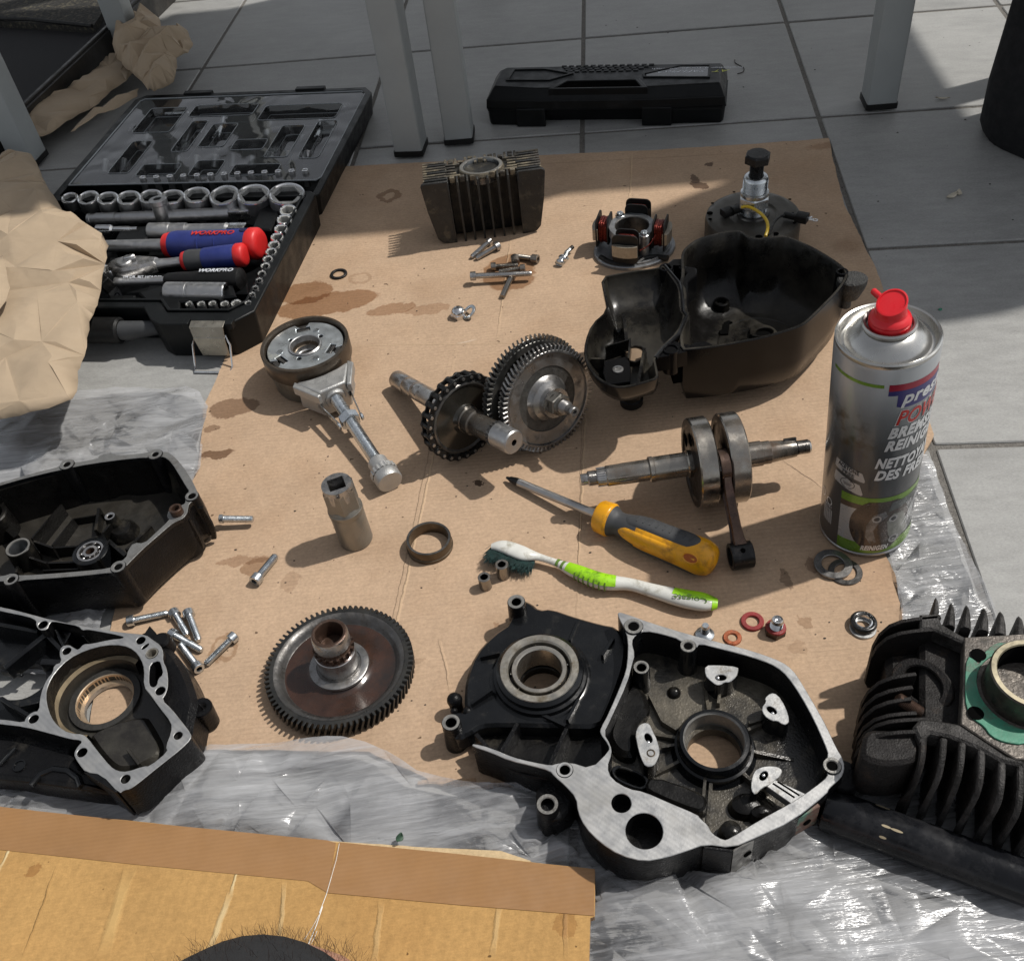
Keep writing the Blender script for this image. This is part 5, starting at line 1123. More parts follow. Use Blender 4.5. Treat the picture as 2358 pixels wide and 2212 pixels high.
q = MB(); q.lathe([(rr2+5.5, 13), (rr2+5, 15.4), (rr2+.6, 15.4), (rr2, 14.8), (rr2, 8.5), (rr2-2.6, 8), (rr2-2.6, 4.2)], 56, 0, T(cc2.x, cc2.y, 0), mats=[0, 0, 1, 1, 1, 2]); q.obj('bearing_seat', [mat('gummy_gasket', (.025, .024, .022), .1, .6, .4, 60, .6, 300), mat('tan_bore', (.5, .38, .26), .7, .35, .15, 60), alubright], c2)
q = MB(); q.prism(chai(AP('B', [(680, 1150), (1180, 980), (1260, 1090), (1370, 1300), (1200, 1440), (1000, 1490), (900, 1450), (780, 1310)], 16), 2), 12, 16.5, cham=3, taper=1); q.obj('cylinder_skirt', cham_m, c2)
q = MB(); rib(q, A('B', 1040, 1290, 22), A('B', 1140, 1420, 22), 1.6, 18, 23); q.obj('rib', cham_m, c2)
# web at the left with the window
win = chai(AP('B', [(-200, 640), (0, 600), (180, 590), (300, 580), (370, 640), (380, 740), (330, 800), (200, 880), (60, 890), (0, 860), (-200, 780)], 16), 2)
web = AP('B', [(-260, 90), (0, 160), (430, 246), (1010, 370), (900, 400), (620, 500), (430, 690), (360, 860), (380, 1010), (300, 1130), (0, 1060), (-260, 1020)], 16)
q = MB(); q.prism(web, 8, 16, holes=[win], cham=.8); q.obj('window_web', black, c2, bevel=.6)
for (a, b, w, z) in (((370, 350), (10, 600), 4.5, 30), ((370, 345), (500, 470), 3, 30), ((420, 250), (515, 460), 2, 32), ((330, 570), (520, 560), 5, 24), ((150, 920), (340, 850), 6, 24), ((0, 870), (240, 1010), 3, 30), ((-100, 250), (290, 300), 3, 32), ((0, 640), (160, 660), 2, 20), ((575, 270), (470, 400), 8, 28)):
    q = MB(); rib(q, A('B', *a, z), A('B', *b, z), w, 14, z, 0, z-4); q.obj('rib', black, c2, bevel=.7)
for (u, v, r) in ((700, 345, 34),):
    p = A('B', u, v, 26); q = MB(); boss(q, p.x, p.y, 14, 27, 3.4, 1.6, 0, 0, 1); q.obj('small_boss', [black, hole], c2)
# lower black outside wall and right lobe
low2 = AP('B', [(-260, 1060), (0, 1092), (400, 1168), (650, 1222), (605, 1330), (700, 1482), (830, 1500), (968, 1655), (930, 1668), (640, 1618), (300, 1570), (0, 1540), (-260, 1500)], 22)
q = MB(); q.prism(low2, 4, 24, cham=2.5); q.obj('outer_wall', blackside, c2, bevel=1)
q = MB(); q.prism(AP('B', [(835, 1505), (975, 1658), (960, 1668), (700, 1500)], 34), 4, 37.4); q.obj('end_wall', blackside, c2, bevel=.5)
p = A('B', 155, 1425, 25); q = MB(); q.lathe([(4.2, 24), (4.2, 25), (3.4, 25), (3.4, 24.2), (0, 24.2)], 24, 0, T(p.x, p.y, 0)); q.obj('cast_mark', black, c2)
arc = [A('B', u, v, 24) for u, v in ((255, 1590), (330, 1500), (440, 1455), (560, 1470), (640, 1530), (665, 1600))]
q = MB(); q.tube([(a.x, a.y, 24) for a in arc], 2.2, 10); q.obj('cast_arc', black, c2)
q = MB(); q.tube([(A('B', 0, 1425, 25)), (A('B', 125, 1285, 25))], 1.3, 8); q.obj('cast_line', black, c2)
lobe = [(1200, 360), (1262, 378), (1330, 385), (1400, 440), (1470, 510), (1530, 600), (1580, 700), (1630, 850), (1640, 920), (1600, 1080), (1590, 1180), (1560, 1225), (1480, 1300), (1300, 1000), (1300, 700), (1250, 450)]
q = MB(); q.prism(chai(AP('B', lobe, 28), 2), 5, 30, cham=4, taper=2); q.obj('outer_lobe', blackside, c2)
p = A('B', 1645, 955, 24); r = rmm('B', 1645, 955, 88, 24); q = MB(); boss(q, p.x, p.y, 5, 25, r, 3.2, 0, 0, 1, taper=-1, depth=8); q.obj('mounting_ear', [blackside, steel], c2, bevel=1.2)
p = A('B', 1585, 955, 25); q = MB(); q.lathe([(3.0, 25.5), (2.5, 25.8), (2.2, 22), (0, 22)], 16, 0, T(p.x, p.y, 0)); q.obj('threaded_insert', steel, c2)
p = A('B', 1290, 400, 32); q = MB(); q.lathe([(7, 20), (6.5, 31), (5, 33), (0, 33)], 20, 0, T(p.x+2, p.y, 0)); q.obj('round_lug', blackside, c2)

# ---------------------------------------------------------------- C3: open black clutch cover at the left
Z3 = 50.0
c3 = thing('clutch_cover', 'deep open black engine cover with small ball bearing inside, upper left on the film', 'engine cover', A('T', 800, 700, 3))
out3 = [(-520, 640), (-420, 540), (-250, 470), (0, 395), (200, 335), (380, 287), (488, 262), (505, 215), (550, 200), (590, 215), (602, 232), (800, 196), (812, 170), (932, 150), (958, 172), (1210, 150), (1232, 125), (1290, 115), (1320, 140), (1372, 142), (1425, 180), (1500, 265), (1562, 362), (1602, 440), (1622, 495), (1590, 540), (1545, 560), (1534, 620), (1505, 680), (1440, 710), (1400, 732), (1250, 862), (1170, 932), (1060, 1042), (1012, 1092), (985, 1120), (940, 1138), (912, 1125), (700, 1150), (400, 1175), (150, 1190), (120, 1225), (70, 1240), (35, 1215), (30, 1192), (-250, 1215), (-420, 1150), (-520, 950)]
in3 = [(-490, 660), (-400, 570), (-240, 495), (0, 415), (200, 357), (480, 290), (520, 292), (602, 262), (900, 215), (1215, 182), (1240, 205), (1290, 205), (1318, 178), (1360, 192), (1408, 240), (1460, 322), (1525, 432), (1548, 462), (1512, 520), (1515, 562), (1478, 578), (1440, 600), (1392, 650), (1392, 690), (1250, 822), (1178, 888), (1090, 882), (1045, 945), (1030, 1010), (940, 1055), (905, 1092), (600, 1122), (150, 1155), (100, 1130), (30, 1155), (-230, 1180), (-390, 1120), (-490, 930)]
O3 = chai(AP('T', out3, Z3), 1); I3 = chai(AP('T', in3, Z3), 1)
q = MB(); q.prism(O3, Z3-4, Z3, holes=[I3], mat=0, top=1, cham=.3); q.obj('gasket_rim', [black, mat('dull_gasket_face', (.2, .2, .195), .5, .5, .25, 60, .3, 500, dirt=((.07, .065, .06), .56, 60, .1))], c3)
B3 = ccw([O3[i] for i in range(0, len(O3), 2)]); B3 = chai(B3, 1); cx = sum(p[0] for p in B3)/len(B3); cy = sum(p[1] for p in B3)/len(B3)
def sc3(s, z, d=0): return [(cx+(p[0]-cx)*s, cy+(p[1]-cy)*s, z) for p in offset(B3, d)]
q = MB(); q.loft([sc3(.9, 3.4), sc3(.95, 4.8), sc3(.985, 9), sc3(1.005, 15), sc3(1.012, 26), sc3(.995, 46, -.5)], cap1=False)
q.loft([[v for v in r] for r in (sc3(.995, 46, -.5), sc3(.985, 46, -4), sc3(.955, 24, -4.5), sc3(.92, 11, -5))], cap0=False, cap1=False, mat=1)
q.loft([sc3(.93, 11.2, -4)], cap0=False, cap1=True, mat=1) if False else None
q.obj('cover_shell', [blackside, innerdk], c3, sharp=45)
q = MB(); q.prism([(p[0], p[1]) for p in sc3(.95, 0, -4)], 8.5, 11.2); q.obj('shell_floor', mat('grey_oily_floor', (.04, .036, .03), .3, .38, .4, 28, .2, 400, dirt=((.015, .014, .012), .52, 22, .12)), c3)
for (u, v, r, rr_) in ((545, 243, 57, 27), (1268, 160, 57, 26), (1567, 500, 55, 30), (965, 1078, 60, 32), (90, 1183, 57, 30)):
    p = A('T', u, v, Z3+1.1); a = rmm('T', u, v, r, Z3); b = rmm('T', u, v, rr_, Z3); q = MB(); boss(q, p.x, p.y, 10, Z3+1.1, a, b, 0, 1, 2, depth=.7); q.obj('bolt_boss', [blackside, MATS['dull_gasket_face'], hole], c3)  # shallow bores, their dark floor painted as if deep in shade
p = A('T', 1430, 600, 56); a = rmm('T', 1430, 600, 50, 56); q = MB(); q.lathe([(a, 42), (a, 55.5), (a-.5, 56), (a-1.6, 56), (a-2.2, 55), (a-2.2, 46), (0, 46)], 28, 0, T(p.x, p.y, 0)); q.obj('dowel_bush', rust, c3)
p = A('T', 1450, 640, Z3); q = MB(); q.lathe([(8.2, 8), (7.8, Z3-.3), (a, Z3+.2)], 24, 0, T(p.x, p.y, 0), mats=[0, 1]); q.obj('bush_seat', [blackside, MATS['dull_gasket_face']], c3)
# inside: bearing, bosses, ribs
p = A('T', 735, 950, 26); a = rmm('T', 735, 950, 138, 26)
q = MB(); q.lathe([(a+1, 10), (a, 25.4), (a-1, 26), (a*.78, 26.2), (a*.74, 25)], 40, 0, T(p.x, p.y, 0)); q.obj('bearing_seat', black, c3)
q = MB(); q.lathe([(a*.74, 25.8), (a*.62, 25.8), (a*.6, 22)], 36, 0, T(p.x, p.y, 0)); q.lathe([(a*.4, 22), (a*.4, 25.8), (a*.26, 25.8), (a*.24, 25), (a*.24, 14), (0, 14)], 30, 0, T(p.x, p.y, 0), mats=[0, 0, 0, 1, 1]); q.obj('bearing_races', [steel, rust], c3)
q = MB(); q.lathe([(a*.61, 22.2), (a*.39, 22.2)], 30, 0, T(p.x, p.y, 0)); q.obj('bearing_cage', innerdk, c3)
for k in range(8):
    t_ = 2*pi*k/8; q = MB(); q.sphere((p.x+a*.5*cos(t_), p.y+a*.5*sin(t_), 23), a*.1, seg=12); q.obj('bearing_ball', chrome, c3)
p = A('T', 145, 920, 30); a = rmm('T', 145, 920, 95, 30); q = MB(); q.lathe([(a+1, 10), (a, 29.5), (a-.5, 30), (a*.8, 30), (a*.76, 29), (a*.74, 16), (0, 16)], 36, 0, T(p.x, p.y, 0), mats=[0, 0, 2, 2, 1, 1]); q.obj('shaft_boss', [innerdk, mat('bore_steel', (.2, .21, .22), .9, .35, .2, 60), aludull], c3)
p = A('T', 0, 640, 34); a = 12; q = MB(); q.lathe([(a+2, 10), (a+1, 33), (a, 34), (a-2.5, 34), (a-3, 33), (a-3, 14), (0, 14)], 32, 0, T(p.x-8, p.y, 0)); q.obj('shaft_boss', innerdk, c3)
p = A('T', 905, 680, 28); q = MB(); boss(q, p.x, p.y, 10, 30, 4.4, 2.2, 0, 1, 2, taper=3); q.obj('screw_post', [innerdk, steel, hole], c3)
p = A('T', 1000, 780, 16); q = MB(); q.lathe([(13, 9), (11, 16), (8, 20), (0, 21)], 28, 0, T(p.x, p.y, 0)); q.obj('cast_hump', innerdk, c3)
for (a_, b_, w, z, zz) in (((500, 570), (255, 850), 1.4, 24, 26), ((598, 690), (425, 905), 1.4, 20, 22), ((275, 870), (435, 925), 1.6, 26, 24), ((205, 990), (380, 1050), 1.6, 24, 22), ((435, 925), (640, 910), 1.6, 22, 20), ((380, 1050), (640, 1040), 1.6, 20, 20), ((805, 600), (780, 780), 2.2, 22, 18), ((880, 870), (800, 1030), 2.5, 26, 26), ((1230, 745), (1030, 940), 2.6, 24, 26), ((840, 800), (900, 730), 2, 24, 26), ((885, 865), (1025, 985), 3, 24, 30), ((60, 770), (130, 830), 4, 24, 26), ((150, 1020), (130, 1130), 2, 20, 20), ((350, 1110), (700, 1095), 1.2, 18, 18), ((600, 690), (840, 650), 1.2, 18, 18)):
    q = MB(); rib(q, A('T', *a_, z), A('T', *b_, zz), w, 10, z, 0, zz); q.obj('rib', innerdk, c3)
# outside ribs on the end wall, following the shell from rim to floor
for (u, v) in ((1648, 580), (1600, 520), (1540, 680), (1040, 1080), (985, 1130)):
    p = A('T', u, v, 46).xy; d = (p-Vector((cx, cy))); f_ = lambda k: Vector((cx, cy))+d*k; n_ = Vector((-d.y, d.x)).normalized()*1.6; dn_ = d.normalized()*1.4; q = MB()
    q.loft([[(*(f_(k)-n_-dn_*2), z), (*(f_(k)+n_-dn_*2), z), (*(f_(k)+n_*.7+dn_*.6), z), (*(f_(k)-n_*.7+dn_*.6), z)] for z, k in ((8, .985), (15, 1.005), (26, 1.012), (44, .997))]); q.obj('outer_rib', blackside, c3)
# stud sticking out below on the right
a, b = A('P', 506, 1194, 12), A('P', 583, 1195, 10)
q = MB(); L_ = (b-a).length; q.lathe([(3.6, 0), (3.6, 3), (2.7, 3.4)]+[(2.9 if j % 2 else 2.5, 3.6+j*(L_-4)/44) for j in range(45)]+[(2.2, L_), (0, L_)], 16, 0, frame(a, b-a)); q.obj('stud', zinc, c3)

# ---------------------------------------------------------------- C4: big black cover right of centre
Z4 = 76.0
c4 = thing('magneto_cover', 'glossy black open engine cover with two bowls beside the spray can', 'engine cover', A('D', 1100, 800, 3))
bowl = [(700, 500), (712, 460), (745, 425), (800, 388), (880, 366), (962, 345), (1050, 338), (1085, 352), (1110, 375), (1160, 388), (1230, 380), (1300, 370), (1350, 376), (1400, 395), (1500, 440), (1600, 498), (1690, 562), (1712, 600), (1695, 650), (1640, 722), (1560, 802), (1480, 880), (1440, 910), (1380, 935), (1290, 962), (1200, 988), (1100, 1008), (980, 1030), (870, 1048), (760, 1058), (700, 1062), (690, 960), (740, 850), (715, 820), (715, 700), (690, 655), (705, 600)]
bw = ccw(AP('D', bowl, Z4)); bw = chai(bw, 1); bcx = sum(p[0] for p in bw)/len(bw)+4; bcy = sum(p[1] for p in bw)/len(bw)-2
def ring(poly, c, s, z, d=0, rnd=0, R=0):
    o = []
    for p in offset(poly, d):
        x, y = c[0]+(p[0]-c[0])*s, c[1]+(p[1]-c[1])*s
        if rnd:
            l = hypot(x-c[0], y-c[1]); k = 1-rnd+rnd*R/l; x, y = c[0]+(x-c[0])*k, c[1]+(y-c[1])*k
        o.append((x, y, z))
    return o
bc_ = (bcx, bcy)
q = MB()
q.loft([ring(bw, bc_, .5, 3.2, 0, 1, 42), ring(bw, bc_, .5, 6, 0, 1, 43.5), ring(bw, bc_, .52, 9, 0, 1, 44), ring(bw, bc_, .55, 9.6, 0, .9, 46), ring(bw, bc_, .9, 12, 0, .3, 51), ring(bw, bc_, .975, 20, 0, .08, 53), ring(bw, bc_, .995, 40), ring(bw, bc_, 1, Z4-.5), ring(bw, bc_, 1, Z4, -.5)], cap1=False)
q.loft([ring(bw, bc_, 1, Z4, -.5), ring(bw, bc_, 1, Z4, -2.2), ring(bw, bc_, .995, Z4-1, -2.6), ring(bw, bc_, .985, 44, -3.2), ring(bw, bc_, .95, 24, -3.5, .12, 50), ring(bw, bc_, .86, 16, -3.5, .4, 47), ring(bw, bc_, .6, 12.5, 0, .85, 43), ring(bw, bc_, .5, 11.6, 0, 1, 40)], cap0=False, mat=1)
gloss = mat('gloss_black', (.0045, .0045, .005), 0, .19, .25, 26, .04, 200, dirt=((.016, .015, .013), .7, 40, .06, .5), spec=.2, rv=.05)
bowlin = mat('bowl_interior', (.006, .0055, .005), 0, .27, .4, 24, .1, 300, dirt=((.045, .04, .031), .58, 13, .12, .42), spec=.3)
q.obj('round_bowl', [gloss, bowlin], c4, sharp=42)
# raised disc line, oval plate, bosses inside
for R_, z in ((36, 12.4), (22, 12.2)):
    q = MB(); q.lathe([(R_+1, z-1), (R_, z), (R_-1, z-1)], 56, 0, T(bcx+8, bcy-4, 0), a0=.3, a1=3.9) if R_ == 36 else q.lathe([(R_+1, z-1), (R_, z), (R_-1, z-1)], 40, 0, T(bcx+8, bcy-4, 0)); q.obj('cast_ring', bowlin, c4)
p = A('D', 945, 770, 20); q = MB(); q.lathe([(9, 11), (7.4, 17), (7, 20), (6.2, 20.8), (4.6, 20.6), (4.2, 19), (4.2, 13), (0, 13)], 32, 0, T(p.x, p.y, 0)); q.obj('hollow_boss', bowlin, c4)
p = A('D', 1195, 950, 15); q = MB(); q.prism(chai([(p.x-13, p.y-6), (p.x+13, p.y-8), (p.x+10, p.y+6), (p.x-2, p.y+12), (p.x-10, p.y+8)], 2), 11.5, 15.5, holes=[ell(p.x+1, p.y-1, 8, 6)], cham=.5); q.obj('oval_plate', bowlin, c4); q = MB(); q.lathe([(8, 12.2), (0, 12.2)], 20, 0, T(p.x, p.y, 0)); q.obj('oval_opening', hole, c4)
q = MB(); pp = A('D', 965, 930, 13); q.prism([(pp.x-6, pp.y-8), (pp.x+1, pp.y-9), (pp.x+6, pp.y+6), (pp.x+9, pp.y+7), (pp.x+6, pp.y+10), (pp.x+1, pp.y+8), (pp.x-2, pp.y-1), (pp.x-6, pp.y-3)], 12, 13.4); q.obj('cast_slot', hole, c4)
# left bowl
lb = [(215, 622), (330, 597), (450, 578), (560, 566), (602, 548), (640, 600), (680, 655), (702, 700), (705, 820), (735, 852), (690, 958), (600, 1040), (545, 1105), (560, 1170), (570, 1232), (470, 1262), (380, 1285), (300, 1290), (200, 1240), (140, 1170), (115, 1090), (122, 1010), (160, 905), (255, 822), (240, 740)]
lw = ccw(AP('D', lb, Z4)); lw = chai(lw, 1); lcx = sum(p[0] for p in lw)/len(lw); lcy = sum(p[1] for p in lw)/len(lw); lc = (lcx, lcy)
q = MB(); q.loft([ring(lw, lc, .6, 46), ring(lw, lc, .76, 48), ring(lw, lc, .88, 54), ring(lw, lc, .96, 64), ring(lw, lc, 1, Z4-.5), ring(lw, lc, 1, Z4, -.4)], cap1=False)
q.loft([ring(lw, lc, 1, Z4, -.4), ring(lw, lc, 1, Z4, -2), ring(lw, lc, .985, Z4-10, -2.6), ring(lw, lc, .92, 60, -3), ring(lw, lc, .82, 54, -3), ring(lw, lc, .66, 52, -2)], cap0=False, mat=1)
q.obj('narrow_bowl', [gloss, bowlin], c4, sharp=42)
# ridge between the bowls, bosses, hooks
q = MB(); P_ = [A('D', u, v, Z4) for u, v in ((600, 548), (690, 655), (705, 715), (715, 830), (735, 855), (692, 960), (600, 1042), (548, 1105))]
q.tube([(p.x, p.y, Z4-1) for p in P_], [1.8]*8, 8); q.obj('ridge', gloss, c4)
q = MB(); q.prism(AP('D', [(600, 545), (650, 505), (715, 500), (720, 545), (800, 560), (800, 600), (745, 640), (745, 840), (715, 830), (700, 690)], Z4-2), 48, Z4-3, holes=[AP('D', [(650, 610), (690, 560), (735, 590), (700, 640)], Z4-2)], cham=1.2); q.obj('web_block', gloss, c4, bevel=.8)
for (u, v, ra, rb, m_) in ((612, 560, 42, 30, 0), (642, 1050, 50, 38, 0), (1673, 585, 38, 25, 0)):
    p = A('D', u, v, Z4+.6); a = rmm('D', u, v, ra, Z4); b = rmm('D', u, v, rb, Z4); q = MB(); boss(q, p.x, p.y, 54, Z4+.6, a, b, 0, 0, 1, depth=14); q.obj('bolt_boss', [gloss, hole], c4)
q = MB(); q.prism(AP('D', [(548, 1104), (600, 1040), (642, 1000), (760, 1030), (760, 1060), (640, 1090)], Z4-1), 60, Z4-1.2, cham=.6); q.obj('boss_web', gloss, c4)
p = A('D', 1735, 632, Z4-3); q = MB(); q.lathe([(6, 54), (7, 56), (9.5, 64), (10.5, 68), (10.5, 73), (9.5, 74), (0, 74)], 32, 0, T(p.x, p.y, 0) @ Matrix.Diagonal((1.2, 1, 1, 1))); q.lathe([(5, 46), (5, 58)], 16, 0, T(p.x-3, p.y+0, 0)); q.obj('hinge_lug', mat('rough_black_cast', (.02, .02, .019), 0, .6, .4, 120, 1.2, 700), c4)
# plate with hole, window and bracket in the narrow bowl
q = MB(); q.prism(AP('D', [(235, 1130), (380, 1100), (400, 1180), (395, 1250), (250, 1270), (230, 1200)], 60), 52, 60.5, cham=.6); q.obj('bracket_plate', gloss, c4)
p = A('D', 322, 1178, 61); q = MB(); q.lathe([(4.4, 60), (4.4, 61.4), (2.8, 61.6), (2.4, 60.8), (0, 60.7)], 24, 0, T(p.x, p.y, 0)); q.obj('bracket_eyelet', steel, c4)
q = MB(); rib(q, A('D', 245, 1040, 66), A('D', 395, 995, 66), 1.4, 50, 66); q.obj('bracket_wall', innerdk, c4); q = MB(); rib(q, A('D', 395, 995, 68), A('D', 385, 1110, 62), 1.4, 50, 69, 0, 62); q.obj('bracket_wall', innerdk, c4)
q = MB(); rib(q, A('D', 375, 1000, 64), A('D', 355, 860, 64), 2.6, 50, 64, 0, 68); q.obj('fin', innerdk, c4); q = MB(); rib(q, A('D', 155, 1105, 68), A('D', 240, 1130, 64), 2, 55, 67); q.obj('fin', innerdk, c4)
p = A('D', 425, 1090, 55); q = MB(); q.prism(ell(p.x, p.y, 9.5, 11, 28, -.3), 50, 56.5, holes=[ell(p.x, p.y, 8, 9.5, 28, -.3)], cham=.3); q.obj('window_rim', innerdk, c4); q = MB(); q.prism(ell(p.x, p.y, 8.3, 9.8, 28, -.3), 53, 54.6); q.obj('window', mat('seen_cardboard', (.2, .14, .09), 0, .9), c4)
q = MB(); rib(q, A('D', 480, 1060, 62), A('D', 440, 1270, 66), 2.2, 50, 64); q.obj('cross_wall', innerdk, c4)
# foot and clip under the front
p = A('D', 405, 1335, 14); q = MB(); q.lathe([(9.2, 3.2), (9.8, 4), (10, 10), (8.6, 11), (8.4, 18), (10.4, 21), (11, 30), (9, 52)], 32, 0, T(p.x, p.y+2, 0)); q.obj('rubber_foot', rubber, c4)
p = A('D', 825, 1095, 62); q = MB(); q.prism(ell(p.x, p.y+4, 10, 8, 28), 56, 68, cham=1.5); q.obj('front_lug', gloss, c4)
p = A('D', 690, 1200, 48); q = MB(); q.box(p.x-5, p.x+5, p.y-1, p.y+10, 38, 56); q.obj('drain_notch', hole, c4, bevel=.6)
# ================================================================== loose engine parts and tools
def thread(r0, r1, z0, z1, pitch=1.0):
    n = max(2, int((z1-z0)/pitch)); o = []
    for j in range(n): o += [(r0, z0+j*pitch), (r1, z0+(j+.5)*pitch)]
    return o
def toothed(ro, rr, n, duty=.5, ph=0.0, tip=.42):
    o = []
    for i in range(n):
        a = 2*pi*i/n+ph; w = 2*pi/n
        for f, r in ((-.5*.96, rr), (-.30, rr), (-tip*.42, ro), (tip*.42, ro), (.30, rr)): o.append((r*cos(a+w*f), r*sin(a+w*f)))
    return o
# ---- cylinder head with fins
P1, P2 = at(1029, 418, 75), at(1192, 396, 75)
ha = atan2(P2.y-P1.y, P2.x-P1.x); HM = T((P1.x+P2.x)/2, (P1.y+P2.y)/2, CZ) @ Rz(ha)
hd = thing('finned_casting', 'dark finned cylinder head standing on end below the table legs', 'cylinder head', M=HM)
def hp_(mb, name, m, bevel=0, par=None, M=None, label=None, sharp=32):
    o = part(name, mb.mesh(name, m if isinstance(m, (list, tuple)) else [m], sharp=sharp), par or hd, M, label)
    if bevel:
        b = o.modifiers.new('bevel', 'BEVEL'); b.width = bevel*.001; b.segments = 2; b.limit_method = 'ANGLE'; b.angle_limit = radians(30)
    return o
HT = 72
# side blocks: plates across the depth with gaps on top, closed front plate with rounded lower corner
def sideprof(s): return [(s*x, z) for x, z in ((36, 0.2), (50, 1.5), (55, 7), (61, 40), (64, HT-3), (62, HT), (36, HT))]
YX = Matrix(((1, 0, 0, 0), (0, 0, 1, 0), (0, 1, 0, 0), (0, 0, 0, 1)))     # prism drawn in x,z and thick in y
for s in (-1, 1):
    q = MB(); q.prism(sideprof(s), 0, 3.2, M=YX); hp_(q, 'front_plate', finm, .8)
    for k in range(8):
        y0 = 5.6+k*5.0; sh = .96-.02*(k % 2)-.01*k
        q = MB(); q.prism([(x*sh if abs(x) > 40 else x, z*(1-.012*(k % 3))) for x, z in sideprof(s)], y0, y0+2.7, M=YX, mat=0); q.box(s*37 if s > 0 else -61, 61 if s > 0 else -37, y0+.1, y0+2.6, HT-1.5, HT-.05, 1); hp_(q, 'side_fin', [finm, fintop], .4)
q = MB(); q.box(-36, 36, 16, 40, .5, HT-12); q.box(-34, 34, 12, 42, HT-12, HT-4); hp_(q, 'core', finm, 1)
for k in range(8):
    x = -36.5+k*10.4
    q = MB(); q.prism([(0, .3), (0, HT-12), (2, HT-3), (10, HT-.5), (10, 30), (16, 20), (16, .3)], x-1.1, x+1.1, M=Matrix(((0, 0, 1, 0), (1, 0, 0, 0), (0, 1, 0, 0), (0, 0, 0, 1)))); hp_(q, 'front_fin', finm, .4)
    q = MB(); q.prism([(36, .3), (36, HT-2), (44, HT+1), (48, HT-5), (48, .3)], x-1.3, x+1.3, M=Matrix(((0, 0, 1, 0), (1, 0, 0, 0), (0, 1, 0, 0), (0, 0, 0, 1)))); hp_(q, 'rear_fin', fintop, .4)
for k in range(7):
    for yy in (8, 40, 45):
        if yy == 45 and k % 2: continue
        q = MB(); q.box(-36+k*10.4+2.4, -36+k*10.4+7.5, yy-2, yy+1.5, HT-6, HT-1+random.uniform(0, 1.5)); hp_(q, 'fin_stub', fintop, .5)
for k, (y0, x0, x1) in enumerate(((11, -37, -22), (16, -37, -26), (22, -37, -27), (28, -37, -27), (34, -37, -22), (11, 22, 37), (16, 26, 37), (22, 27, 37), (28, 27, 37), (34, 23, 37))):
    q = MB(); q.box(x0, x1, y0, y0+2.6, HT-5, HT-.8); hp_(q, 'top_rib', fintop, .4)
q = MB(); q.lathe([(24, HT-4), (23, HT-.6), (22, HT+.2), (19.4, HT+.2), (18.8, HT-.6), (18.4, HT-14), (0, HT-15)], 48, 0, T(0, 24, 0) @ Matrix.Diagonal((1, .8, 1, 1)), mats=[0, 0, 1, 1, 2, 2]); hp_(q, 'plug_ring', [fintop, aludull, mat('combustion_bowl', (.2, .21, .22), .8, .3, .3, 60)])

# ---- socket head screws
_sc = {}
def screwmesh(L, d, hd_, hl, m=None, partial=0):
    key = (round(L), d, hd_, hl, m.name if m else '')
    if key not in _sc:
        m = m or zinc
        q = MB(); r = hd_/2
        q.lathe([(0, -hl+2.4), (r*.56, -hl+2.4)], 6, 1); q.prism(circ(r-.35, 24), -hl+.02, -hl+2.4, holes=[circ(r*.58, 6)], caps=(1, 0), mat=0)
        q.lathe([(r-.35, -hl), (r, -hl+.4), (r, -.25), (r-.25, 0), (d/2, 0)], 28); a = q.mesh('screw_head', [m, hole])
        q = MB(); sh = L*partial
        pf = ([(d/2, 0), (d/2, sh)] if partial else [(d/2-.1, 0)])+thread(d/2-.32, d/2+.02, max(.5, sh), L-.8, .85)+[(d/2-.8, L), (0, L)]
        q.lathe(pf, 20); b = q.mesh('threaded_shank', [m], sharp=50); _sc[key] = (a, b)
    return _sc[key]
def screw(name, label, a, b, d=5.2, hd_=8.4, hl=5.2, m=None, partial=0, group=None, cat='screw', inset=True):
    "a = px of the head's far end, b = px of the tip; lies on the board"
    r = hd_/2
    A_ = at(a[0], a[1], a[2] if len(a) > 2 else CZ+r+.05); B_ = at(b[0], b[1], b[2] if len(b) > 2 else CZ+d/2+.1)
    dd = (B_-A_).normalized(); L = (B_-A_).length-hl
    h, s = screwmesh(L, d, hd_, hl, m, partial); Mx = frame(A_+dd*hl, dd, (.3, .2, 1)); t = thing(name, label, cat, M=Mx, group=group)
    part('screw_head', h, t); part('threaded_shank', s, t); return t
def bx(u, v): return px('B', u, v)
gl = 'zinc socket head screws in the heap by the clutch cover'
screw('socket_screw', 'zinc screw lying almost level under the black cover edge, head at the left', bx(1040, 250), bx(1375, 180), group=gl)
screw('socket_screw', 'zinc screw pointing down, head tucked under the cover corner', bx(1415, 165), bx(1532, 362), group=gl)
screw('socket_screw', 'steepest zinc screw of the heap, right beside the one under the cover corner', bx(1535, 165), bx(1625, 408), group=gl)
screw('socket_screw', 'zinc screw in the middle of the heap pointing lower right', bx(1392, 345), bx(1650, 485), group=gl)
screw('socket_screw', 'lowest zinc screw of the heap showing its hex socket, near the crankcase lobe', bx(1630, 640), bx(1470, 435), group=gl, d=5.2)
screw('socket_screw', 'zinc screw standing apart at the right of the heap, tip pointing lower left', bx(1925, 360), bx(1680, 600), group=gl)
screw('socket_screw', 'single zinc screw on a small oil stain between black cover and upright socket', px('M', 100, 1110), px('M', 300, 870), d=6, hd_=9.4, hl=6)
zz = lambda u, v: px('Z', u, v)
g2 = 'oily screws lying on the round oil stain'
screw('socket_screw', 'slim screw left of its twin just below the cylinder head', zz(490, 190), zz(250, 400), m=steel, hd_=7.4, d=5, group='two screws below the cylinder head')
screw('socket_screw', 'thicker screw right of its twin just below the cylinder head', zz(600, 245), zz(310, 415), m=steel, hd_=9.4, group='two screws below the cylinder head')
rk = dict(m=oily, group=g2)
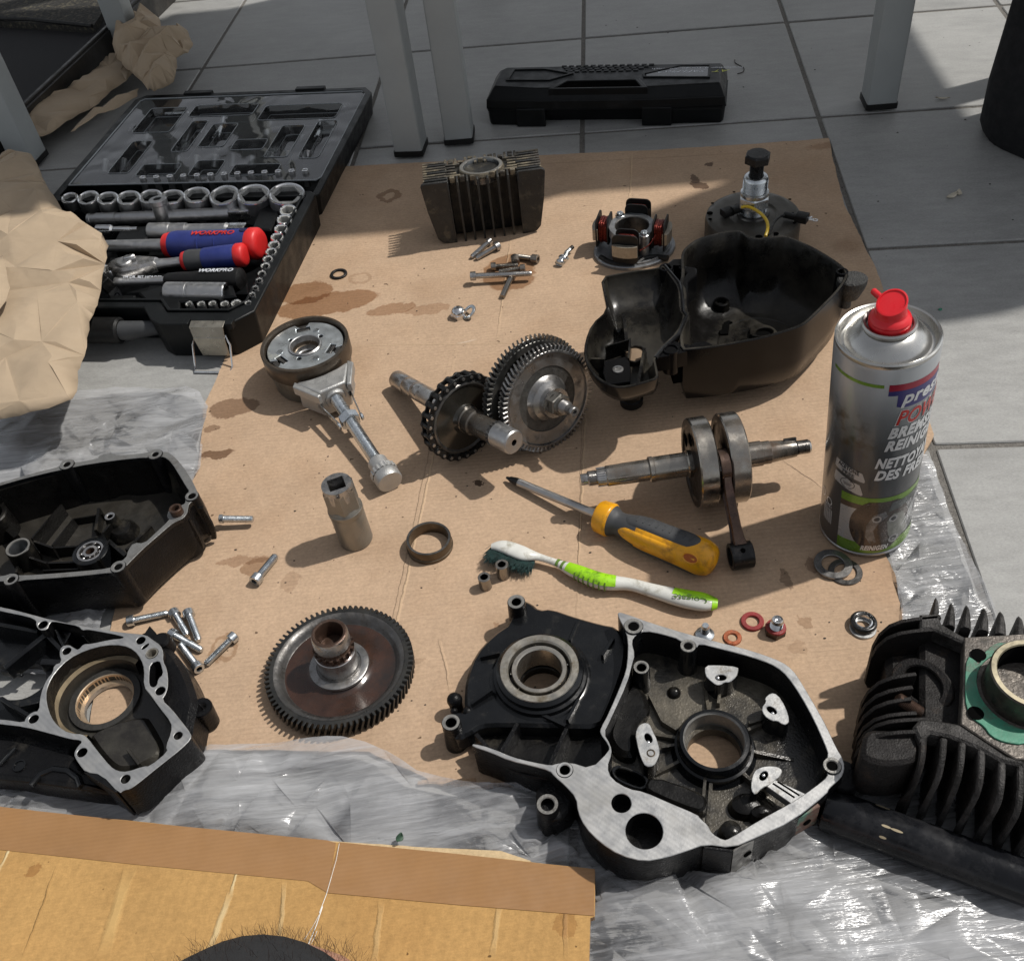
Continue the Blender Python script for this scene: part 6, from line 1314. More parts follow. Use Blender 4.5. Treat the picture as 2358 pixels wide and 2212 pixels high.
screw('socket_screw', 'screw with rust brown head at the right top of the stain heap', zz(1100, 425), zz(830, 390), d=5.6, hd_=9, hl=7, **rk)
a_, b_ = at(*zz(800, 395), CZ+5), at(*zz(812, 470), CZ+4); t = thing('steel_pin', 'short bright steel pin crossing behind the stain heap screws', 'pin', a_, group=g2); q = MB(); q.lathe([(0, 0), (4, 0), (4.4, .5), (4.4, (b_-a_).length), (0, (b_-a_).length)], 16, 0, frame(a_, b_-a_)); q.obj('pin_body', oily, t)
screw('socket_screw', 'oily screw with dark head at the left above the long bolt', zz(498, 520), zz(845, 500), **rk)
screw('socket_screw', 'short oily screw squeezed above the long bolt, bright head at the right', zz(935, 535), zz(600, 585), **rk)
a_ = (*zz(238, 640), CZ+9); b_ = (*zz(1020, 606), CZ+8); screw('long_bolt', 'longest bolt with plain shank lying across the stain heap', a_, b_, d=5.6, hd_=9, hl=5.5, m=steel, partial=.72, group=g2, cat='bolt')
screw('socket_screw', 'oily screw sticking out below the long bolt towards the viewer', zz(765, 640), zz(648, 900), d=5.6, hd_=8.6, **rk)
# clamp clip
p = A('Z', 1440, 400, CZ+3); t = thing('cable_clamp', 'small bright steel clamp clip left of the stator', 'clamp', p); m = T(*p) @ Rz(.9)
q = MB(); q.box(-13, 3, -3.2, 3.2, -2.8, -1.4, M=m); q.obj('strap', zinc, t, bevel=.4)
q = MB(); q.sphere((2, 0, 1.5), 4.2, 0, 18, 10, (1, 1.2, .9), M=m @ T(-6, 0, 0)); q.obj('clamp_ball', chrome, t); q = MB(); q.sphere((0, 0, 1.4), 3.6, 0, 16, 8, (.8, 1.3, 1), M=m @ T(-11, -1, 0)); q.obj('clamp_eye', zinc, t)
q = MB(); q.tube([m @ Vector(v) for v in ((0, 0, 0), (6, 1, 2), (12, 0, 3))], [2.8, 2.6, 2.2], 10); q.tube([m @ Vector(v) for v in ((11, 0, 3), (15, -1, 4))], 2.1, 10, 1); q.obj('clamp_screw', [zinc, blacksteel], t)
# nut and washer
p = A('Z', 85, 1110, CZ+4); t = thing('cap_nut', 'shiny domed hex nut left of the leaning washer', 'nut', M=T(p.x, p.y, CZ) @ Rz(.3))
q = MB(); q.prism(circ(8, 6), 0, 5.5, cham=.8); q.lathe([(7, 5.4), (6.8, 6.5), (5.5, 9), (3, 10.6), (0, 11)], 28); o = part('nut_body', q.mesh('nut_body', [chrome]), t)
p = A('Z', 218, 1092, CZ+5); t = thing('washer', 'bright flat washer leaning against the domed nut', 'washer', M=T(p.x, p.y, CZ+4.6) @ Rz(-.3) @ Ry(radians(-32)) @ Rx(radians(14)))
q = MB(); q.prism(circ(8.2, 40), -.7, .7, holes=[circ(4.8, 32)], cham=.25); part('washer_body', q.mesh('washer_body', [zinc]), t)
def flatring(name, label, cat, r, u, v, ro, ri, h, m, z=None, tilt=None, lathe=None):
    p = A(r, u, v, CZ+h/2); Mx = T(p.x, p.y, (CZ if z is None else z)+.05)
    if tilt: Mx = Mx @ tilt
    q = MB(); q.prism(circ(ro, 48), 0, h, holes=[circ(ri, 40)], cham=min(.35, h*.25))
    o = bpy.data.objects.new(name, q.mesh(name, [m])); COL.objects.link(o); mm = Mx.copy(); mm.translation *= .001; o.matrix_world = mm; return tag(o, label, cat)
flatring('steel_ring', 'thin dark rubber ring lying left of the wet stain, above the shadow', 'ring', 'P', 780, 631, 9, 6.2, 2, blacksteel)
flatring('washer', 'dark lower washer of the overlapping pair below the spray can', 'washer', 'Y', 1378, 304, 11.8, 7.6, 1.4, steeldk)
flatring('washer', 'dark upper washer of the overlapping pair below the spray can', 'washer', 'Y', 1262, 245, 13.4, 8.0, 1.5, gunmetal, CZ+1.6, Ry(radians(2.2)))
flatring('washer', 'red fibre sealing washer beside the upturned drain plug', 'washer', 'Y', 527, 757, 7.8, 4.5, 2, redwash)
flatring('washer', 'small copper washer near the rim of the big crankcase half', 'washer', 'Y', 345, 905, 6.2, 3.2, 1.4, copper)
# seal ring pair
p = A('Y', 1533, 800, CZ); t = thing('seal_ring', 'black rubber ring on a white metal ring left of the finned cylinder', 'ring', M=T(p.x, p.y, CZ))
def torus(q, R_, r, z, M=None, m=0): q.lathe([(R_+r*cos(a), z+r*sin(a)) for a in [2*pi*k/12 for k in range(13)]], 44, m, M)
q = MB(); q.prism(circ(8.8, 40), .1, 1.6, holes=[circ(5.6, 36)], cham=.3, M=T(-.5, -2.2, 0)); part('white_ring', q.mesh('white_ring', [alubright]), t)
q = MB(); torus(q, 7.2, 1.9, 3.7, T(.3, .6, 0) @ Ry(.05)); part('rubber_ring', q.mesh('rubber_ring', [mat('shiny_rubber', (.012, .012, .012), 0, .22, .2, 60)]), t)
q = MB(); q.lathe([(6.0, 2), (6.0, 5), (5.2, 5.6), (4.9, 5), (4.9, 2)], 40, 0, T(.3, .6, 0)); part('inner_sleeve', q.mesh('inner_sleeve', [chrome]), t)
# drain plug, small bolt
p = A('Y', 735, 838, CZ+2); t = thing('drain_plug', 'upturned drain plug with dark hexagon head and bright thread', 'drain plug', M=T(p.x, p.y, CZ) @ Rz(.35) @ Ry(.06))
q = MB(); q.prism(circ(7.4, 6), 0, 5, cham=.5); part('hex_head', q.mesh('hex_head', [rust]), t)
q = MB(); q.lathe([(7, 5), (6.6, 6.2), (4.4, 6.4)], 30, 0); part('collar', q.mesh('collar', [redwash]), t)
q = MB(); q.lathe([(4.3, 6.2)]+thread(3.9, 4.4, 6.6, 13, 1)+[(3.6, 14), (2.4, 14.1), (1.8, 13), (0, 12.6)], 24); part('thread', q.mesh('thread', [chrome], sharp=50), t)
p = A('Y', 92, 870, CZ+2); t = thing('small_bolt', 'upright small bolt half hidden behind the top edge of the big crankcase half', 'bolt', M=T(p.x, p.y, CZ))
q = MB(); q.lathe([(0, 0), (6.4, 0), (6.6, .6), (6.4, 2), (4.6, 3.4), (3, 4)], 30); part('flange', q.mesh('flange', [zinc]), t); q = MB(); q.lathe([(2.8, 3.8)]+thread(2.5, 2.9, 4, 11, .9)+[(2.2, 12), (0, 12)], 20); part('thread', q.mesh('thread', [zinc], sharp=50), t)
# dowel sleeves
def sleeve(r, u, v, R_, rh, h, label):
    p = A(r, u, v, CZ); t = thing('dowel_sleeve', label, 'dowel', M=T(p.x, p.y, CZ)); q = MB()
    q.lathe([(R_-.3, 0), (R_, .4), (R_, h-.5), (R_-.5, h), (rh+.3, h), (rh, h-.4), (rh, 1), (0, 1)], 28, mats=[0]*5+[1, 1]); part('sleeve_body', q.mesh('sleeve_body', [oily, hole]), t)
sleeve('N', 47, 1070, 4.7, 2.8, 12, 'short steel dowel sleeve standing free below the toothbrush head')
sleeve('N', 148, 1008, 4.9, 2.9, 14, 'short steel dowel sleeve standing against the toothbrush bristles')
# bearing ring
p = A('M', 1712, 790, CZ); t = thing('spacer_ring', 'dark oily spacer ring standing on the board right of the upright socket', 'ring', M=T(p.x, p.y, CZ+.1) @ Ry(.03)); q = MB()
q.lathe([(17.2, 0), (17.9, .6), (17.9, 2.6), (17.2, 3.2), (17.2, 9.6), (16.8, 10.3), (15.2, 10.3), (14.8, 9.8), (14.8, 0)], 64, mats=[0]*5+[1]+[0]*2); part('ring_body', q.mesh('ring_body', [bronze, steeldk]), t)
# upright spark plug socket
p0 = at(821, 1241, CZ); t = thing('plug_socket', 'worn steel spark plug socket standing upright with square drive hole on top', 'socket', M=T(p0.x, p0.y, CZ) @ Ry(radians(-1.5)) @ Rz(.25))
wornst = mat('worn_socket_steel', (.29, .275, .245), .85, .4, .12, 30, .08, 500, dirt=((.16, .14, .11), .56, 30, .14))
q = MB(); q.lathe([(12.4, 0), (13, .8), (13, 33), (12.9, 38)], 44, mats=[0, 0, 0]); q.lathe([(12.9, 38), (11.6, 41)], 44); part('lower_barrel', q.mesh('lower_barrel', [wornst]), t)
q = MB(); q.lathe([(13.02, 33), (13.25, 33.4), (13.25, 37.4), (12.95, 37.8)], 96, radial=lambda i, a: 1+.013*(i % 2)); part('knurl', q.mesh('knurl', [wornst]), t)
hx = [(13.2*cos(pi/3*k+.35), 13.2*sin(pi/3*k+.35)) for k in range(6)]
sq = rrect(-6.2, 6.2, -6.2, 6.2, .6, 2)
q = MB(); q.prism(hx, 40, 60, caps=(1, 0), taper=.3); ho = offset(ccw(hx), -.3); n_ = 36
ci = circ(11.4, n_, a0=.35)
ring0 = []
for k in range(n_):
    a = 2*pi*k/n_+.35; s_ = (a-.35) % (pi/3)-pi/6; rr_ = 13.2*cos(pi/6)/cos(s_)-.3; ring0.append((rr_*cos(a), rr_*sin(a), 58.6+1.2*(cos(s_)-cos(pi/6))*-6+.6))
q.loft([[(x, y, 58) for x, y, z in ring0], [(x, y, 60.2-abs(hypot(x, y)-11.4)*1.3) for x, y, z in ring0], [(x, y, 63) for x, y in ci]], cap0=False, cap1=False, mat=1)
q.prism(ci, 50, 63, holes=[sq], mat=1, caps=(0, 1)); q.lathe([(9, 50), (0, 50)], 16, 2); part('hex_drive_end', q.mesh('hex_drive_end', [wornst, steel, hole]), t)
q = MB(); q.lathe([(3, 56), (0, 56)], 14, 0, T(0, 0, -4)); part('bore_glint', q.mesh('bore_glint', [steel]), t)

# ---- large flat gear
gp = A('G', 885, 790, 9); gr = (A('G', 1570, 790, 9)-A('G', 195, 800, 9)).length/2*.965
t = thing('large_gear', 'large brown oiled gear wheel with hollow hub lying on the board beside the crankcase', 'gear', M=T(gp.x, gp.y, CZ+.2) @ Rx(radians(-2)) @ Ry(radians(2)))
NT = 78; q = MB(); tp = toothed(gr, gr-3.3, NT); q.prism(tp, 0, 11, holes=[circ(gr-6.2, 72)], top_outer=toothed(gr, gr-3.3, NT, ph=.07), cham=.25, caps=(1, 1)); part('toothed_rim', q.mesh('toothed_rim', [mat('dark_gear_rim', (.06, .06, .058), .85, .33, .3, 60, .15, 500, dirt=((.03, .028, .024), .55, 50, .1))]), t)
q = MB(); q.lathe([(gr-6.2, 11), (gr-8, 10.6), (gr-11, 8.2), (gr-12.2, 5.6), (gr-13, 5), (24, 4.6), (21, 5.6), (18, 8), (15.6, 8.6)], 80, mats=[0, 0, 0, 0, 1, 1, 1, 1]); part('web_disc', q.mesh('web_disc', [steeldk, brownoil]), t)
q = MB(Matrix.Diagonal((1.14, 1.14, 1.05, 1))); q.lathe([(18.2, 8), (18, 9.6), (17.4, 10), (13.6, 10), (13.2, 9.2), (12.4, 9)], 48); part('hub_collar', q.mesh('hub_collar', [gunmetal]), t)
q = MB(Matrix.Diagonal((1.14, 1.14, 1.05, 1))); q.lathe([(12.4, 8), (12.2, 24), (11.8, 24.4)], 44); q.lathe([(11.8, 24.4), (10.8, 25), (10.8, 26.6)], 44, 1); part('hub_sleeve', q.mesh('hub_sleeve', [steel, brownoil]), t)
q = MB(Matrix.Diagonal((1.14, 1.14, 1.05, 1))); q.prism(toothed(12.2, 10.8, 18, ph=.1), 27, 30.5, cham=.4); part('spline', q.mesh('spline', [rust]), t)
q = MB(Matrix.Diagonal((1.14, 1.14, 1.05, 1))); q.lathe([(10.6, 30.4), (10.4, 33), (11, 33.4), (11, 41), (10.4, 43), (9.6, 43.4), (8.4, 43.2), (8, 42), (7.6, 30), (7.2, 20), (0, 16)], 44, mats=[0, 0, 1, 1, 0, 0, 0, 2, 2, 2]); part('hub_tube', q.mesh('hub_tube', [rust, steel, mat('brown_bore', (.06, .035, .025), .5, .35, .4, 80)]), t)

# ---- sprocket shaft with chain, and the pair of gears
def gearat(t, P, ax, ro, rr, n, w, m, holes=(), ph=0, twist=.05, name='gear_ring'):
    q = MB(); q.prism(toothed(ro, rr, n, ph=ph), -w/2, w/2, holes=holes, top_outer=toothed(ro, rr, n, ph=ph+twist), cham=.3, M=frame(P, ax)); return q.obj(name, m, t)
sa = Vector((.585, -.797, .12)).normalized(); SRo = 37.5
SP = at(1063, 958, CZ+SRo*sqrt(1-sa.z**2)*.98)
t = thing('sprocket_shaft', 'steel shaft carrying a dark sprocket wrapped in a roller chain', 'sprocket', SP)
SM = frame(SP, sa)
back = at(912, 872, 12); Lb = (SP-back).length; front = at(1184, 1019, SP.z+8)
q = MB(); q.prism(toothed(35, 31.5, 26), -3, 3, mat=0, M=SM, cham=.5); q.obj('sprocket_teeth', steeldk, t)
q = MB(); q.lathe([(31.8, 3), (31, 4.2), (29.6, 4.6), (28, 3.4), (19, 3.6), (13, 5), (10.5, 9), (9.8, 13), (9.6, 16)], 64, 0, SM, mats=[0, 0, 0, 1, 1, 1, 1, 1]); q.obj('sprocket_disc', [steeldk, mat('oiled_dark_disc', (.05, .045, .035), .7, .22, .4, 40, .1, 300, dirt=((.012, .011, .01), .5, 30, .15, .15), coat=.6)], t)
q = MB(); q.lathe([(30, -3), (24, -4), (10, -5), (9, -12)], 48, 0, SM); q.obj('rear_disc', steeldk, t)
dirb = (back-SP).normalized(); q = MB(); q.lathe([(8.6, 0), (8.2, Lb*.55), (8.0, Lb*.56), (8.2, Lb*.57), (8.2, Lb*.66), (7.9, Lb*.665), (8.2, Lb*.675), (8.2, Lb*.8), (7.9, Lb*.805), (8.2, Lb*.815), (8.2, Lb-2), (7, Lb), (0, Lb)], 36, 0, frame(SP, dirb)); q.obj('rear_shaft', steel, t)
Lf = (front-SP).length; fd = (front-SP).normalized()
q = MB(); q.lathe([(12, 2), (11.4, 9), (10.4, 10), (10.8, 12), (10.8, 17), (9.4, 18), (9.3, Lf-22)], 40, 0, frame(SP, fd)); q.obj('shaft_sleeve', mat('oily_shaft', (.16, .15, .135), .9, .28, .3, 60, .1, 400, dirt=((.04, .03, .022), .52, 60, .1)), t)
q = MB(); q.prism(toothed(10.4, 9.2, 20), Lf-22.5, Lf-20, M=frame(SP, fd)); q.obj('spline', steeldk, t)
q = MB(); q.lathe([(9.6, Lf-20), (10, Lf-19.4), (10, Lf-1.2), (9, Lf), (2.6, Lf), (2.2, Lf-.6), (1.6, Lf-3), (0, Lf-3)], 40, 0, frame(SP, fd), mats=[0, 0, 0, 0, 1, 1, 1]); q.obj('front_journal', [satin, hole], t)
# roller chain: alternate inner and outer links round the sprocket
ch = thing('roller_chain', 'dark roller chain wound round the sprocket', 'chain', SP)
def linkmesh(w, wide):
    o = []
    for k in range(11): a = pi/2+pi*k/10; o.append((-w+2.9*cos(a), 2.9*sin(a)))
    o.append((0, -2.1))
    for k in range(11): a = -pi/2+pi*k/10; o.append((w+2.9*cos(a), 2.9*sin(a)))
    o.append((0, 2.1)); return o
NC = 26; Rc = 35.2; hw = Rc*sin(pi/NC)
lko, lki = MB(), MB()
for s_ in (-1, 1):
    lko.prism(linkmesh(hw, 1), s_*4.4-.5, s_*4.4+.5, cham=.2); lki.prism(linkmesh(hw, 1), s_*3.2-.45, s_*3.2+.45, cham=.15)
for x in (-hw, hw): lko.lathe([(0, -5.5), (1.4, -5.5), (1.5, -5), (1.5, 5), (1.4, 5.5), (0, 5.5)], 10, 1, T(x, 0, 0)); lki.lathe([(2.5, -2.8), (2.5, 2.8)], 12, 0, T(x, 0, 0))
mo, mi = lko.mesh('chain_link', [blacksteel, steel]), lki.mesh('chain_link', [blacksteel])
for k in range(NC):
    a = 2*pi*(k+.5)/NC; m = SM @ Rz(a) @ T(Rc*cos(pi/NC), 0, 0) @ Rz(pi/2); m = T(*(-SP)) @ m
    part('chain_link', mo if k % 2 else mi, ch, m)
# gears
ga = Vector((.5, -.796, .22)).normalized(); Rg = 45.0
GP = at(1264, 920, CZ+Rg*sqrt(1-ga.z**2)-1)
t = thing('gear_shaft', 'pair of steel helical gears with hex nut on a threaded shaft right of the sprocket', 'gear', GP)
GM = frame(GP, ga)
gearat(t, GP-ga*3.5, ga, Rg, Rg-3.8, 68, 7.5, gunmetal, [circ(Rg-6, 64)], .02, .07, 'front_gear')
gearat(t, GP-ga*17+Vector((-1.5, 0, .8)), ga, Rg+4.2, Rg+.2, 70, 7.5, mat('gear_steel_dark', (.13, .128, .12), .9, .36, .25, 60, .1, 500, dirt=((.04, .035, .03), .54, 60, .1)), [circ(Rg-6, 64)], .03, .07, 'rear_gear')
cast_ring = mat('grainy_cast_ring', (.1, .097, .09), .75, .5, .3, 300, .5, 1500)
q = MB(); q.lathe([(Rg-6, .2), (Rg-6.6, -1.4), (Rg-8, -1.6), (28, -1.8)], 80, 0, GM, mats=[0, 0, 0]); q.lathe([(28, -1.8), (27.4, -2.6), (20, -2.6)], 72, 1, GM); q.lathe([(20, -2.6), (18.4, -1), (17, 2), (13, 4.5), (12, 7), (11.6, 9)], 72, 0, GM); q.obj('gear_disc', [gunmetal, cast_ring], t)
q = MB(); q.lathe([(Rg-6, -6.5), (12, -6.5)], 64, 0, GM); q.lathe([(Rg-6, -11.8), (Rg-8, -11), (12, -11)], 64, 0, GM); q.lathe([(Rg-6, -19), (12, -19), (10, -24), (0, -24)], 64, 0, GM); q.obj('rear_disc', steeldk, t)
q = MB(); q.lathe([(12.6, 8.6), (12.4, 10), (9, 10)], 44, 0, GM); q.obj('lock_washer', steel, t)
q = MB(); q.prism(circ(9.8, 6, a0=.4), 10, 16.5, cham=.8, M=GM); q.lathe([(8, 16.4), (7.6, 18.6), (6, 18.8)], 36, 0, GM); q.obj('hex_nut', mat('nut_steel', (.22, .21, .19), .9, .33, .2, 60, .1, 500), t)
q = MB(); q.lathe([(5.4, 16)]+thread(5.1, 5.7, 18.4, 25, 1)+[(4, 25.4), (3.8, 29), (4.2, 29.4), (4.2, 33.4), (3.6, 34), (1.9, 34), (1.7, 31), (0, 31)], 28, 0, GM); q.obj('threaded_end', [gunmetal], t, sharp=45)

# ---- crankshaft with connecting rod
c_l, c_r = at(1337, 1104, CZ+35), at(1865, 1026, CZ+35); CA = (c_r-c_l).normalized(); CAz = CA
Rd = 34.5; cm_ = at(1645, 1052, CZ+Rd); cz = CZ+Rd+.2
c_l.z = c_r.z = cz; CA = (c_r-c_l).normalized(); u0 = (cm_-c_l).dot(CA); CP = c_l+CA*u0
KM = frame(CP, CA, (0, -1, 0)); Ll = u0; Lr = (c_r-CP).length
t = thing('crankshaft', 'oil browned crankshaft with two flywheel discs and hanging connecting rod', 'crankshaft', CP)
for s_, z0, z1 in ((-1, -18.5, -4.5), (1, 4.5, 18.5)):
    q = MB(); q.lathe([(Rd-1, z0), (Rd, z0+1), (Rd, z1-1), (Rd-1, z1)], 80, 0, KM); a_, b_ = (z0, z1)
    q.lathe([(Rd-1, z1), (30, z1), (29.5, z1-.6), (12, z1-.6), (0, z1-.6)], 64, 1, KM); q.lathe([(Rd-1, z0), (29, z0), (28, z0+1.2), (15, z0+1.2), (13, z0), (0, z0)], 64, 1, KM); q.obj('flywheel_disc', [oily, mat('dark_disc_face', (.035, .03, .027), .6, .4, .4, 50, .3, 400)], t)
    for aa in (2.6, 3.5, 4.4) if s_ < 0 else ():
        q = MB(); q.lathe([(5.5, z0-.1), (5, z0+.2), (0, z0+.3)], 24, 0, KM @ T(20*cos(aa), 20*sin(aa), 0)); q.obj('balance_hole', hole, t)
q = MB(); q.lathe([(10.5, 0), (10.5, 3), (9.4, 4)], 36, 0, frame(CP-CA*18.5, -CA)); zL = Ll-18.5
q.lathe([(9.4, 3), (9.4, zL*.34), (9.9, zL*.345), (9.9, zL*.38), (8.2, zL*.39), (8.2, zL*.62), (8.0, zL*.625), (7.9, zL-20), (7.2, zL-19)], 36, 0, frame(CP-CA*18.5, -CA)); q.obj('left_journal', oily, t)
q = MB(); q.prism(toothed(7.4, 6.6, 26), zL-19, zL-12.5, M=frame(CP-CA*18.5, -CA)); q.obj('spline', steel, t)
q = MB(); q.lathe([(5.4, zL-12.6)]+thread(5.4, 6, zL-12, zL-5, .9)+[(4.4, zL-5), (4.4, zL-.6), (3.8, zL), (0, zL)], 28, 0, frame(CP-CA*18.5, -CA)); q.obj('left_thread', steel, t, sharp=45)
zR = Lr-18.5
q = MB(); q.lathe([(10.4, 0), (10.4, 2), (9.6, 3), (9.6, zR*.3), (8.8, zR*.31), (8.8, zR*.42), (8.4, zR*.43), (6.6, zR*.78), (6.4, zR*.79)], 36, 0, frame(CP+CA*18.5, CA)); q.obj('right_taper', oily, t)
q = MB(); q.lathe([(5, zR*.78)]+thread(4.9, 5.5, zR*.8, zR-1, .8)+[(4.6, zR), (2, zR), (0, zR-1)], 28, 0, frame(CP+CA*18.5, CA)); q.obj('right_thread', steel, t, sharp=45)
k_ = CP+CA*(18.5+zR*.72); q = MB(); q.prism(rrect(-5, 5, -1.4, 1.4, 1.3, 3), 0, 8.4, M=frame(k_, (0, .5, 1), CA)); q.obj('key', steeldk, t)
# rod
se = at(1706, 1278, CZ+10); be = CP+Vector((0, -19, 12)); be = be-CA*((be-CP).dot(CA)); se0 = se-CA*((se-CP).dot(CA)*.0)
rd_ = (se-be).normalized(); pinax = (CA-rd_*CA.dot(rd_)).normalized(); side = rd_.cross(pinax).normalized()
RL = (se-be).length
def rp(x, y, z): return be+rd_*x+side*y+pinax*z
rodm = mat('burnt_rod_steel', (.1, .065, .048), .75, .32, .35, 60, .15, 500, dirt=((.03, .014, .012), .52, 50, .1, .25))
q = MB(); q.lathe([(12.5, -3.6), (13, -3.2), (13, 3.2), (12.5, 3.6), (8, 3.6), (0, 3.6)], 40, 0, frame(be, pinax)); q.lathe([(12.5, -3.6), (0, -3.6)], 40, 0, frame(be, pinax)); o = q.obj('big_end', rodm, t)
rings = []
for x, wy, wz in ((10, 9, 3.0), (15, 6.6, 3.2), (RL*.35, 5.4, 3.6), (RL*.7, 4.9, 3.8), (RL-12, 5.6, 4.4), (RL-7, 7.6, 5.2)):
    rings.append([rp(x, wy*a, wz*b) for a, b in ((-1, -.8), (-1, .8), (-.72, 1), (-.6, .45), (.6, .45), (.72, 1), (1, .8), (1, -.8), (.72, -1), (.6, -.45), (-.6, -.45), (-.72, -1))])
q = MB(); q.loft([r[::-1] for r in rings]); q.obj('rod_beam', rodm, t, sharp=40)
q = MB(); fm = frame(se, pinax); q.lathe([(7.4, -8), (9.6, -8), (10, -7.4), (10, 7.4), (9.6, 8), (7.4, 8), (7, 7.4), (7, -7.4), (7.4, -8)], 44, 0, fm); q.obj('small_end', blacksteel, t)
q = MB(); q.lathe([(2, 9.85), (1.6, 10.15), (0, 10.1)], 14, 0, frame(se, (0, -.45, .9)) @ T(0, 1, 0)); q.obj('oil_hole', hole, t)
q = MB(); q.lathe([(8, -4.2), (8, 4.2)], 20, 0, frame(be, CA)); q.obj('crank_pin', steel, t)

# ---- screwdriver
s0, s1, s2 = at(1166, 1099, CZ+4), at(1378, 1186, CZ+12), at(1651, 1296, CZ+13.5)
t = thing('screwdriver', 'cross head screwdriver with yellow and grey handle in the middle of the board', 'screwdriver', s1)
d1 = (s1-s0).normalized(); L1 = (s1-s0).length
q = MB(); q.lathe([(0, 0), (1.2, .3), (3, 7), (3.3, 9), (3.3, 12)], 4, 0, frame(s0, d1)); q.lathe([(2.2, 4), (3.3, 10), (3.35, 14)], 20, 0, frame(s0, d1)); q.obj('tip', blacksteel, t)
q = MB(); q.lathe([(3.35, 13), (3.35, L1+3)], 24, 0, frame(s0, d1)); q.obj('blade_shaft', satin, t)
d2 = (s2-s1).normalized(); L2 = (s2-s1).length; SMx = frame(s1, d2, (0, 0, 1))
prof = [(0, 11.2), (.02, 12.6), (.11, 13.2), (.125, 12.0), (.16, 9.4), (.2, 8.9), (.27, 10.2), (.36, 11.8), (.45, 12.6), (.55, 12.6), (.66, 12.9), (.78, 13.4), (.88, 13.6), (.95, 12), (.985, 8), (1.0, 0)]
def handr(f):
    for (a, ra), (b, rb) in zip(prof, prof[1:]):
        if a <= f <= b: return ra+(rb-ra)*(f-a)/(b-a)
    return 0
def patch(f0f, f1f, a0, a1, lift, nx=26, na=12, name='grip', m=greygrip, par=None, hex_=True):
    "a skin patch of the handle between angles a0..a1 (0 = top) and lengths"
    q = MB(); vs = []; fs = []
    for i in range(nx+1):
        s_ = i/nx
        for j in range(na+1):
            w = j/na; a = a0+(a1-a0)*w; e = (2*w-1)
            lo, hi = f0f(e), f1f(e); f = lo+(hi-lo)*s_
            bl = min(1, 6*min(s_, 1-s_)+.0)*min(1, 6*min(w, 1-w)); r = handr(min(.999, max(0, f)))+lift*sqrt(max(0, bl))-.15*(bl <= 0)
            vs.append((r*cos(a), r*sin(a), f*L2))
    for i in range(nx):
        for j in range(na):
            b = i*(na+1)+j; fs.append((b, b+1, b+na+2, b+na+1))
    q.add(vs, fs, 0, SMx); return q.obj(name, m, par or t, sharp=60)
q = MB(); q.lathe([(r, f*L2) for f, r in prof if f <= .125], 40, 0, SMx); q.lathe([(0, 0), (11.2, 0)], 30, 0, SMx); q.obj('yellow_collar', yellow, t, bevel=.6)
fine = [i/40*.875+.125 for i in range(41)]
q = MB(); q.lathe([(handr(f), f*L2) for f in fine[:12]], 40, 0, SMx); q.obj('grey_neck', greygrip, t)
q = MB(); q.lathe([(handr(min(f, .9999)), f*L2) for f in fine[11:]]+[(0, L2)], 40, 0, SMx); body_ = q.obj('yellow_body', yellow, t)
gg = patch(lambda e: .24+.05*e*e, lambda e: .86-.08*e*e, -.75, .5, 1.0, name='grey_grip')
patch(lambda e: .3+.06*e*e, lambda e: .9-.06*e*e, 1.95, 3.2, 1.0, name='grey_grip'); patch(lambda e: .3+.06*e*e, lambda e: .9-.06*e*e, -2.4, -1.5, 1.0, name='grey_grip')
patch(lambda e: .22+.06*e*e, lambda e: .74-.06*e*e, .72, 1.72, .9, name='yellow_panel', m=yellow)
for k in range(9):
    f = .34+k*.055; q = MB(); rr_ = handr(f)+1.0
    q.tube([SMx @ Vector((rr_*cos(a), rr_*sin(a), (f+.012*(1-abs(a+.12)*3))*L2)) for a in (-.35, -.12, .1)], .55, 6); q.obj('grip_rib', greygrip, gg)
hc = SMx @ Vector((handr(.84)*cos(.95), handr(.84)*sin(.95), .84*L2)); hn = SMx.to_3x3() @ Vector((cos(.95), sin(.95), 0))
q = MB(); fm = frame(hc-hn*.9, hn, d2); q.prism(ell(0, 0, 6.2, 3.8), 0, 1.5, M=fm, holes=[ell(0, 0, 5.2, 3)], cham=.5, mat=0); q.prism(ell(0, 0, 5.4, 3.2), 0, .9, M=fm, mat=1); q.obj('hang_hole', [yellow, mat('shaded_orange', (.4, .09, .006), 0, .5)], t)

# ---- toothbrush
tb = [(1132, 1262, 10), (1160, 1262, 11), (1205, 1278, 10), (1240, 1286, 7.5), (1282, 1300, 6.5), (1322, 1318, 7), (1385, 1342, 7.5), (1450, 1349, 7), (1505, 1364, 7), (1570, 1381, 7.5), (1620, 1390, 7.5), (1652, 1394, 7)]
TB = [at(u, v-4, CZ+z) for u, v, z in tb]; wr = [2.5, 5.6, 6.2, 3.0, 3.0, 5.2, 6.2, 4.8, 5.4, 7.0, 7.0, 3.6]; hr = [.7, .55, .5, .9, .9, .85, .85, .85, .8, .7, .7, .8]
t = thing('toothbrush', 'white and lime green toothbrush with dirty dark green bristles', 'toothbrush', TB[5])
def catm(P, n=6):
    o = []
    for i in range(len(P)-1):
        a, b, c, d = P[max(i-1, 0)], P[i], P[i+1], P[min(i+2, len(P)-1)]
        for k in range(n):
            u = k/n; o.append(b*(1)+(c-a)*(.5*u)+(a*2-b*5+c*4-d)*(.5*u*u)+(b*3-a-c*3+d)*(.5*u**3) if not isinstance(b, float) else .5*(2*b+(c-a)*u+(2*a-5*b+4*c-d)*u*u+(3*b-a-3*c+d)*u**3))
    o.append(P[-1]); return o
TC = catm(TB); WC = catm([float(w) for w in wr]); HC = catm([float(h) for h in hr])
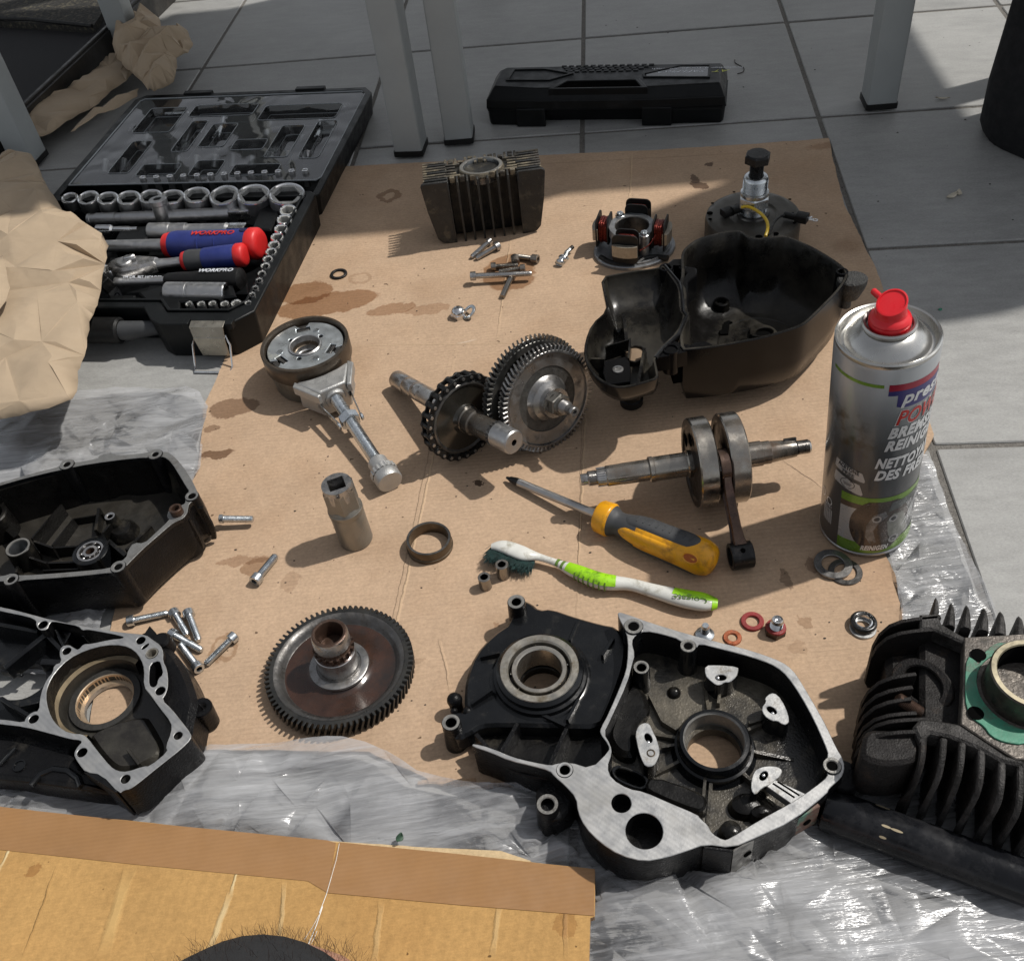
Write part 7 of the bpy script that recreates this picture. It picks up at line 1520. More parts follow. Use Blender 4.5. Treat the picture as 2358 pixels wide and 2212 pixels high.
def brushrings(i0, i1, lift=0.0, a0=0, a1=2*pi, n=20):
    rr_ = []
    for i in range(i0, i1):
        tt = (TC[min(i+1, len(TC)-1)]-TC[max(i-1, 0)]).normalized(); x = tt.cross(Vector((0, 0, 1))).normalized(); y = x.cross(tt)
        rr_.append([TC[i]+x*(WC[i]+lift)*cos(a0+(a1-a0)*k/n)+y*(WC[i]*HC[i]+lift)*sin(a0+(a1-a0)*k/n) for k in range(n if abs(a1-a0-2*pi) < 1e-3 else n+1)])
    return rr_
q = MB(); rr_ = brushrings(0, len(TC)); q.loft([r[::-1] for r in rr_]); q.obj('handle', white, t, sharp=60)
def bpatch(i0, i1, a0, a1, lift, m, name):
    q = MB(); R_ = brushrings(i0, i1, lift, a0, a1, 12); n = len(R_[0])
    vs = [p for r in R_ for p in r]; q.add(vs, [(i*n+j, i*n+j+1, (i+1)*n+j+1, (i+1)*n+j) for i in range(len(R_)-1) for j in range(n-1)]); o = q.obj(name, m, t, sharp=60); return o
bpatch(28, 40, .5, 3.6, .35, lime, 'green_thumb_grip'); bpatch(52, 67, 1.35, 3.9, .3, lime, 'green_tail'); bpatch(63, 67, -.8, 4.2, .35, lime, 'green_tail_end')
for k in range(4): bpatch(24+k, 25+k+1, .3, 3.3, .45-.1*k, limedk, 'green_ring') if k % 2 == 0 else None
for k in range(7):
    i = 31+k*1; q = MB(); R_ = brushrings(i, i+1, .45, -1.0, .9, 6)[0]; q.tube(R_, .55, 6); q.obj('grip_ridge', limedk, t)
bm = MB(); R2 = random.Random(3)
for i in range(2, 17):
    for j in range(110):
        tt = (TC[i+1]-TC[i]).normalized(); x = tt.cross(Vector((0, 0, 1))).normalized(); p = TC[i]+tt*R2.uniform(-1.4, 1.4)+x*R2.uniform(-4.6, 4.6)+Vector((0, 0, -1.5))
        out_ = Vector((-.55, -.72, -.15))+Vector((R2.uniform(-.38, .38), R2.uniform(-.3, .3), R2.uniform(-.35, .3))); out_.normalize(); Lx = R2.uniform(8, 13); e_ = p+out_*Lx; e_.z = max(e_.z, CZ+.2)
        w = Vector((0, 0, 1)).cross(out_).normalized()*.26; k = len(bm.v); bm.v += [p-w, p+w, e_+w*.6, e_-w*.6]; bm.f.append((k, k+1, k+2, k+3)); bm.m.append(0)
bm.obj('bristles', bristle, t, smooth=False, kind='stuff')
# lettering on the tail
i_ = 58; tt = (TC[66]-TC[54]).normalized(); ctr = (TC[53]+TC[60])/2
fx = gripframe(ctr, -tt, (0, -.6, 1), 5.5)
me = textmesh('Colgate', 6.6, limedk, lambda x, y, z: tuple((fx @ Vector((x*1.15, y*.9, z+.25-y*y*.04)))-ORG[t]), .12, 0); part('lettering', me, t)
# ================================================================== clutch with puller
kc = A('K', 348, 268, CZ+42); kr = 41.0
t = thing('clutch_drum', 'round clutch drum with bright face plate and screw puller attached', 'clutch', (kc.x, kc.y, CZ))
K0 = T(kc.x, kc.y, CZ)
drum_m = mat('brown_drum_ring', (.12, .1, .08), .8, .35, .3, 40, .1, 400, dirt=((.05, .035, .022), .52, 40, .1)); body_m = mat('dull_drum_body', (.2, .19, .165), .75, .42, .25, 40, .1, 400, dirt=((.08, .065, .045), .55, 40, .1))
q = MB(); q.lathe([(0, .1), (33, .1), (36, 2), (36.6, 12), (36.6, 15.5), (37.4, 16), (37.4, 23)], 80, 0, K0); q.obj('drum_body', body_m, t)
q = MB(); q.lathe([(37.4, 22.6), (39, 23.4), (40, 25), (40.2, 40.6), (39.6, 41.6), (37.2, 41.6), (36.8, 40.6), (36.6, 32)], 88, 0, K0); q.obj('outer_ring', drum_m, t)
plate = [(34.6*cos(a), 34.6*sin(a)) for a in [2*pi*i/96 for i in range(96)]]
nb = (radians(97), radians(-22), radians(217))
def notch(poly, a, w, r):
    o = []
    c, s = cos(a), sin(a); ins = False
    for p in poly:
        x, y = p[0]*c+p[1]*s, -p[0]*s+p[1]*c
        if x > 0 and abs(y) < w:
            if not ins:
                ins = True; sg = -1
                for X, Y in ((r+6, -w*.42), (r+6, -w*.45), (r+5.8, -w), (r, -w), (r, w), (r+5.8, w), (r+6, w*.45)): o.append((X*c-Y*s, X*s+Y*c))
        else: ins = False; o.append(p)
    return o
pl = plate
for a in nb: pl = notch(pl, a, 6.4, 22.5)
holes6 = [(17.8*cos(a), 17.8*sin(a)) for a in (radians(140), radians(40), radians(255))]
platem = mat('brushed_zinc_face', (.64, .68, .7), .88, .34, .15, 35, .05, 600, dirt=((.34, .31, .16), .63, 30, .08))
q = MB(); q.prism(pl, 35.5, 38, holes=[circ(15, 48)]+[circ(2.3, 18, x, y) for x, y in holes6], cham=.4, M=K0); q.obj('face_plate', platem, t)
q = MB(); q.lathe([(36.7, 33), (15, 33)], 64, 0, K0); q.obj('drum_inside', MATS['black_oily_interior'], t)
for x, y in [(23*cos(a), 23*sin(a)) for a in (radians(66), radians(190), radians(-62))]:
    q = MB(); q.lathe([(3, 37.9), (2.9, 38.5), (1.2, 38.6), (0, 38.3)], 20, 0, K0 @ T(x, y, 0)); q.obj('rivet', zinc, t)
for a in nb:
    m = K0 @ Rz(a); q = MB(); q.box(24, 27, -5.5, 5.5, 33.2, 37, M=m); q.box(29, 33.5, -4.6, 4.6, 33.2, 36.4, M=m); q.obj('damper_block', steeldk, t, bevel=.4)
q = MB(); q.lathe([(15, 38), (15.2, 39), (14, 40), (13.4, 39.4), (12.6, 34), (11.8, 31), (10.6, 30.6), (10.2, 27), (8.4, 26.6), (8, 22)], 56, 0, K0, mats=[0, 0, 1, 1, 2, 2, 1, 1, 2]); q.obj('hub_ring', [steel, satin, mat('brown_hub', (.16, .13, .1), .8, .35, .3, 60)], t)
q = MB(); q.prism(circ(8.1, 40), 18, 26, holes=[toothed(6.2, 5.2, 22)], M=K0, caps=(0, 1)); q.obj('splined_bore', steeldk, t); q = MB(); q.lathe([(6.3, 18), (0, 18)], 24, 0, K0); q.obj('bore_bottom', hole, t)
# puller
kn = A('P', 888, 1094, CZ+11); bd = Vector((kn.x-kc.x, kn.y-kc.y, 0)).normalized(); sd = Vector((-bd.y, bd.x, 0))
pu = thing('puller', 'silver screw puller with knurled round knob reaching from the clutch drum', 'puller', (kc.x+bd.x*45, kc.y+bd.y*45, CZ))
hs = Vector((kc.x, kc.y, CZ))+bd*46+Vector((0, 0, 22)); ke = Vector((kn.x, kn.y, CZ+11.6)); pd = (ke-hs).normalized(); PL = (ke-hs).length
castal = mat('cast_silver', (.42, .42, .41), .7, .45, .08, 60, .3, 700)
q = MB(); pts = [bd*36+sd*25, bd*41+sd*25.5, bd*64+sd*13, bd*64-sd*13, bd*41-sd*25.5, bd*36-sd*25, bd*39.6-sd*12, bd*40.8, bd*39.6+sd*12]
q.prism([(kc.x+p.x, kc.y+p.y) for p in pts], CZ+7, CZ+33, taper=1.2, cham=1.2); q.obj('yoke', castal, pu, bevel=1)
for s_ in (1, -1):
    q = MB(); p_ = [bd*35.5+sd*s_*25, bd*41+sd*s_*29, bd*68+sd*s_*15.5, bd*66+sd*s_*12, bd*42+sd*s_*22.5]; q.prism([(kc.x+p.x, kc.y+p.y) for p in p_], CZ+24, CZ+33, cham=.8); q.obj('yoke_flange', castal, pu, bevel=.7)
q = MB(); q.lathe([(9.5, 8), (9.5, 18), (8.5, 19.5), (6, 19.6)], 36, 0, frame(hs, pd)); q.obj('threaded_collar', castal, pu)
q = MB(); q.lathe([(5, 16)]+thread(4.7, 5.5, 18, PL-16, 1.35)+[(5, PL-15)], 24, 0, frame(hs, pd)); q.obj('screw_spindle', zinc, pu, sharp=40)
npz = 44; q = MB(); q.prism(circ(9.2, 6, a0=.5), npz, npz+8, holes=[circ(5, 24)], cham=.8, M=frame(hs, pd)); q.obj('lock_nut', zinc, pu)
n3 = hs+pd*(npz+3)
for s_ in (1, -1):
    a_ = Vector((kc.x, kc.y, CZ+17))+bd*55+sd*s_*15.5; b_ = n3+sd*s_*9.6+pd*3
    q = MB(); w = Vector((0, 0, 3)); th = sd*s_*.9; q.add([a_-w, a_+w, a_+w+th, a_-w+th, b_-w*.9, b_+w*.9, b_+w*.9+th, b_-w*.9+th], [(0, 1, 5, 4), (3, 7, 6, 2), (1, 2, 6, 5), (0, 4, 7, 3), (0, 3, 2, 1), (4, 5, 6, 7)]); lg_ = q.obj('side_arm', zinc, pu)
    q = MB(); q.lathe([(3.4, 0), (3.4, 1.6), (2.6, 2.2), (0, 2.2)], 18, 0, frame(b_, sd*s_)); q.obj('arm_rivet', zinc, lg_)
q = MB(); kz = PL-17
q.lathe([(0, kz), (7.6, kz), (8.4, kz+1), (8.4, kz+10), (9.4, kz+11)], 40, 0, frame(hs, pd)); q.lathe([(10.6, kz+17), (11, kz+18), (11, kz+25), (10.2, kz+26.4), (0, kz+26.6)], 44, 0, frame(hs, pd)); q.lathe([(9.4, kz+11), (11, kz+12), (11, kz+17), (10.6, kz+17)], 72, 0, frame(hs, pd), radial=lambda i, a: 1+.05*((i//2) % 2)); q.obj('knob', castal, pu)

# ================================================================== stator
st_c = at(1455, 514, CZ+30)
t = thing('stator', 'stator with four copper coils on a grey base plate beside the black cover', 'stator', (st_c.x, st_c.y, CZ)); S0 = T(st_c.x, st_c.y, CZ) @ Matrix.Scale(.87, 4)
platec = mat('grey_cast_plate', (.27, .28, .29), .7, .42, .2, 50, .15, 500, dirt=((.06, .055, .05), .6, 50, .1))
bpl = [(47*cos(a)+(3 if cos(a) > 0 else 0), 41*sin(a)-3) for a in [2*pi*i/64 for i in range(64)]]
q = MB(); q.prism(bpl, .3, 4.5, holes=[circ(21, 40)], cham=1, M=S0 @ Rz(.2)); q.obj('base_plate', platec, t)
q = MB(); q.lathe([(46, 4.4), (45.6, 6.4), (44, 6.6), (43, 4.6)], 64, 0, S0 @ Matrix.Diagonal((1, .88, 1, 1)), a0=-1.6, a1=1.3); q.obj('plate_lip', platec, t)
q = MB(); q.lathe([(19, 10), (19, 31), (20, 32), (26.5, 32), (27, 31), (27, 22), (24, 21), (24, 4)], 56, 0, S0, mats=[1, 1, 0, 0, 0, 1, 1]); q.obj('core_ring', [platec, steeldk], t)
for k, a in enumerate((radians(248), radians(338), radians(68), radians(158))):
    m = S0 @ Rz(a) @ Matrix(((0, 0, 1, 0), (1, 0, 0, 0), (0, 1, 0, 0), (0, 0, 0, 1)))     # x along tangent, y up, z outwards
    cl = thing('coil', ['front', 'right hand', 'rear', 'left hand'][k]+' coil', 'coil', (st_c.x, st_c.y, CZ)); del cl['label'], cl['category']; cl.parent = t; ORG[cl] = ORG[t]; cl.location = (0, 0, 0)
    for z0 in (25.5, 38.5):
        ww = 15 if z0 > 30 else 13.5
        q = MB(); q.prism(rrect(-ww, ww, 6 if z0 > 30 else 9, 43, 6.5, 4), z0, z0+1.5, M=m); q.obj('bobbin_flange', rubber, cl)
    q = MB()
    o_ = rrect(-11.5, 11.5, 11, 38, 6, 5); n = len(o_); rings = []
    for j in range(17):
        z = 27.2+j*.66; d_ = .55 if j % 2 else 0; rings.append([m @ Vector((x, y, z)) for x, y in offset(ccw(o_), d_-.6+.5*sin(j*.7))])
    q.loft(rings); q.obj('wire_winding', coil, cl, sharp=70)
    q = MB(); vs = []
    nz = 10; sh = [(-14.5+29*i/nz, 46.2-((i-nz/2)/(nz/2))**2*3.2) for i in range(nz+1)]; ins = [(x*.97, z-5.5) for x, z in sh]
    q.loft([[m @ Vector((x, y, z)) for x, z in sh]+[m @ Vector((x, y, z)) for x, z in ins[::-1]] for y in (17, 31)]); q.obj('pole_shoe', laminate, cl)
for a in (radians(112), radians(292)):
    m = S0 @ Rz(a) @ T(25.5, 0, 0); q = MB(); q.lathe([(5.6, 4), (5.4, 31), (5, 31.5)], 24, 0, m); q.obj('screw_pillar', platec, t)
    q = MB(); q.lathe([(5.8, 32), (5.8, 33), (5.2, 33.4)], 24, 0, m); q.lathe([(4.6, 33.3), (4.6, 34.4), (3.6, 36), (1.6, 36.6), (0, 36.2)], 24, 0, m); q.box(-3, 3, -.5, .5, 36, 36.9, M=m @ Rz(.6)); q.box(-.5, .5, -3, 3, 36, 36.9, M=m @ Rz(.6)); q.obj('pan_screw', zinc, t)
q = MB(); q.tube(catm([S0 @ Vector(v) for v in ((33, -12, 36), (24, -22, 30), (14, -30, 22), (2, -36, 20))], 4), .55, 6); q.obj('loose_wire', coil, t)
cb_ = [S0 @ Vector(v) for v in ((-40, -14, 4), (-28, -30, 4), (-6, -37, 3), (8, -30, 4), (22, -30, 4), (34, -38, 6))]
q = MB(); q.tube(catm(cb_, 5), 3.1, 10); q.obj('cable_sleeve', rubber, t)

# ================================================================== flywheel, puller bolt, wires
fc_ = at(1734, 491, CZ+32); fr0 = (at(1845, 491, CZ+32)-at(1623, 491, CZ+32)).length/2
t = thing('flywheel', 'dark round magneto flywheel behind the black cover', 'flywheel', (fc_.x, fc_.y, CZ)); F0 = T(fc_.x, fc_.y, CZ)
q = MB(); q.lathe([(fr0-3, .2), (fr0-.5, 1), (fr0, 3), (fr0, 26), (fr0-1, 29.6), (fr0-4, 31.8), (fr0-8, 32.4), (24, 32), (22.5, 30.6), (20, 30.6), (16, 31.4), (0, 31.4)], 96, 0, F0); q.obj('flywheel_body', greysteel, t)
for k, (a, r, rr_) in enumerate([(radians(x), r, s) for x, r, s in ((65, 43, 1.9), (75, 40, 1.3), (100, 44, 1.1), (165, 42, 2.8), (180, 43, 1.6), (262, 43, 3.2), (285, 43, 2.2), (320, 43, 1.3), (20, 44, 1.2), (140, 44, 1.2), (345, 38, 1))]):
    q = MB(); q.lathe([(rr_+.4, 32.3), (rr_, 32.5), (0, 32.45)], 18, 0, F0 @ T(r*cos(a), r*sin(a), 0)); q.obj('balance_hole', hole, t)
pb = thing('flywheel_puller', 'bright threaded puller with black hex bolt standing on the flywheel', 'puller', (fc_.x, fc_.y, CZ+32))
q = MB(); q.lathe([(16, 31.6), (15.4, 33.4), (12.6, 34)], 40, 0, F0); q.obj('base_ring', steeldk, pb)
q = MB(); q.lathe(thread(11.6, 12.5, 33, 42, 1.2)+[(11, 42)], 36, 0, F0); q.obj('lower_thread', zinc, pb, sharp=50)
q = MB(); q.prism(circ(15.4, 6, a0=.25), 42, 53, cham=1.4, M=F0); q.obj('hex_body', zinc, pb)
q = MB(); q.lathe([(13.6, 53), (13.6, 56)]+thread(11.2, 12, 57, 71, 1.2)+[(11.2, 72), (10, 73), (7.4, 73), (7, 70)], 36, 0, F0); q.obj('upper_sleeve', zinc, pb, sharp=50)
q = MB(); q.lathe([(6.6, 64)]+thread(6, 6.7, 70, 86, 1.1)+[(6.2, 87)], 28, 0, F0); q.obj('bolt_thread', blacksteel, pb, sharp=50)
q = MB(); q.lathe([(6, 86), (10.5, 87.6)], 30, 0, F0); q.prism(circ(12.6, 6, a0=.1), 87.5, 95.5, cham=1.3, M=F0); q.lathe([(10.8, 95.4), (10, 96), (0, 96.1)], 30, 0, F0); q.obj('bolt_head', blacksteel, pb)
# wires with connectors resting on the flywheel
wy = mat('yellow_wire', (.62, .42, .02), 0, .4, .1, 100, dirt=((.3, .18, .02), .66, 80))
W_ = [A('V', u, v, z) for u, v, z in ((792, 555, 48), (860, 548, 50), (940, 580, 52), (1020, 640, 56), (1070, 710, 60), (1078, 790, 62), (1055, 870, 60))]
t = thing('wire_loom', 'yellow and black wires with two black connectors lying over the flywheel', 'wires', W_[-1])
q = MB(); q.tube(catm(W_, 5), 1.5, 10); q.obj('yellow_wire', wy, t)
W2_ = [A('V', u, v, z) for u, v, z in ((1262, 640, 42), (1210, 660, 42), (1160, 705, 46), (1120, 780, 54), (1080, 860, 60))]
q = MB(); q.tube(catm(W2_, 5), 1.15, 8); q.obj('black_wire', rubber, t)
def conn(u0, v0, u1, v1, w, h, z, name='connector'):
    a_, b_ = A('V', u0, v0, z), A('V', u1, v1, z); d_ = (b_-a_).normalized(); L_ = (b_-a_).length; m = frame(a_, d_, (0, 0, 1)); q = MB(); q.prism(rrect(-h/2, h/2, -w/2, w/2, 1.2, 2), 0, L_, M=m); return q.obj(name, rubber, t, bevel=.5), m, L_
conn(585, 625, 690, 590, 10, 7, 40); o, m, L_ = conn(690, 592, 800, 560, 8, 6, 42)
conn(1255, 635, 1400, 665, 6, 5, 40); o, m, L_ = conn(1390, 655, 1515, 680, 11, 8, 40)
q = MB(); q.box(-.3, .3, -2, 2, L_, L_+5, M=m); q.lathe([(2.6, -.3), (2.6, .3), (1.2, .3), (1.2, -.3), (2.6, -.3)], 18, 0, m @ T(0, 0, L_+7.4) @ Rx(0) @ Ry(pi/2)); q.tube([m @ Vector((0, -2, L_)), m @ Vector((1, -3, L_+3.5))], .8, 6); q.obj('spade_terminal', chrome, o)

# ================================================================== spray can
cb0 = at(1989, 1208, CZ+1); CT = at(2043.5, 761, CZ)            # lean direction from the picture
CR = 32.6; Hc = 185.0
best = None
for i in range(-14, 15):
    for j in range(-14, 15):
        ax_ = Vector((i*.012, j*.012, 1)).normalized(); e_ = Vector(pr(cb0+ax_*Hc*.965))-Vector((2043.5, 768)); s_ = e_.length+abs(j)*1.0
        if best is None or s_ < best[0]: best = (s_, ax_)
cax = best[1]
low_ = CR*sqrt(1-cax.z**2); cb1 = Vector((cb0.x, cb0.y, CZ+low_+.3))
view = (CAMP-cb1); vx = Vector((view.x, view.y, 0))
CMt = frame(cb1, cax, vx) @ Matrix.Scale(.965, 4)          # local +x faces the camera
can = thing('spray_can', 'brake cleaner spray can with red nozzle standing tilted at the right edge of the cardboard', 'spray can', M=CMt)
def cn(mb, name, m, par=None, sharp=32, **k): return part(name, mb.mesh(name, m if isinstance(m, (list, tuple)) else [m], sharp=sharp), par or can)
# printed body: silver at the top grading to anthracite
cm2 = bpy.data.materials.new('can_print'); cm2.use_nodes = True; N = cm2.node_tree.nodes; L = cm2.node_tree.links; b = N['Principled BSDF']
tc = N.new('ShaderNodeTexCoord'); sx = N.new('ShaderNodeSeparateXYZ'); L.new(tc.outputs['Object'], sx.inputs[0])
nz_ = N.new('ShaderNodeTexNoise'); nz_.inputs['Scale'].default_value = 40; nz_.inputs['Detail'].default_value = 6; nz_.inputs['Roughness'].default_value = .7; L.new(tc.outputs['Object'], nz_.inputs['Vector'])
rp_ = N.new('ShaderNodeValToRGB'); mz = N.new('ShaderNodeMath'); mz.operation = 'MULTIPLY'; mz.inputs[1].default_value = 1/.18; L.new(sx.outputs[2], mz.inputs[0]); L.new(mz.outputs[0], rp_.inputs[0])
cr_ = rp_.color_ramp; cr_.elements[0].position = 0; cr_.elements[0].color = (.05, .052, .056, 1); cr_.elements[1].position = 1; cr_.elements[1].color = (.4, .42, .44, 1)
for p_, c_ in ((.5, (.045, .05, .056, 1)), (.62, (.08, .088, .095, 1)), (.78, (.2, .215, .225, 1)), (.9, (.38, .4, .42, 1))): e = cr_.elements.new(p_); e.color = c_
dm = N.new('ShaderNodeMapping'); dm.vector_type = 'TEXTURE'; dm.inputs['Location'].default_value = (.029, -.014, .122); dm.inputs['Scale'].default_value = (.03, .017, .026); dm.inputs['Rotation'].default_value = (.5, 0, 0)
ns = N.new('ShaderNodeTexNoise'); ns.inputs['Scale'].default_value = 120; ns.inputs['Detail'].default_value = 6; L.new(tc.outputs['Object'], ns.inputs['Vector'])
va = N.new('ShaderNodeVectorMath'); va.operation = 'MULTIPLY_ADD'; va.inputs[1].default_value = (.03, .03, .03); L.new(ns.outputs['Color'], va.inputs[0]); L.new(tc.outputs['Object'], va.inputs[2])
vb = N.new('ShaderNodeVectorMath'); vb.operation = 'SUBTRACT'; vb.inputs[1].default_value = (.015, .015, .015); L.new(va.outputs[0], vb.inputs[0]); L.new(vb.outputs[0], dm.inputs['Vector'])
ln = N.new('ShaderNodeVectorMath'); ln.operation = 'LENGTH'; L.new(dm.outputs[0], ln.inputs[0]); mr = N.new('ShaderNodeMapRange'); mr.inputs[1].default_value = .45; mr.inputs[2].default_value = 1.05; mr.inputs[3].default_value = .85; mr.inputs[4].default_value = 0; L.new(ln.outputs['Value'], mr.inputs[0])
mm = N.new('ShaderNodeMath'); mm.operation = 'MULTIPLY'; L.new(mr.outputs[0], mm.inputs[0]); mq = N.new('ShaderNodeMapRange'); mq.inputs[1].default_value = .42; mq.inputs[2].default_value = .6; L.new(ns.outputs['Fac'], mq.inputs[0]); L.new(mq.outputs[0], mm.inputs[1])
mc = N.new('ShaderNodeMix'); mc.data_type = 'RGBA'; L.new(mm.outputs[0], mc.inputs['Factor']); L.new(rp_.outputs[0], mc.inputs['A']); mc.inputs['B'].default_value = (.05, .042, .03, 1)
L.new(mc.outputs['Result'], b.inputs['Base Color']); b.inputs['Metallic'].default_value = .35; b.inputs['Roughness'].default_value = .3; b.inputs['Coat Weight'].default_value = .3; b.inputs['Coat Roughness'].default_value = .1
q = MB(); q.lathe([(0, 2), (29, 2), (30, .4), (31.6, 0), (32.8, 1), (33, 2.6), (32.2, 3.6)], 96, mats=[0]*6); cn(q, 'base_rim', satin)
q = MB(); q.lathe([(32.4, 3.4), (32.6, 4), (32.6, Hc-6), (32, Hc-3.5)], 96); body_ = cn(q, 'printed_body', cm2)
q = MB(); q.lathe([(32, Hc-3.6), (32.4, Hc-2), (32.4, Hc-.6), (31.4, Hc+.2), (30.2, Hc-.4), (29.8, Hc-3), (28.4, Hc-5), (26.6, Hc-4.8), (24, Hc-1), (20, Hc+3.4), (16.4, Hc+5.6), (15, Hc+6)], 96); cn(q, 'shoulder_cone', mat('tinplate', (.48, .475, .455), .92, .27, .08, 20, .03, 200, dirt=((.2, .18, .14), .7, 120, .03)))
q = MB(); q.lathe([(15, Hc+6), (16.4, Hc+6.6), (16.8, Hc+8.4), (15.8, Hc+9.6), (14.4, Hc+9), (13.6, Hc+6)], 64); q.lathe([(13.6, Hc+6), (9, Hc+5)], 40); cn(q, 'valve_cup', mat('tinplate2', (.42, .41, .39), .95, .28, .1, 30))
q = MB(); q.lathe([(12.6, Hc+5.5), (13, Hc+10), (12.5, Hc+11), (12.9, Hc+12), (12.3, Hc+13.5), (11, Hc+14.6)], 48); q.lathe([(11, Hc+14.6), (10, Hc+15.5), (9.4, Hc+18)], 48); noz = cn(q, 'nozzle_cap', red)
q = MB(); n_ = 40; az0 = radians(-20)
def tr_(r, z, k): return [(r*cos(a)+.4, r*sin(a), Hc+z-r*cos(a-az0)*k) for a in [2*pi*i/n_ for i in range(n_)]]
q.loft([tr_(9.4, 17.6, 0), tr_(9.2, 24, .42), tr_(8.2, 24.2, .42), tr_(8, 23.3, .42)], cap0=False); cn(q, 'press_button', red, noz)
ML = CMt.inverted(); tip_ = ML @ at(1993, 654, 197); root = Vector((0, 0, Hc+20)); dd = (tip_-root).normalized(); tip_ = root+dd*24
q = MB(); q.tube([root, tip_], 2.2, 16); cn(q, 'spray_spout', red, noz); q = MB(); q.lathe([(1.2, 0), (0, .02)], 12, 0, frame(tip_+dd*.05, dd)); cn(q, 'spout_hole', hole, noz)
# prints on the body; s = arc length to the right of the camera-facing line, z = height
def wrap(s, z, l=0.0): r = 32.66+l; a = s/32.6; return (r*cos(a), r*sin(a), z*1.06)
def cprint(pts, m, l, name, sub=2.0):
    "a flat print bent round the can"
    pts = ccw(pts); P = []
    n = len(pts)
    for i in range(n):
        a, b_ = Vector(pts[i]), Vector(pts[(i+1) % n]); k = max(1, int((b_-a).length/sub)); P += [a+(b_-a)*(j/k) for j in range(k)]
    nb_ = len(P); x = min(p[0] for p in pts)
    while x < max(p[0] for p in pts):
        y = min(p[1] for p in pts)
        while y < max(p[1] for p in pts):
            if inside((x, y), pts) and edge_dist((x, y), pts) > .7: P.append(Vector((x, y)))
            y += sub*2
        x += sub
    vo, eo, fo, *_ = delaunay_2d_cdt([Vector((p[0], p[1])) for p in P], [(i, (i+1) % nb_) for i in range(nb_)], [], 1, 1e-5)
    q = MB(); q.v = [Vector(wrap(v.x, v.y, l)) for v in vo]
    for f in fo:
        a, b_, c_ = [vo[i] for i in f[:3]]; up = (b_-a).x*(c_-a).y-(b_-a).y*(c_-a).x > 0
        q.f.append(tuple(f) if up else tuple(f)[::-1]); q.m.append(0)
    return cn(q, name, m, body_, sharp=0)
pg = lambda nm, c: mat(nm, c, .3, .3, .05, 30, coat=.2)
pgreen, pblue, pred, pwhite, pgrey, pdark, ptan, plime = pg('print_green', (.1, .2, .03)), pg('print_blue', (.04, .035, .16)), pg('print_crimson', (.3, .015, .04)), pg('print_white', (.62, .63, .64)), pg('print_grey', (.36, .36, .36)), pg('print_dark', (.03, .032, .035)), pg('print_brown', (.08, .055, .04)), pg('print_lime', (.14, .26, .03))
def ctext(s, size, m, s0, z0, sx=1.0, sy=1.0, shear=.3, l=.22, rise=0.0, w=None, bd=.0):
    "lettering from arc position s0, fitted to width w"
    t0 = textmesh(s, size, m, lambda x, y, z: (x*1000, y, z), 0, shear, bold=bd); xs = [v.co.x for v in t0.vertices]; x0, x1 = min(xs), max(xs); bpy.data.meshes.remove(t0)
    if w: sx = w/(x1-x0)
    me = textmesh(s, size, m, lambda x, y, z: wrap(s0+(x-x0)*sx, z0+y*sy+(x-x0)*sx*rise, l+z), .03, shear, bold=bd); return part('lettering', me, body_)
cprint([(-34, 157.5), (4, 157.5), (4, 160), (-34, 160)], plime, .08, 'green_line')
cprint([(7, 155), (48, 155), (48, 160.2), (7, 160.2)], pred, .08, 'crimson_band'); cprint([(7, 151.5), (48, 151.5), (48, 155.2), (7, 155.2)], pblue, .12, 'blue_band')
cprint([(13, 142.5), (17, 141), (48, 141), (48, 152), (13, 152)], pblue, .1, 'blue_panel'); ctext('presto', 14, pwhite, 15.5, 148.5, 1, .95, .25, w=40, bd=.03)
def bold(s, size, m, s0, z0, w, sy=.95, sh=.3, l=.25, bd=.05): ctext(s, size, m, s0, z0, 1, sy, sh, l, w=w, bd=bd)
bold('POWER', 17, pwhite, 13.2, 132.2, 45.4, .95, l=.2, bd=.055); bold('POWER', 17, pg('print_red', (.45, .02, .015)), 13.9, 132.2, 44, .95, l=.4, bd=.02)
bold('BREMSEN-', 12.4, pwhite, 10, 120, 48); bold('REINIGER', 12.4, pwhite, 9, 109, 44)
bold('NETTOYANT', 12.4, pwhite, 4.5, 93.5, 52); bold('DES FREINS', 12.4, pwhite, 5, 82.5, 50)
cprint([(-23, 88), (-2.8, 83), (-.5, 76.5), (-1, 74.6), (-23, 79.5), (-24, 81)], pgrey, .08, 'label_plate'); ctext('ACETONE', 4.6, pdark, -21, 85, 1.05, 1, 0, .2, -.2, 16, bd=.03); ctext('FREE', 4.4, pdark, -17, 79.8, 1.1, 1, 0, .2, -.2, 9, bd=.02)
cprint([(-23, 76.5), (-3.6, 71.8), (-1, 63.5), (-2, 62), (-23, 67), (-24, 69)], pgrey, .08, 'label_plate')
ring_ = ell(-12.5, 69.6, 5.6, 4.4, 36); 
q = MB(); q.add([wrap(x, y, .14) for x, y in ring_]+[wrap(-12.5+(x+12.5)*.9, 69.6+(y-69.6)*.9, .14) for x, y in ring_], [(i, (i+1) % 36, 36+(i+1) % 36, 36+i) for i in range(36) if i % 18 not in (8, 9)]); cn(q, 'round_symbol', pdark, body_)
cprint([(-16, 70.6), (-9, 70.2), (-10.5, 67.6), (-14.6, 67.9)], pg('print_midgrey', (.2, .2, .2)), .12, 'valve_symbol'); ctext('360°', 2.4, pdark, -10.5, 72.6, 1, 1, 0, .14, w=4)
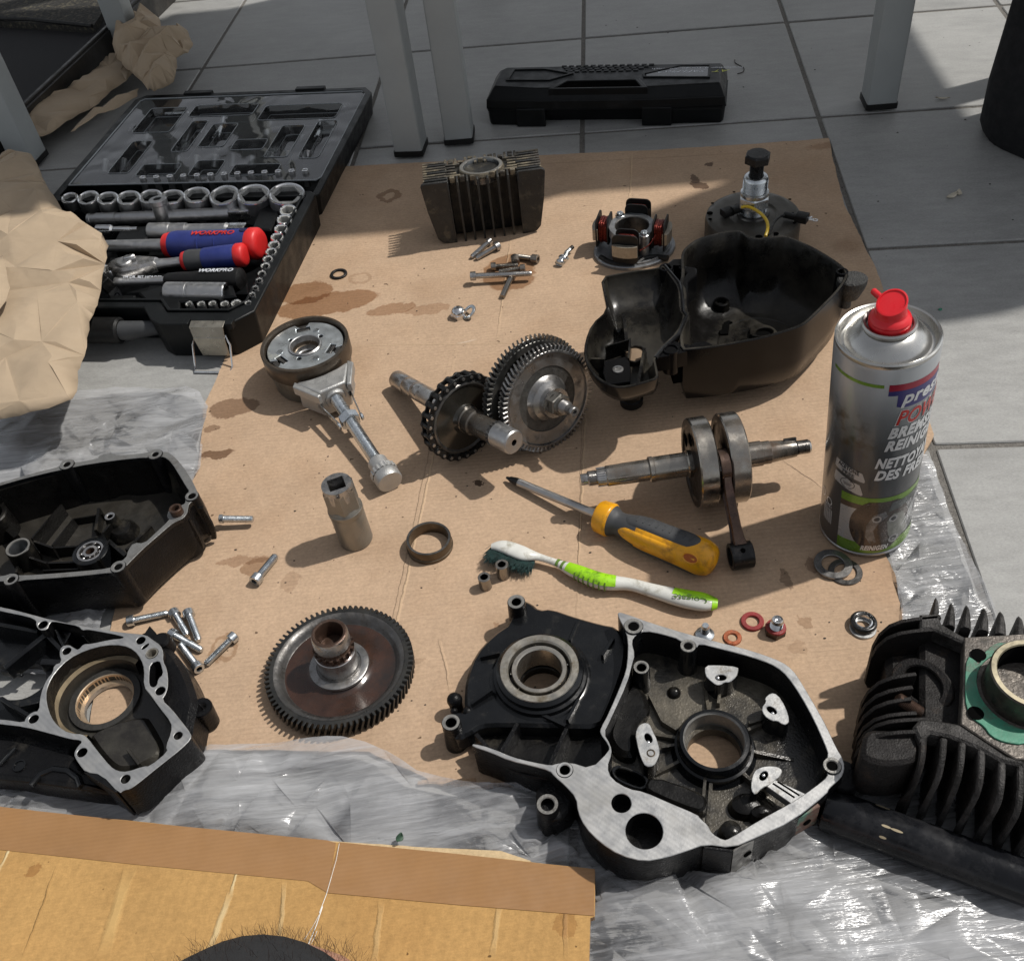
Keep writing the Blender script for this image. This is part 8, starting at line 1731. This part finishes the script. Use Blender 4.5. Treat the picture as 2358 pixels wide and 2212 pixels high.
# lower picture: green bars, pale panel, brake disc and caliper
cprint([(-16, 53.5), (50, 53.5), (50, 61), (-16, 61)], plime, .06, 'green_bar'); cprint([(-16, 4.2), (50, 4.2), (50, 15), (-16, 15)], plime, .06, 'green_bar')
cprint([(-16, 15), (10, 15), (10, 50), (-16, 48)], pgrey, .08, 'pale_panel'); cprint([(-16, 48), (14, 50), (14, 53.5), (-16, 53.5)], ptan, .1, 'brown_strip')
disc = ell(14, 33, 22, 27, 40); cprint([(min(50, x), max(6, min(57, y))) for x, y in disc], mat('print_disc', (.055, .04, .032), .5, .25, .5, 60, coat=.4), .14, 'disc_print', 2.5)
cprint([(4, 34), (8, 44), (16, 47), (18, 42), (12, 36), (9, 28), (12, 16), (8, 14), (4, 22)], mat('print_caliper', (.14, .14, .145), .5, .3, .6, 150, coat=.4), .2, 'caliper_print', 2.5)
cprint([(20, 22), (18, 36), (22, 43), (30, 42), (36, 30), (36, 20), (30, 14), (23, 16)], mat('print_bracket', (.18, .185, .165), .4, .35, .4, 120, coat=.4), .2, 'bracket_print', 2.5)
cprint([(18, 46), (40, 50), (44, 56), (20, 55)], mat('print_arm', (.1, .11, .11), .5, .3, .5, 120), .2, 'arm_print')
for (a0_, b0_, r_) in ((22.5, 38, 3.4), (25, 16.5, 4.2), (10.5, 40, 3.2)):
    cprint(ell(a0_, b0_, r_, r_, 20), pgrey, .26, 'bolt_print', 3); cprint(ell(a0_, b0_, r_*.6, r_*.6, 14), pdark, .3, 'bolt_print', 3)
for k in range(3): cprint([(26+k*4, 26), (27+k*4, 26), (42+k*3, 50), (41+k*3, 50)], pwhite, .3, 'glint_print', 3) if k else None
bold('REINIGEN', 6.4, pwhite, 1.5, 9.5, 20, 1, .3)
q = MB()
for k in range(13):
    s_ = -33+k*.78; w_ = .3 if k % 3 else .5; q.add([wrap(s_, 20, .1), wrap(s_+w_, 20, .1), wrap(s_+w_, 34, .1), wrap(s_, 34, .1)], [(0, 1, 2, 3)])
cn(q, 'barcode', pwhite, body_); ctext('48541', 3.4, pwhite, -33, 36.2, 1, 1, 0, .14, w=9)
for cx_, cy_ in ((-27, 41), (-36, 43)):
    q = MB(); e2 = ell(cx_, cy_, 3.2, 3.6, 28); q.add([wrap(x, y, .12) for x, y in e2]+[wrap(cx_+(x-cx_)*.76, cy_+(y-cy_)*.76, .12) for x, y in e2], [(i, (i+1) % 28, 28+(i+1) % 28, 28+i) for i in range(28)]); cn(q, 'round_symbol', pwhite, body_)
q = MB()
for r_ in range(30):
    z_ = 138-r_*1.55
    x = -38
    while x < -27: w_ = random.uniform(.8, 3); q.add([wrap(x, z_, .1), wrap(min(-27, x+w_), z_, .1), wrap(min(-27, x+w_), z_+.55, .1), wrap(x, z_+.55, .1)], [(0, 1, 2, 3)]); x += w_+.5
fp_ = cn(q, 'fine_print', pg('print_pale', (.26, .27, .28)), body_)

# ================================================================== finned cylinder, bottom right
bc2 = at(2240, 1560, 66)
t = thing('cylinder_barrel', 'sooty finned cylinder block with green gasket at the lower right', 'cylinder', (bc2.x, bc2.y, 3)); ZB = 66.0
base_r = AP('R', [(890, 310), (1240, 290), (1420, 600), (1300, 1000), (1180, 998), (1020, 900), (870, 800), (885, 560)], ZB)
q = MB(); q.prism(base_r, ZB-10, ZB, cham=.6); q.obj('joint_face', mat('worn_joint_face', (.13, .115, .1), .5, .5, .3, 90, .5, 600, dirt=((.04, .035, .03), .55, 70, .1)), t)
gk = AP('R', [(905, 415), (950, 440), (975, 470), (1000, 400), (1060, 345), (1140, 340), (1227, 348), (1400, 560), (1400, 860), (1227, 918), (1120, 905), (1040, 870), (1000, 810), (950, 780), (900, 720), (893, 560)], ZB+1)
cy = A('R', 1262, 572, ZB+8); cyr = rmm('R', 1225, 570, 245, ZB+8)
q = MB(); q.prism(chai(gk, 1), ZB+.1, ZB+1.2, holes=[circ(cyr+3.2, 48, cy.x, cy.y)], cham=.2); q.obj('green_gasket', greenpaint, t)
sl_m = mat('sleeve_steel', (.1, .09, .075), .8, .35, .4, 60, .1, 400, dirt=((.02, .018, .015), .52, 50, .1))
q = MB(); q.lathe([(cyr+.8, ZB), (cyr, ZB+2), (cyr, ZB+17), (cyr-.8, ZB+18), (cyr-3.4, ZB+18), (cyr-4, ZB+17), (cyr-4, 20)], 64, 0, T(cy.x, cy.y, 0), mats=[0, 0, 0, 1, 1, 2], a0=radians(20), a1=radians(290)) ; q.lathe([(cyr+.4, ZB), (cyr, ZB+5), (cyr-.6, ZB+6), (cyr-4, ZB+6), (cyr-4, 20)], 24, 0, T(cy.x, cy.y, 0), mats=[0, 0, 1, 2], a0=radians(-70), a1=radians(20)); q.obj('liner', [sl_m, mat('cream_edge', (.34, .3, .21), .6, .4, .3, 120), hole], t)
for (u, v, r_) in ((970, 408, 38), (955, 738, 40)):
    p = A('R', u, v, ZB+1.4); r = rmm('R', u, v, r_, ZB); q = MB(); q.lathe([(r+.6, ZB+1.2), (r, ZB+1.4), (0, ZB+1.35)], 24, 0, T(p.x, p.y, 0)); q.obj('stud_hole', hole, t)
q = MB(); q.prism(AP('R', [(1130, 350), (1260, 355), (1260, 400), (1125, 395)], ZB+3), ZB+1, ZB+3, cham=.4); q.obj('gasket_tab', greenpaint, t)
core = AP('R', [(690, 190), (745, 190), (860, 300), (900, 310), (885, 560), (870, 800), (1020, 900), (1180, 998), (1100, 980), (900, 900), (690, 780), (640, 830), (640, 200)], ZB-4)
q = MB(); q.prism(AP('R', [(700, 200), (900, 310), (1300, 290), (1400, 600), (1300, 1000), (1020, 910), (640, 820), (640, 200)], ZB-14), 4, ZB-14, cham=3); q.obj('barrel_core', soot, t)
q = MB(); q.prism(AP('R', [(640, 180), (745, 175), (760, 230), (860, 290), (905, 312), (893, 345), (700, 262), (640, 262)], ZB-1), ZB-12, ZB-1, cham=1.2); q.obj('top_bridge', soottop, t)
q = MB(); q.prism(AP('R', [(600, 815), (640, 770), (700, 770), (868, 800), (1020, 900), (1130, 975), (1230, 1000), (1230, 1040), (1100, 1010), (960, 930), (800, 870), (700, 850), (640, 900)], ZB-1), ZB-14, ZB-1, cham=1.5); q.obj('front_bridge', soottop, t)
def lp(u, v, z): return A('R', u, v, z)
# plates along the left (stacked towards the viewer), rounded outer ends
for (v0, ul, uroot, th, z) in ((190, 408, 700, 20, ZB-1), (258, 395, 700, 16, ZB-2), (515, 345, 560, 20, ZB-4), (590, 330, 540, 17, ZB-4), (655, 322, 530, 16, ZB-4), (720, 318, 560, 16, ZB-4), (752, 325, 650, 18, ZB-3), (820, 305, 640, 22, ZB-2)):
    a_, b_ = lp(ul, v0+35, z), lp(uroot, v0+(8 if v0 < 700 else 20), z); d_ = (b_-a_); d_.z = 0; L_ = d_.length; d_.normalize(); n_ = Vector((-d_.y, d_.x, 0))
    prof_ = [(L_+6, 4), (10, 4), (3, 6), (.5, 12), (0, z-26), (2, z-14), (7, z-5), (14, z-1), (22, z), (L_+6, z)]
    m = Matrix(((d_.x, 0, n_.x, a_.x), (d_.y, 0, n_.y, a_.y), (0, 1, 0, 0), (0, 0, 0, 1)))
    q = MB(); q.prism(prof_, -1.3, 1.3, M=m, cham=.4); q.obj('side_fin', soot, t, bevel=.5)
# end block at the near left
q = MB(); q.prism(chai(AP('R', [(322, 850), (400, 830), (625, 862), (640, 900), (636, 1000), (560, 1030), (440, 1040), (320, 1010), (300, 960)], ZB-8), 1), 22, ZB-6, cham=2.5); q.obj('end_block', soot, t, bevel=1)
# rear fins: tapered plates pointing away
for k, (u, v, w) in enumerate(((735, 72, 30), (822, 103, 34), (908, 115, 36), (1005, 130, 38), (1100, 150, 40), (1205, 176, 42), (1310, 196, 42))):
    tip = lp(u, v, ZB-6); ro = lp(u-8+(k-3)*2, v+150, ZB-3); d_ = (tip-ro); d_.z = 0; L_ = d_.length; d_.normalize(); n_ = Vector((-d_.y, d_.x, 0)); w1 = rmm('R', u, v, w, ZB)
    rings = []
    for f, ww, zt in ((0, w1, ZB-1), (.4, w1*.8, ZB-2), (.75, w1*.5, ZB-4), (1.0, w1*.26, ZB-9)):
        c_ = Vector((ro.x, ro.y, 0))+d_*L_*f; rings.append([c_-n_*ww+Vector((0, 0, 4)), c_+n_*ww+Vector((0, 0, 4)), c_+n_*ww*.8+Vector((0, 0, zt-2)), c_+n_*ww*.3+Vector((0, 0, zt)), c_-n_*ww*.3+Vector((0, 0, zt)), c_-n_*ww*.8+Vector((0, 0, zt-2))])
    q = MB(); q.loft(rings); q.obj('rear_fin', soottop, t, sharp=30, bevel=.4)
# near fins: long plates whose top edge curves down towards the viewer
nf = [((660, 850), (650, 1000), (610, 1120), (520, 1230)), ((775, 880), (765, 1000), (735, 1120), (650, 1280)), ((880, 905), (870, 1030), (840, 1160), (770, 1310)), ((990, 930), (985, 1080), (955, 1210), (860, 1370)), ((1105, 985), (1100, 1150), (1070, 1270), (970, 1410)), ((1212, 1000), (1208, 1180), (1180, 1320), (1080, 1450)), ((1320, 1000), (1320, 1200), (1290, 1360), (1190, 1500)), ((1430, 1000), (1430, 1200), (1400, 1380), (1300, 1540))]
for k, cv_ in enumerate(nf):
    zs = (ZB-2, ZB-5, ZB-16, 24); P_ = catm([lp(u, v, z) for (u, v), z in zip(cv_, zs)], 5); th = 1.5
    q = MB(); rings = []
    for i, p in enumerate(P_):
        tt = (P_[min(i+1, len(P_)-1)]-P_[max(i-1, 0)]); n_ = Vector((tt.y, -tt.x, 0)).normalized()*(-1); w_ = th*(1.35-.5*i/len(P_)); b_ = Vector((p.x, p.y, 5))
        rings.append([b_-n_*w_*1.2, b_+n_*w_*1.2, Vector((p.x, p.y, p.z-1))+n_*w_, Vector((p.x, p.y, p.z))+n_*w_*.5, Vector((p.x, p.y, p.z))-n_*w_*.5, Vector((p.x, p.y, p.z-1))-n_*w_])
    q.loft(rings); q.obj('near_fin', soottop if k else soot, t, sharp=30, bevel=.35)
# exhaust port, stud
p = lp(655, 580, 50); pn = Vector((-.45, -.15, 1)).normalized(); m = frame(p, pn, (1, .2, 0))
q = MB(); q.prism(ell(0, 0, 14, 19, 32, .35), -12, 2, holes=[ell(0, 0, 9.4, 12.5, 28, .2)], M=m, cham=.8); q.obj('port_flange', soot, t); q = MB(); q.prism(ell(0, 0, 9.6, 12.7, 24, .2), -6, -5, M=m); q.obj('port_bore', hole, t)
a_, b_ = lp(640, 735, 50), lp(512, 655, 60); q = MB(); L_ = (b_-a_).length; q.lathe(thread(3.1, 3.7, 0, L_, 1.1)+[(2.6, L_), (0, L_)], 18, 0, frame(a_, b_-a_)); q.obj('stud', rust, t, sharp=50)
q = MB(); q.prism(chai(AP('R', [(440, 330), (700, 330), (860, 420), (860, 780), (700, 800), (480, 760), (450, 500)], 40), 1), 6, 40, cham=4); q.obj('port_web', soot, t)

# ================================================================== black tube at the lower right
a_, b_ = A('R', 92, 1275, 16), A('R', 1330, 1730, 16); t = thing('black_tube', 'scuffed black painted metal tube lying on the film below the finned cylinder', 'tube', a_)
tubem = mat('scuffed_black_tube', (.006, .0065, .008), 0, .2, .35, 30, .25, 120, dirt=((.03, .03, .032), .64, 26, .1, .45), spec=.28)
d_ = (b_-a_).normalized(); q = MB(); q.lathe([(11, 0), (12.2, .6), (12.6, 2), (12.6, (b_-a_).length)], 44, 0, frame(a_, d_)); q.lathe([(11, 0), (0, .2)], 30, 1, frame(a_, d_)); q.obj('tube_body', [tubem, mat('pale_tube_end', (.24, .19, .12), .2, .7, .4, 200)], t)
for (u, v, l_) in ((430, 1268, 4), (445, 1385, 2.6), (505, 1408, 3.4), (428, 1442, 2)):
    p = A('R', u, v, 25); q = MB(); w_ = a_+d_*((p-a_).dot(d_)); n_ = (p-w_).normalized(); p = w_+n_*12.62; q.prism(ell(0, 0, l_, .7, 12), -.3, .12, M=frame(p, n_, d_)); q.obj('paint_chip', mat('bare_chip', (.36, .3, .2), .3, .6), t)

# ================================================================== knee of the person kneeling in front
sk = mat('skin', (.42, .22, .15), 0, .5, .12, 90, .3, 500, dirt=((.3, .13, .09), .6, 60), sub=.1)
kt = at(655, 2182, 90); K_ = Vector((kt.x, kt.y-58, 92))
per = thing('person', 'kneeling person of whom only the hairy knee and dark trouser hem show at the bottom', 'person', (K_.x, K_.y, FZ))
V = [Vector((K_.x-50, -330, 430)), Vector((K_.x-35, -160, 300)), Vector((K_.x-15, K_.y-70, 165)), K_, Vector((K_.x+6, K_.y-30, 70)), Vector((K_.x+14, K_.y-130, 58)), Vector((K_.x+22, K_.y-300, 50)), Vector((K_.x+26, K_.y-400, 44))]
Rr = [95., 88., 70., 57., 52., 50., 34., 30.]
n_ = 7; path = catm(V, n_); rad = catm(Rr, n_); k0 = 3*n_
q = MB(); q.tube(path, rad, 36); bo_ = q.obj('body', sk, per, sharp=70)
tr_m = mat('dark_trouser_cloth', (.012, .013, .015), 0, .9, .2, 60, .4, 1800)
q = MB(); q.tube([p+Vector((-2.5*(i/k0), -1.5*(i/k0), 0)) for i, p in enumerate(path[:k0])], [r+4.6+1.0*sin(i*1.3) for i, r in enumerate(rad[:k0])], 40, caps=False); o = q.obj('trouser_leg', tr_m, per, sharp=60); s_ = o.modifiers.new('thickness', 'SOLIDIFY'); s_.thickness = .0015
og = ORG[per]; me = bo_.data; m2 = me
HM_ = MB(); R3 = random.Random(5)
for v in m2.vertices:
    w = Vector((v.co.x*1000+og.x, v.co.y*1000+og.y, v.co.z*1000+og.z))
    if w.y < K_.y-25 or w.z < 60: continue
    nn_ = Vector(v.normal)
    for _ in range(26):
        b_ = w+Vector((R3.uniform(-7, 7), R3.uniform(-5, 5), R3.uniform(-5, 5)))-nn_*.6; dr = (nn_+Vector((R3.uniform(-1.3, 1.3), R3.uniform(-.7, .7), R3.uniform(-.8, .8)))).normalized(); p2 = b_+dr*R3.uniform(2.5, 5); p3 = p2+(dr+Vector((R3.uniform(-1, 1), R3.uniform(-1, 1), R3.uniform(-1, 1)))*.8)*R3.uniform(1.5, 4); s_ = Vector((.09, 0, .05)); k = len(HM_.v)
        HM_.v += [b_-s_, b_+s_, p2+s_*.8, p2-s_*.8, p3]; HM_.f += [(k, k+1, k+2, k+3), (k+3, k+2, k+4)]; HM_.m += [0, 0]
HM_.obj('leg_hair', mat('dark_hair', (.03, .015, .01), 0, .5), per, smooth=False, kind='stuff')

# ================================================================== litter on tiles and board
leafm = mat('dry_petal', (.55, .5, .4), 0, .7, .15, 200)
def petal(u, v, L_, w_, rot, label, m=leafm, z=.3, curl=2.0):
    p = at(u, v, z); q = MB(); rings = []
    for i in range(7):
        f = i/6; ww = w_*sin(pi*min(.98, max(.03, f)))**.7; rings.append([(L_*(f-.5), -ww, z+curl*4*(f-.5)**2+curl*.3), (L_*(f-.5), 0, z+.2+curl*2*(f-.5)**2), (L_*(f-.5), ww, z+curl*4*(f-.5)**2+curl*.3)])
    vs = [x for r in rings for x in r]; M_ = T(p.x, p.y, 0) @ Rz(rot); fs = []
    for i in range(6):
        for j in range(2): fs.append((i*3+j, i*3+j+1, i*3+4+j, i*3+3+j))
    q.add(vs, fs, 0, M_); o = q.obj('petal', [m], top=(label, 'petal')); s_ = o.modifiers.new('thickness', 'SOLIDIFY'); s_.thickness = .0003; return o
petal(2192, 452, 17, 3.4, .5, 'pale curled dry petal lying on the grey tile right of the cardboard')
petal(2208, 446, 11, 3, 1.2, 'small pale dry petal tucked against the curled one on the tile')
petal(2170, 228, 16, 2.2, -.35, 'thin white dry petal on the tile beside the far right joint')
petal(2165, 713, 4, 1.6, .3, 'tiny green flake on the tile right of the spray can', mat('green_flake', (.02, .2, .12), 0, .6), curl=.5)
petal(2132, 984, 5, 2.4, .9, 'small yellow brown flake on the joint right of the spray can', mat('tan_flake', (.5, .33, .16), 0, .8), curl=1)
petal(921, 1930, 6, 2.4, 1.1, 'small dark green leaf bit on the film above the taped flap', mat('leaf_green', (.03, .07, .04), 0, .6), z=9, curl=2)
pz = at(1690, 165, .4); q = MB(); q.tube(catm([at(u, v, .5) for u, v in ((1692, 138), (1694, 146), (1712, 156), (1711, 166), (1698, 170))], 4), .55, 6); q.obj('fibre', mat('dark_fibre', (.05, .045, .04), 0, .8), top=('short curled dark fibre on the tile right of the torque wrench case', 'fibre'))
cr = MB(); R4 = random.Random(12)
for k in range(150):
    u, v = R4.uniform(480, 2050), R4.uniform(560, 1700); p = at(u, v, CZ)
    if not inside((p.x, p.y), [tuple(x) for x in cbw]): continue
    s_ = R4.uniform(.25, .8); cr.sphere((p.x, p.y, CZ+s_*.3), s_, 0, 5, 3, (R4.uniform(.6, 1.8), 1, .5), )
for k in range(60):
    u, v = R4.uniform(1300, 2350), R4.uniform(10, 620); p = at(u, v, 0); s_ = R4.uniform(.3, 1.0); cr.sphere((p.x, p.y, s_*.3), s_, 0, 5, 3, (1.4, 1, .5))
o = cr.obj('grit', mat('dark_grit', (.03, .025, .02), 0, .8)); tag(o, 'scattered dark grit and crumbs over cardboard and tiles', 'grit', kind='stuff')
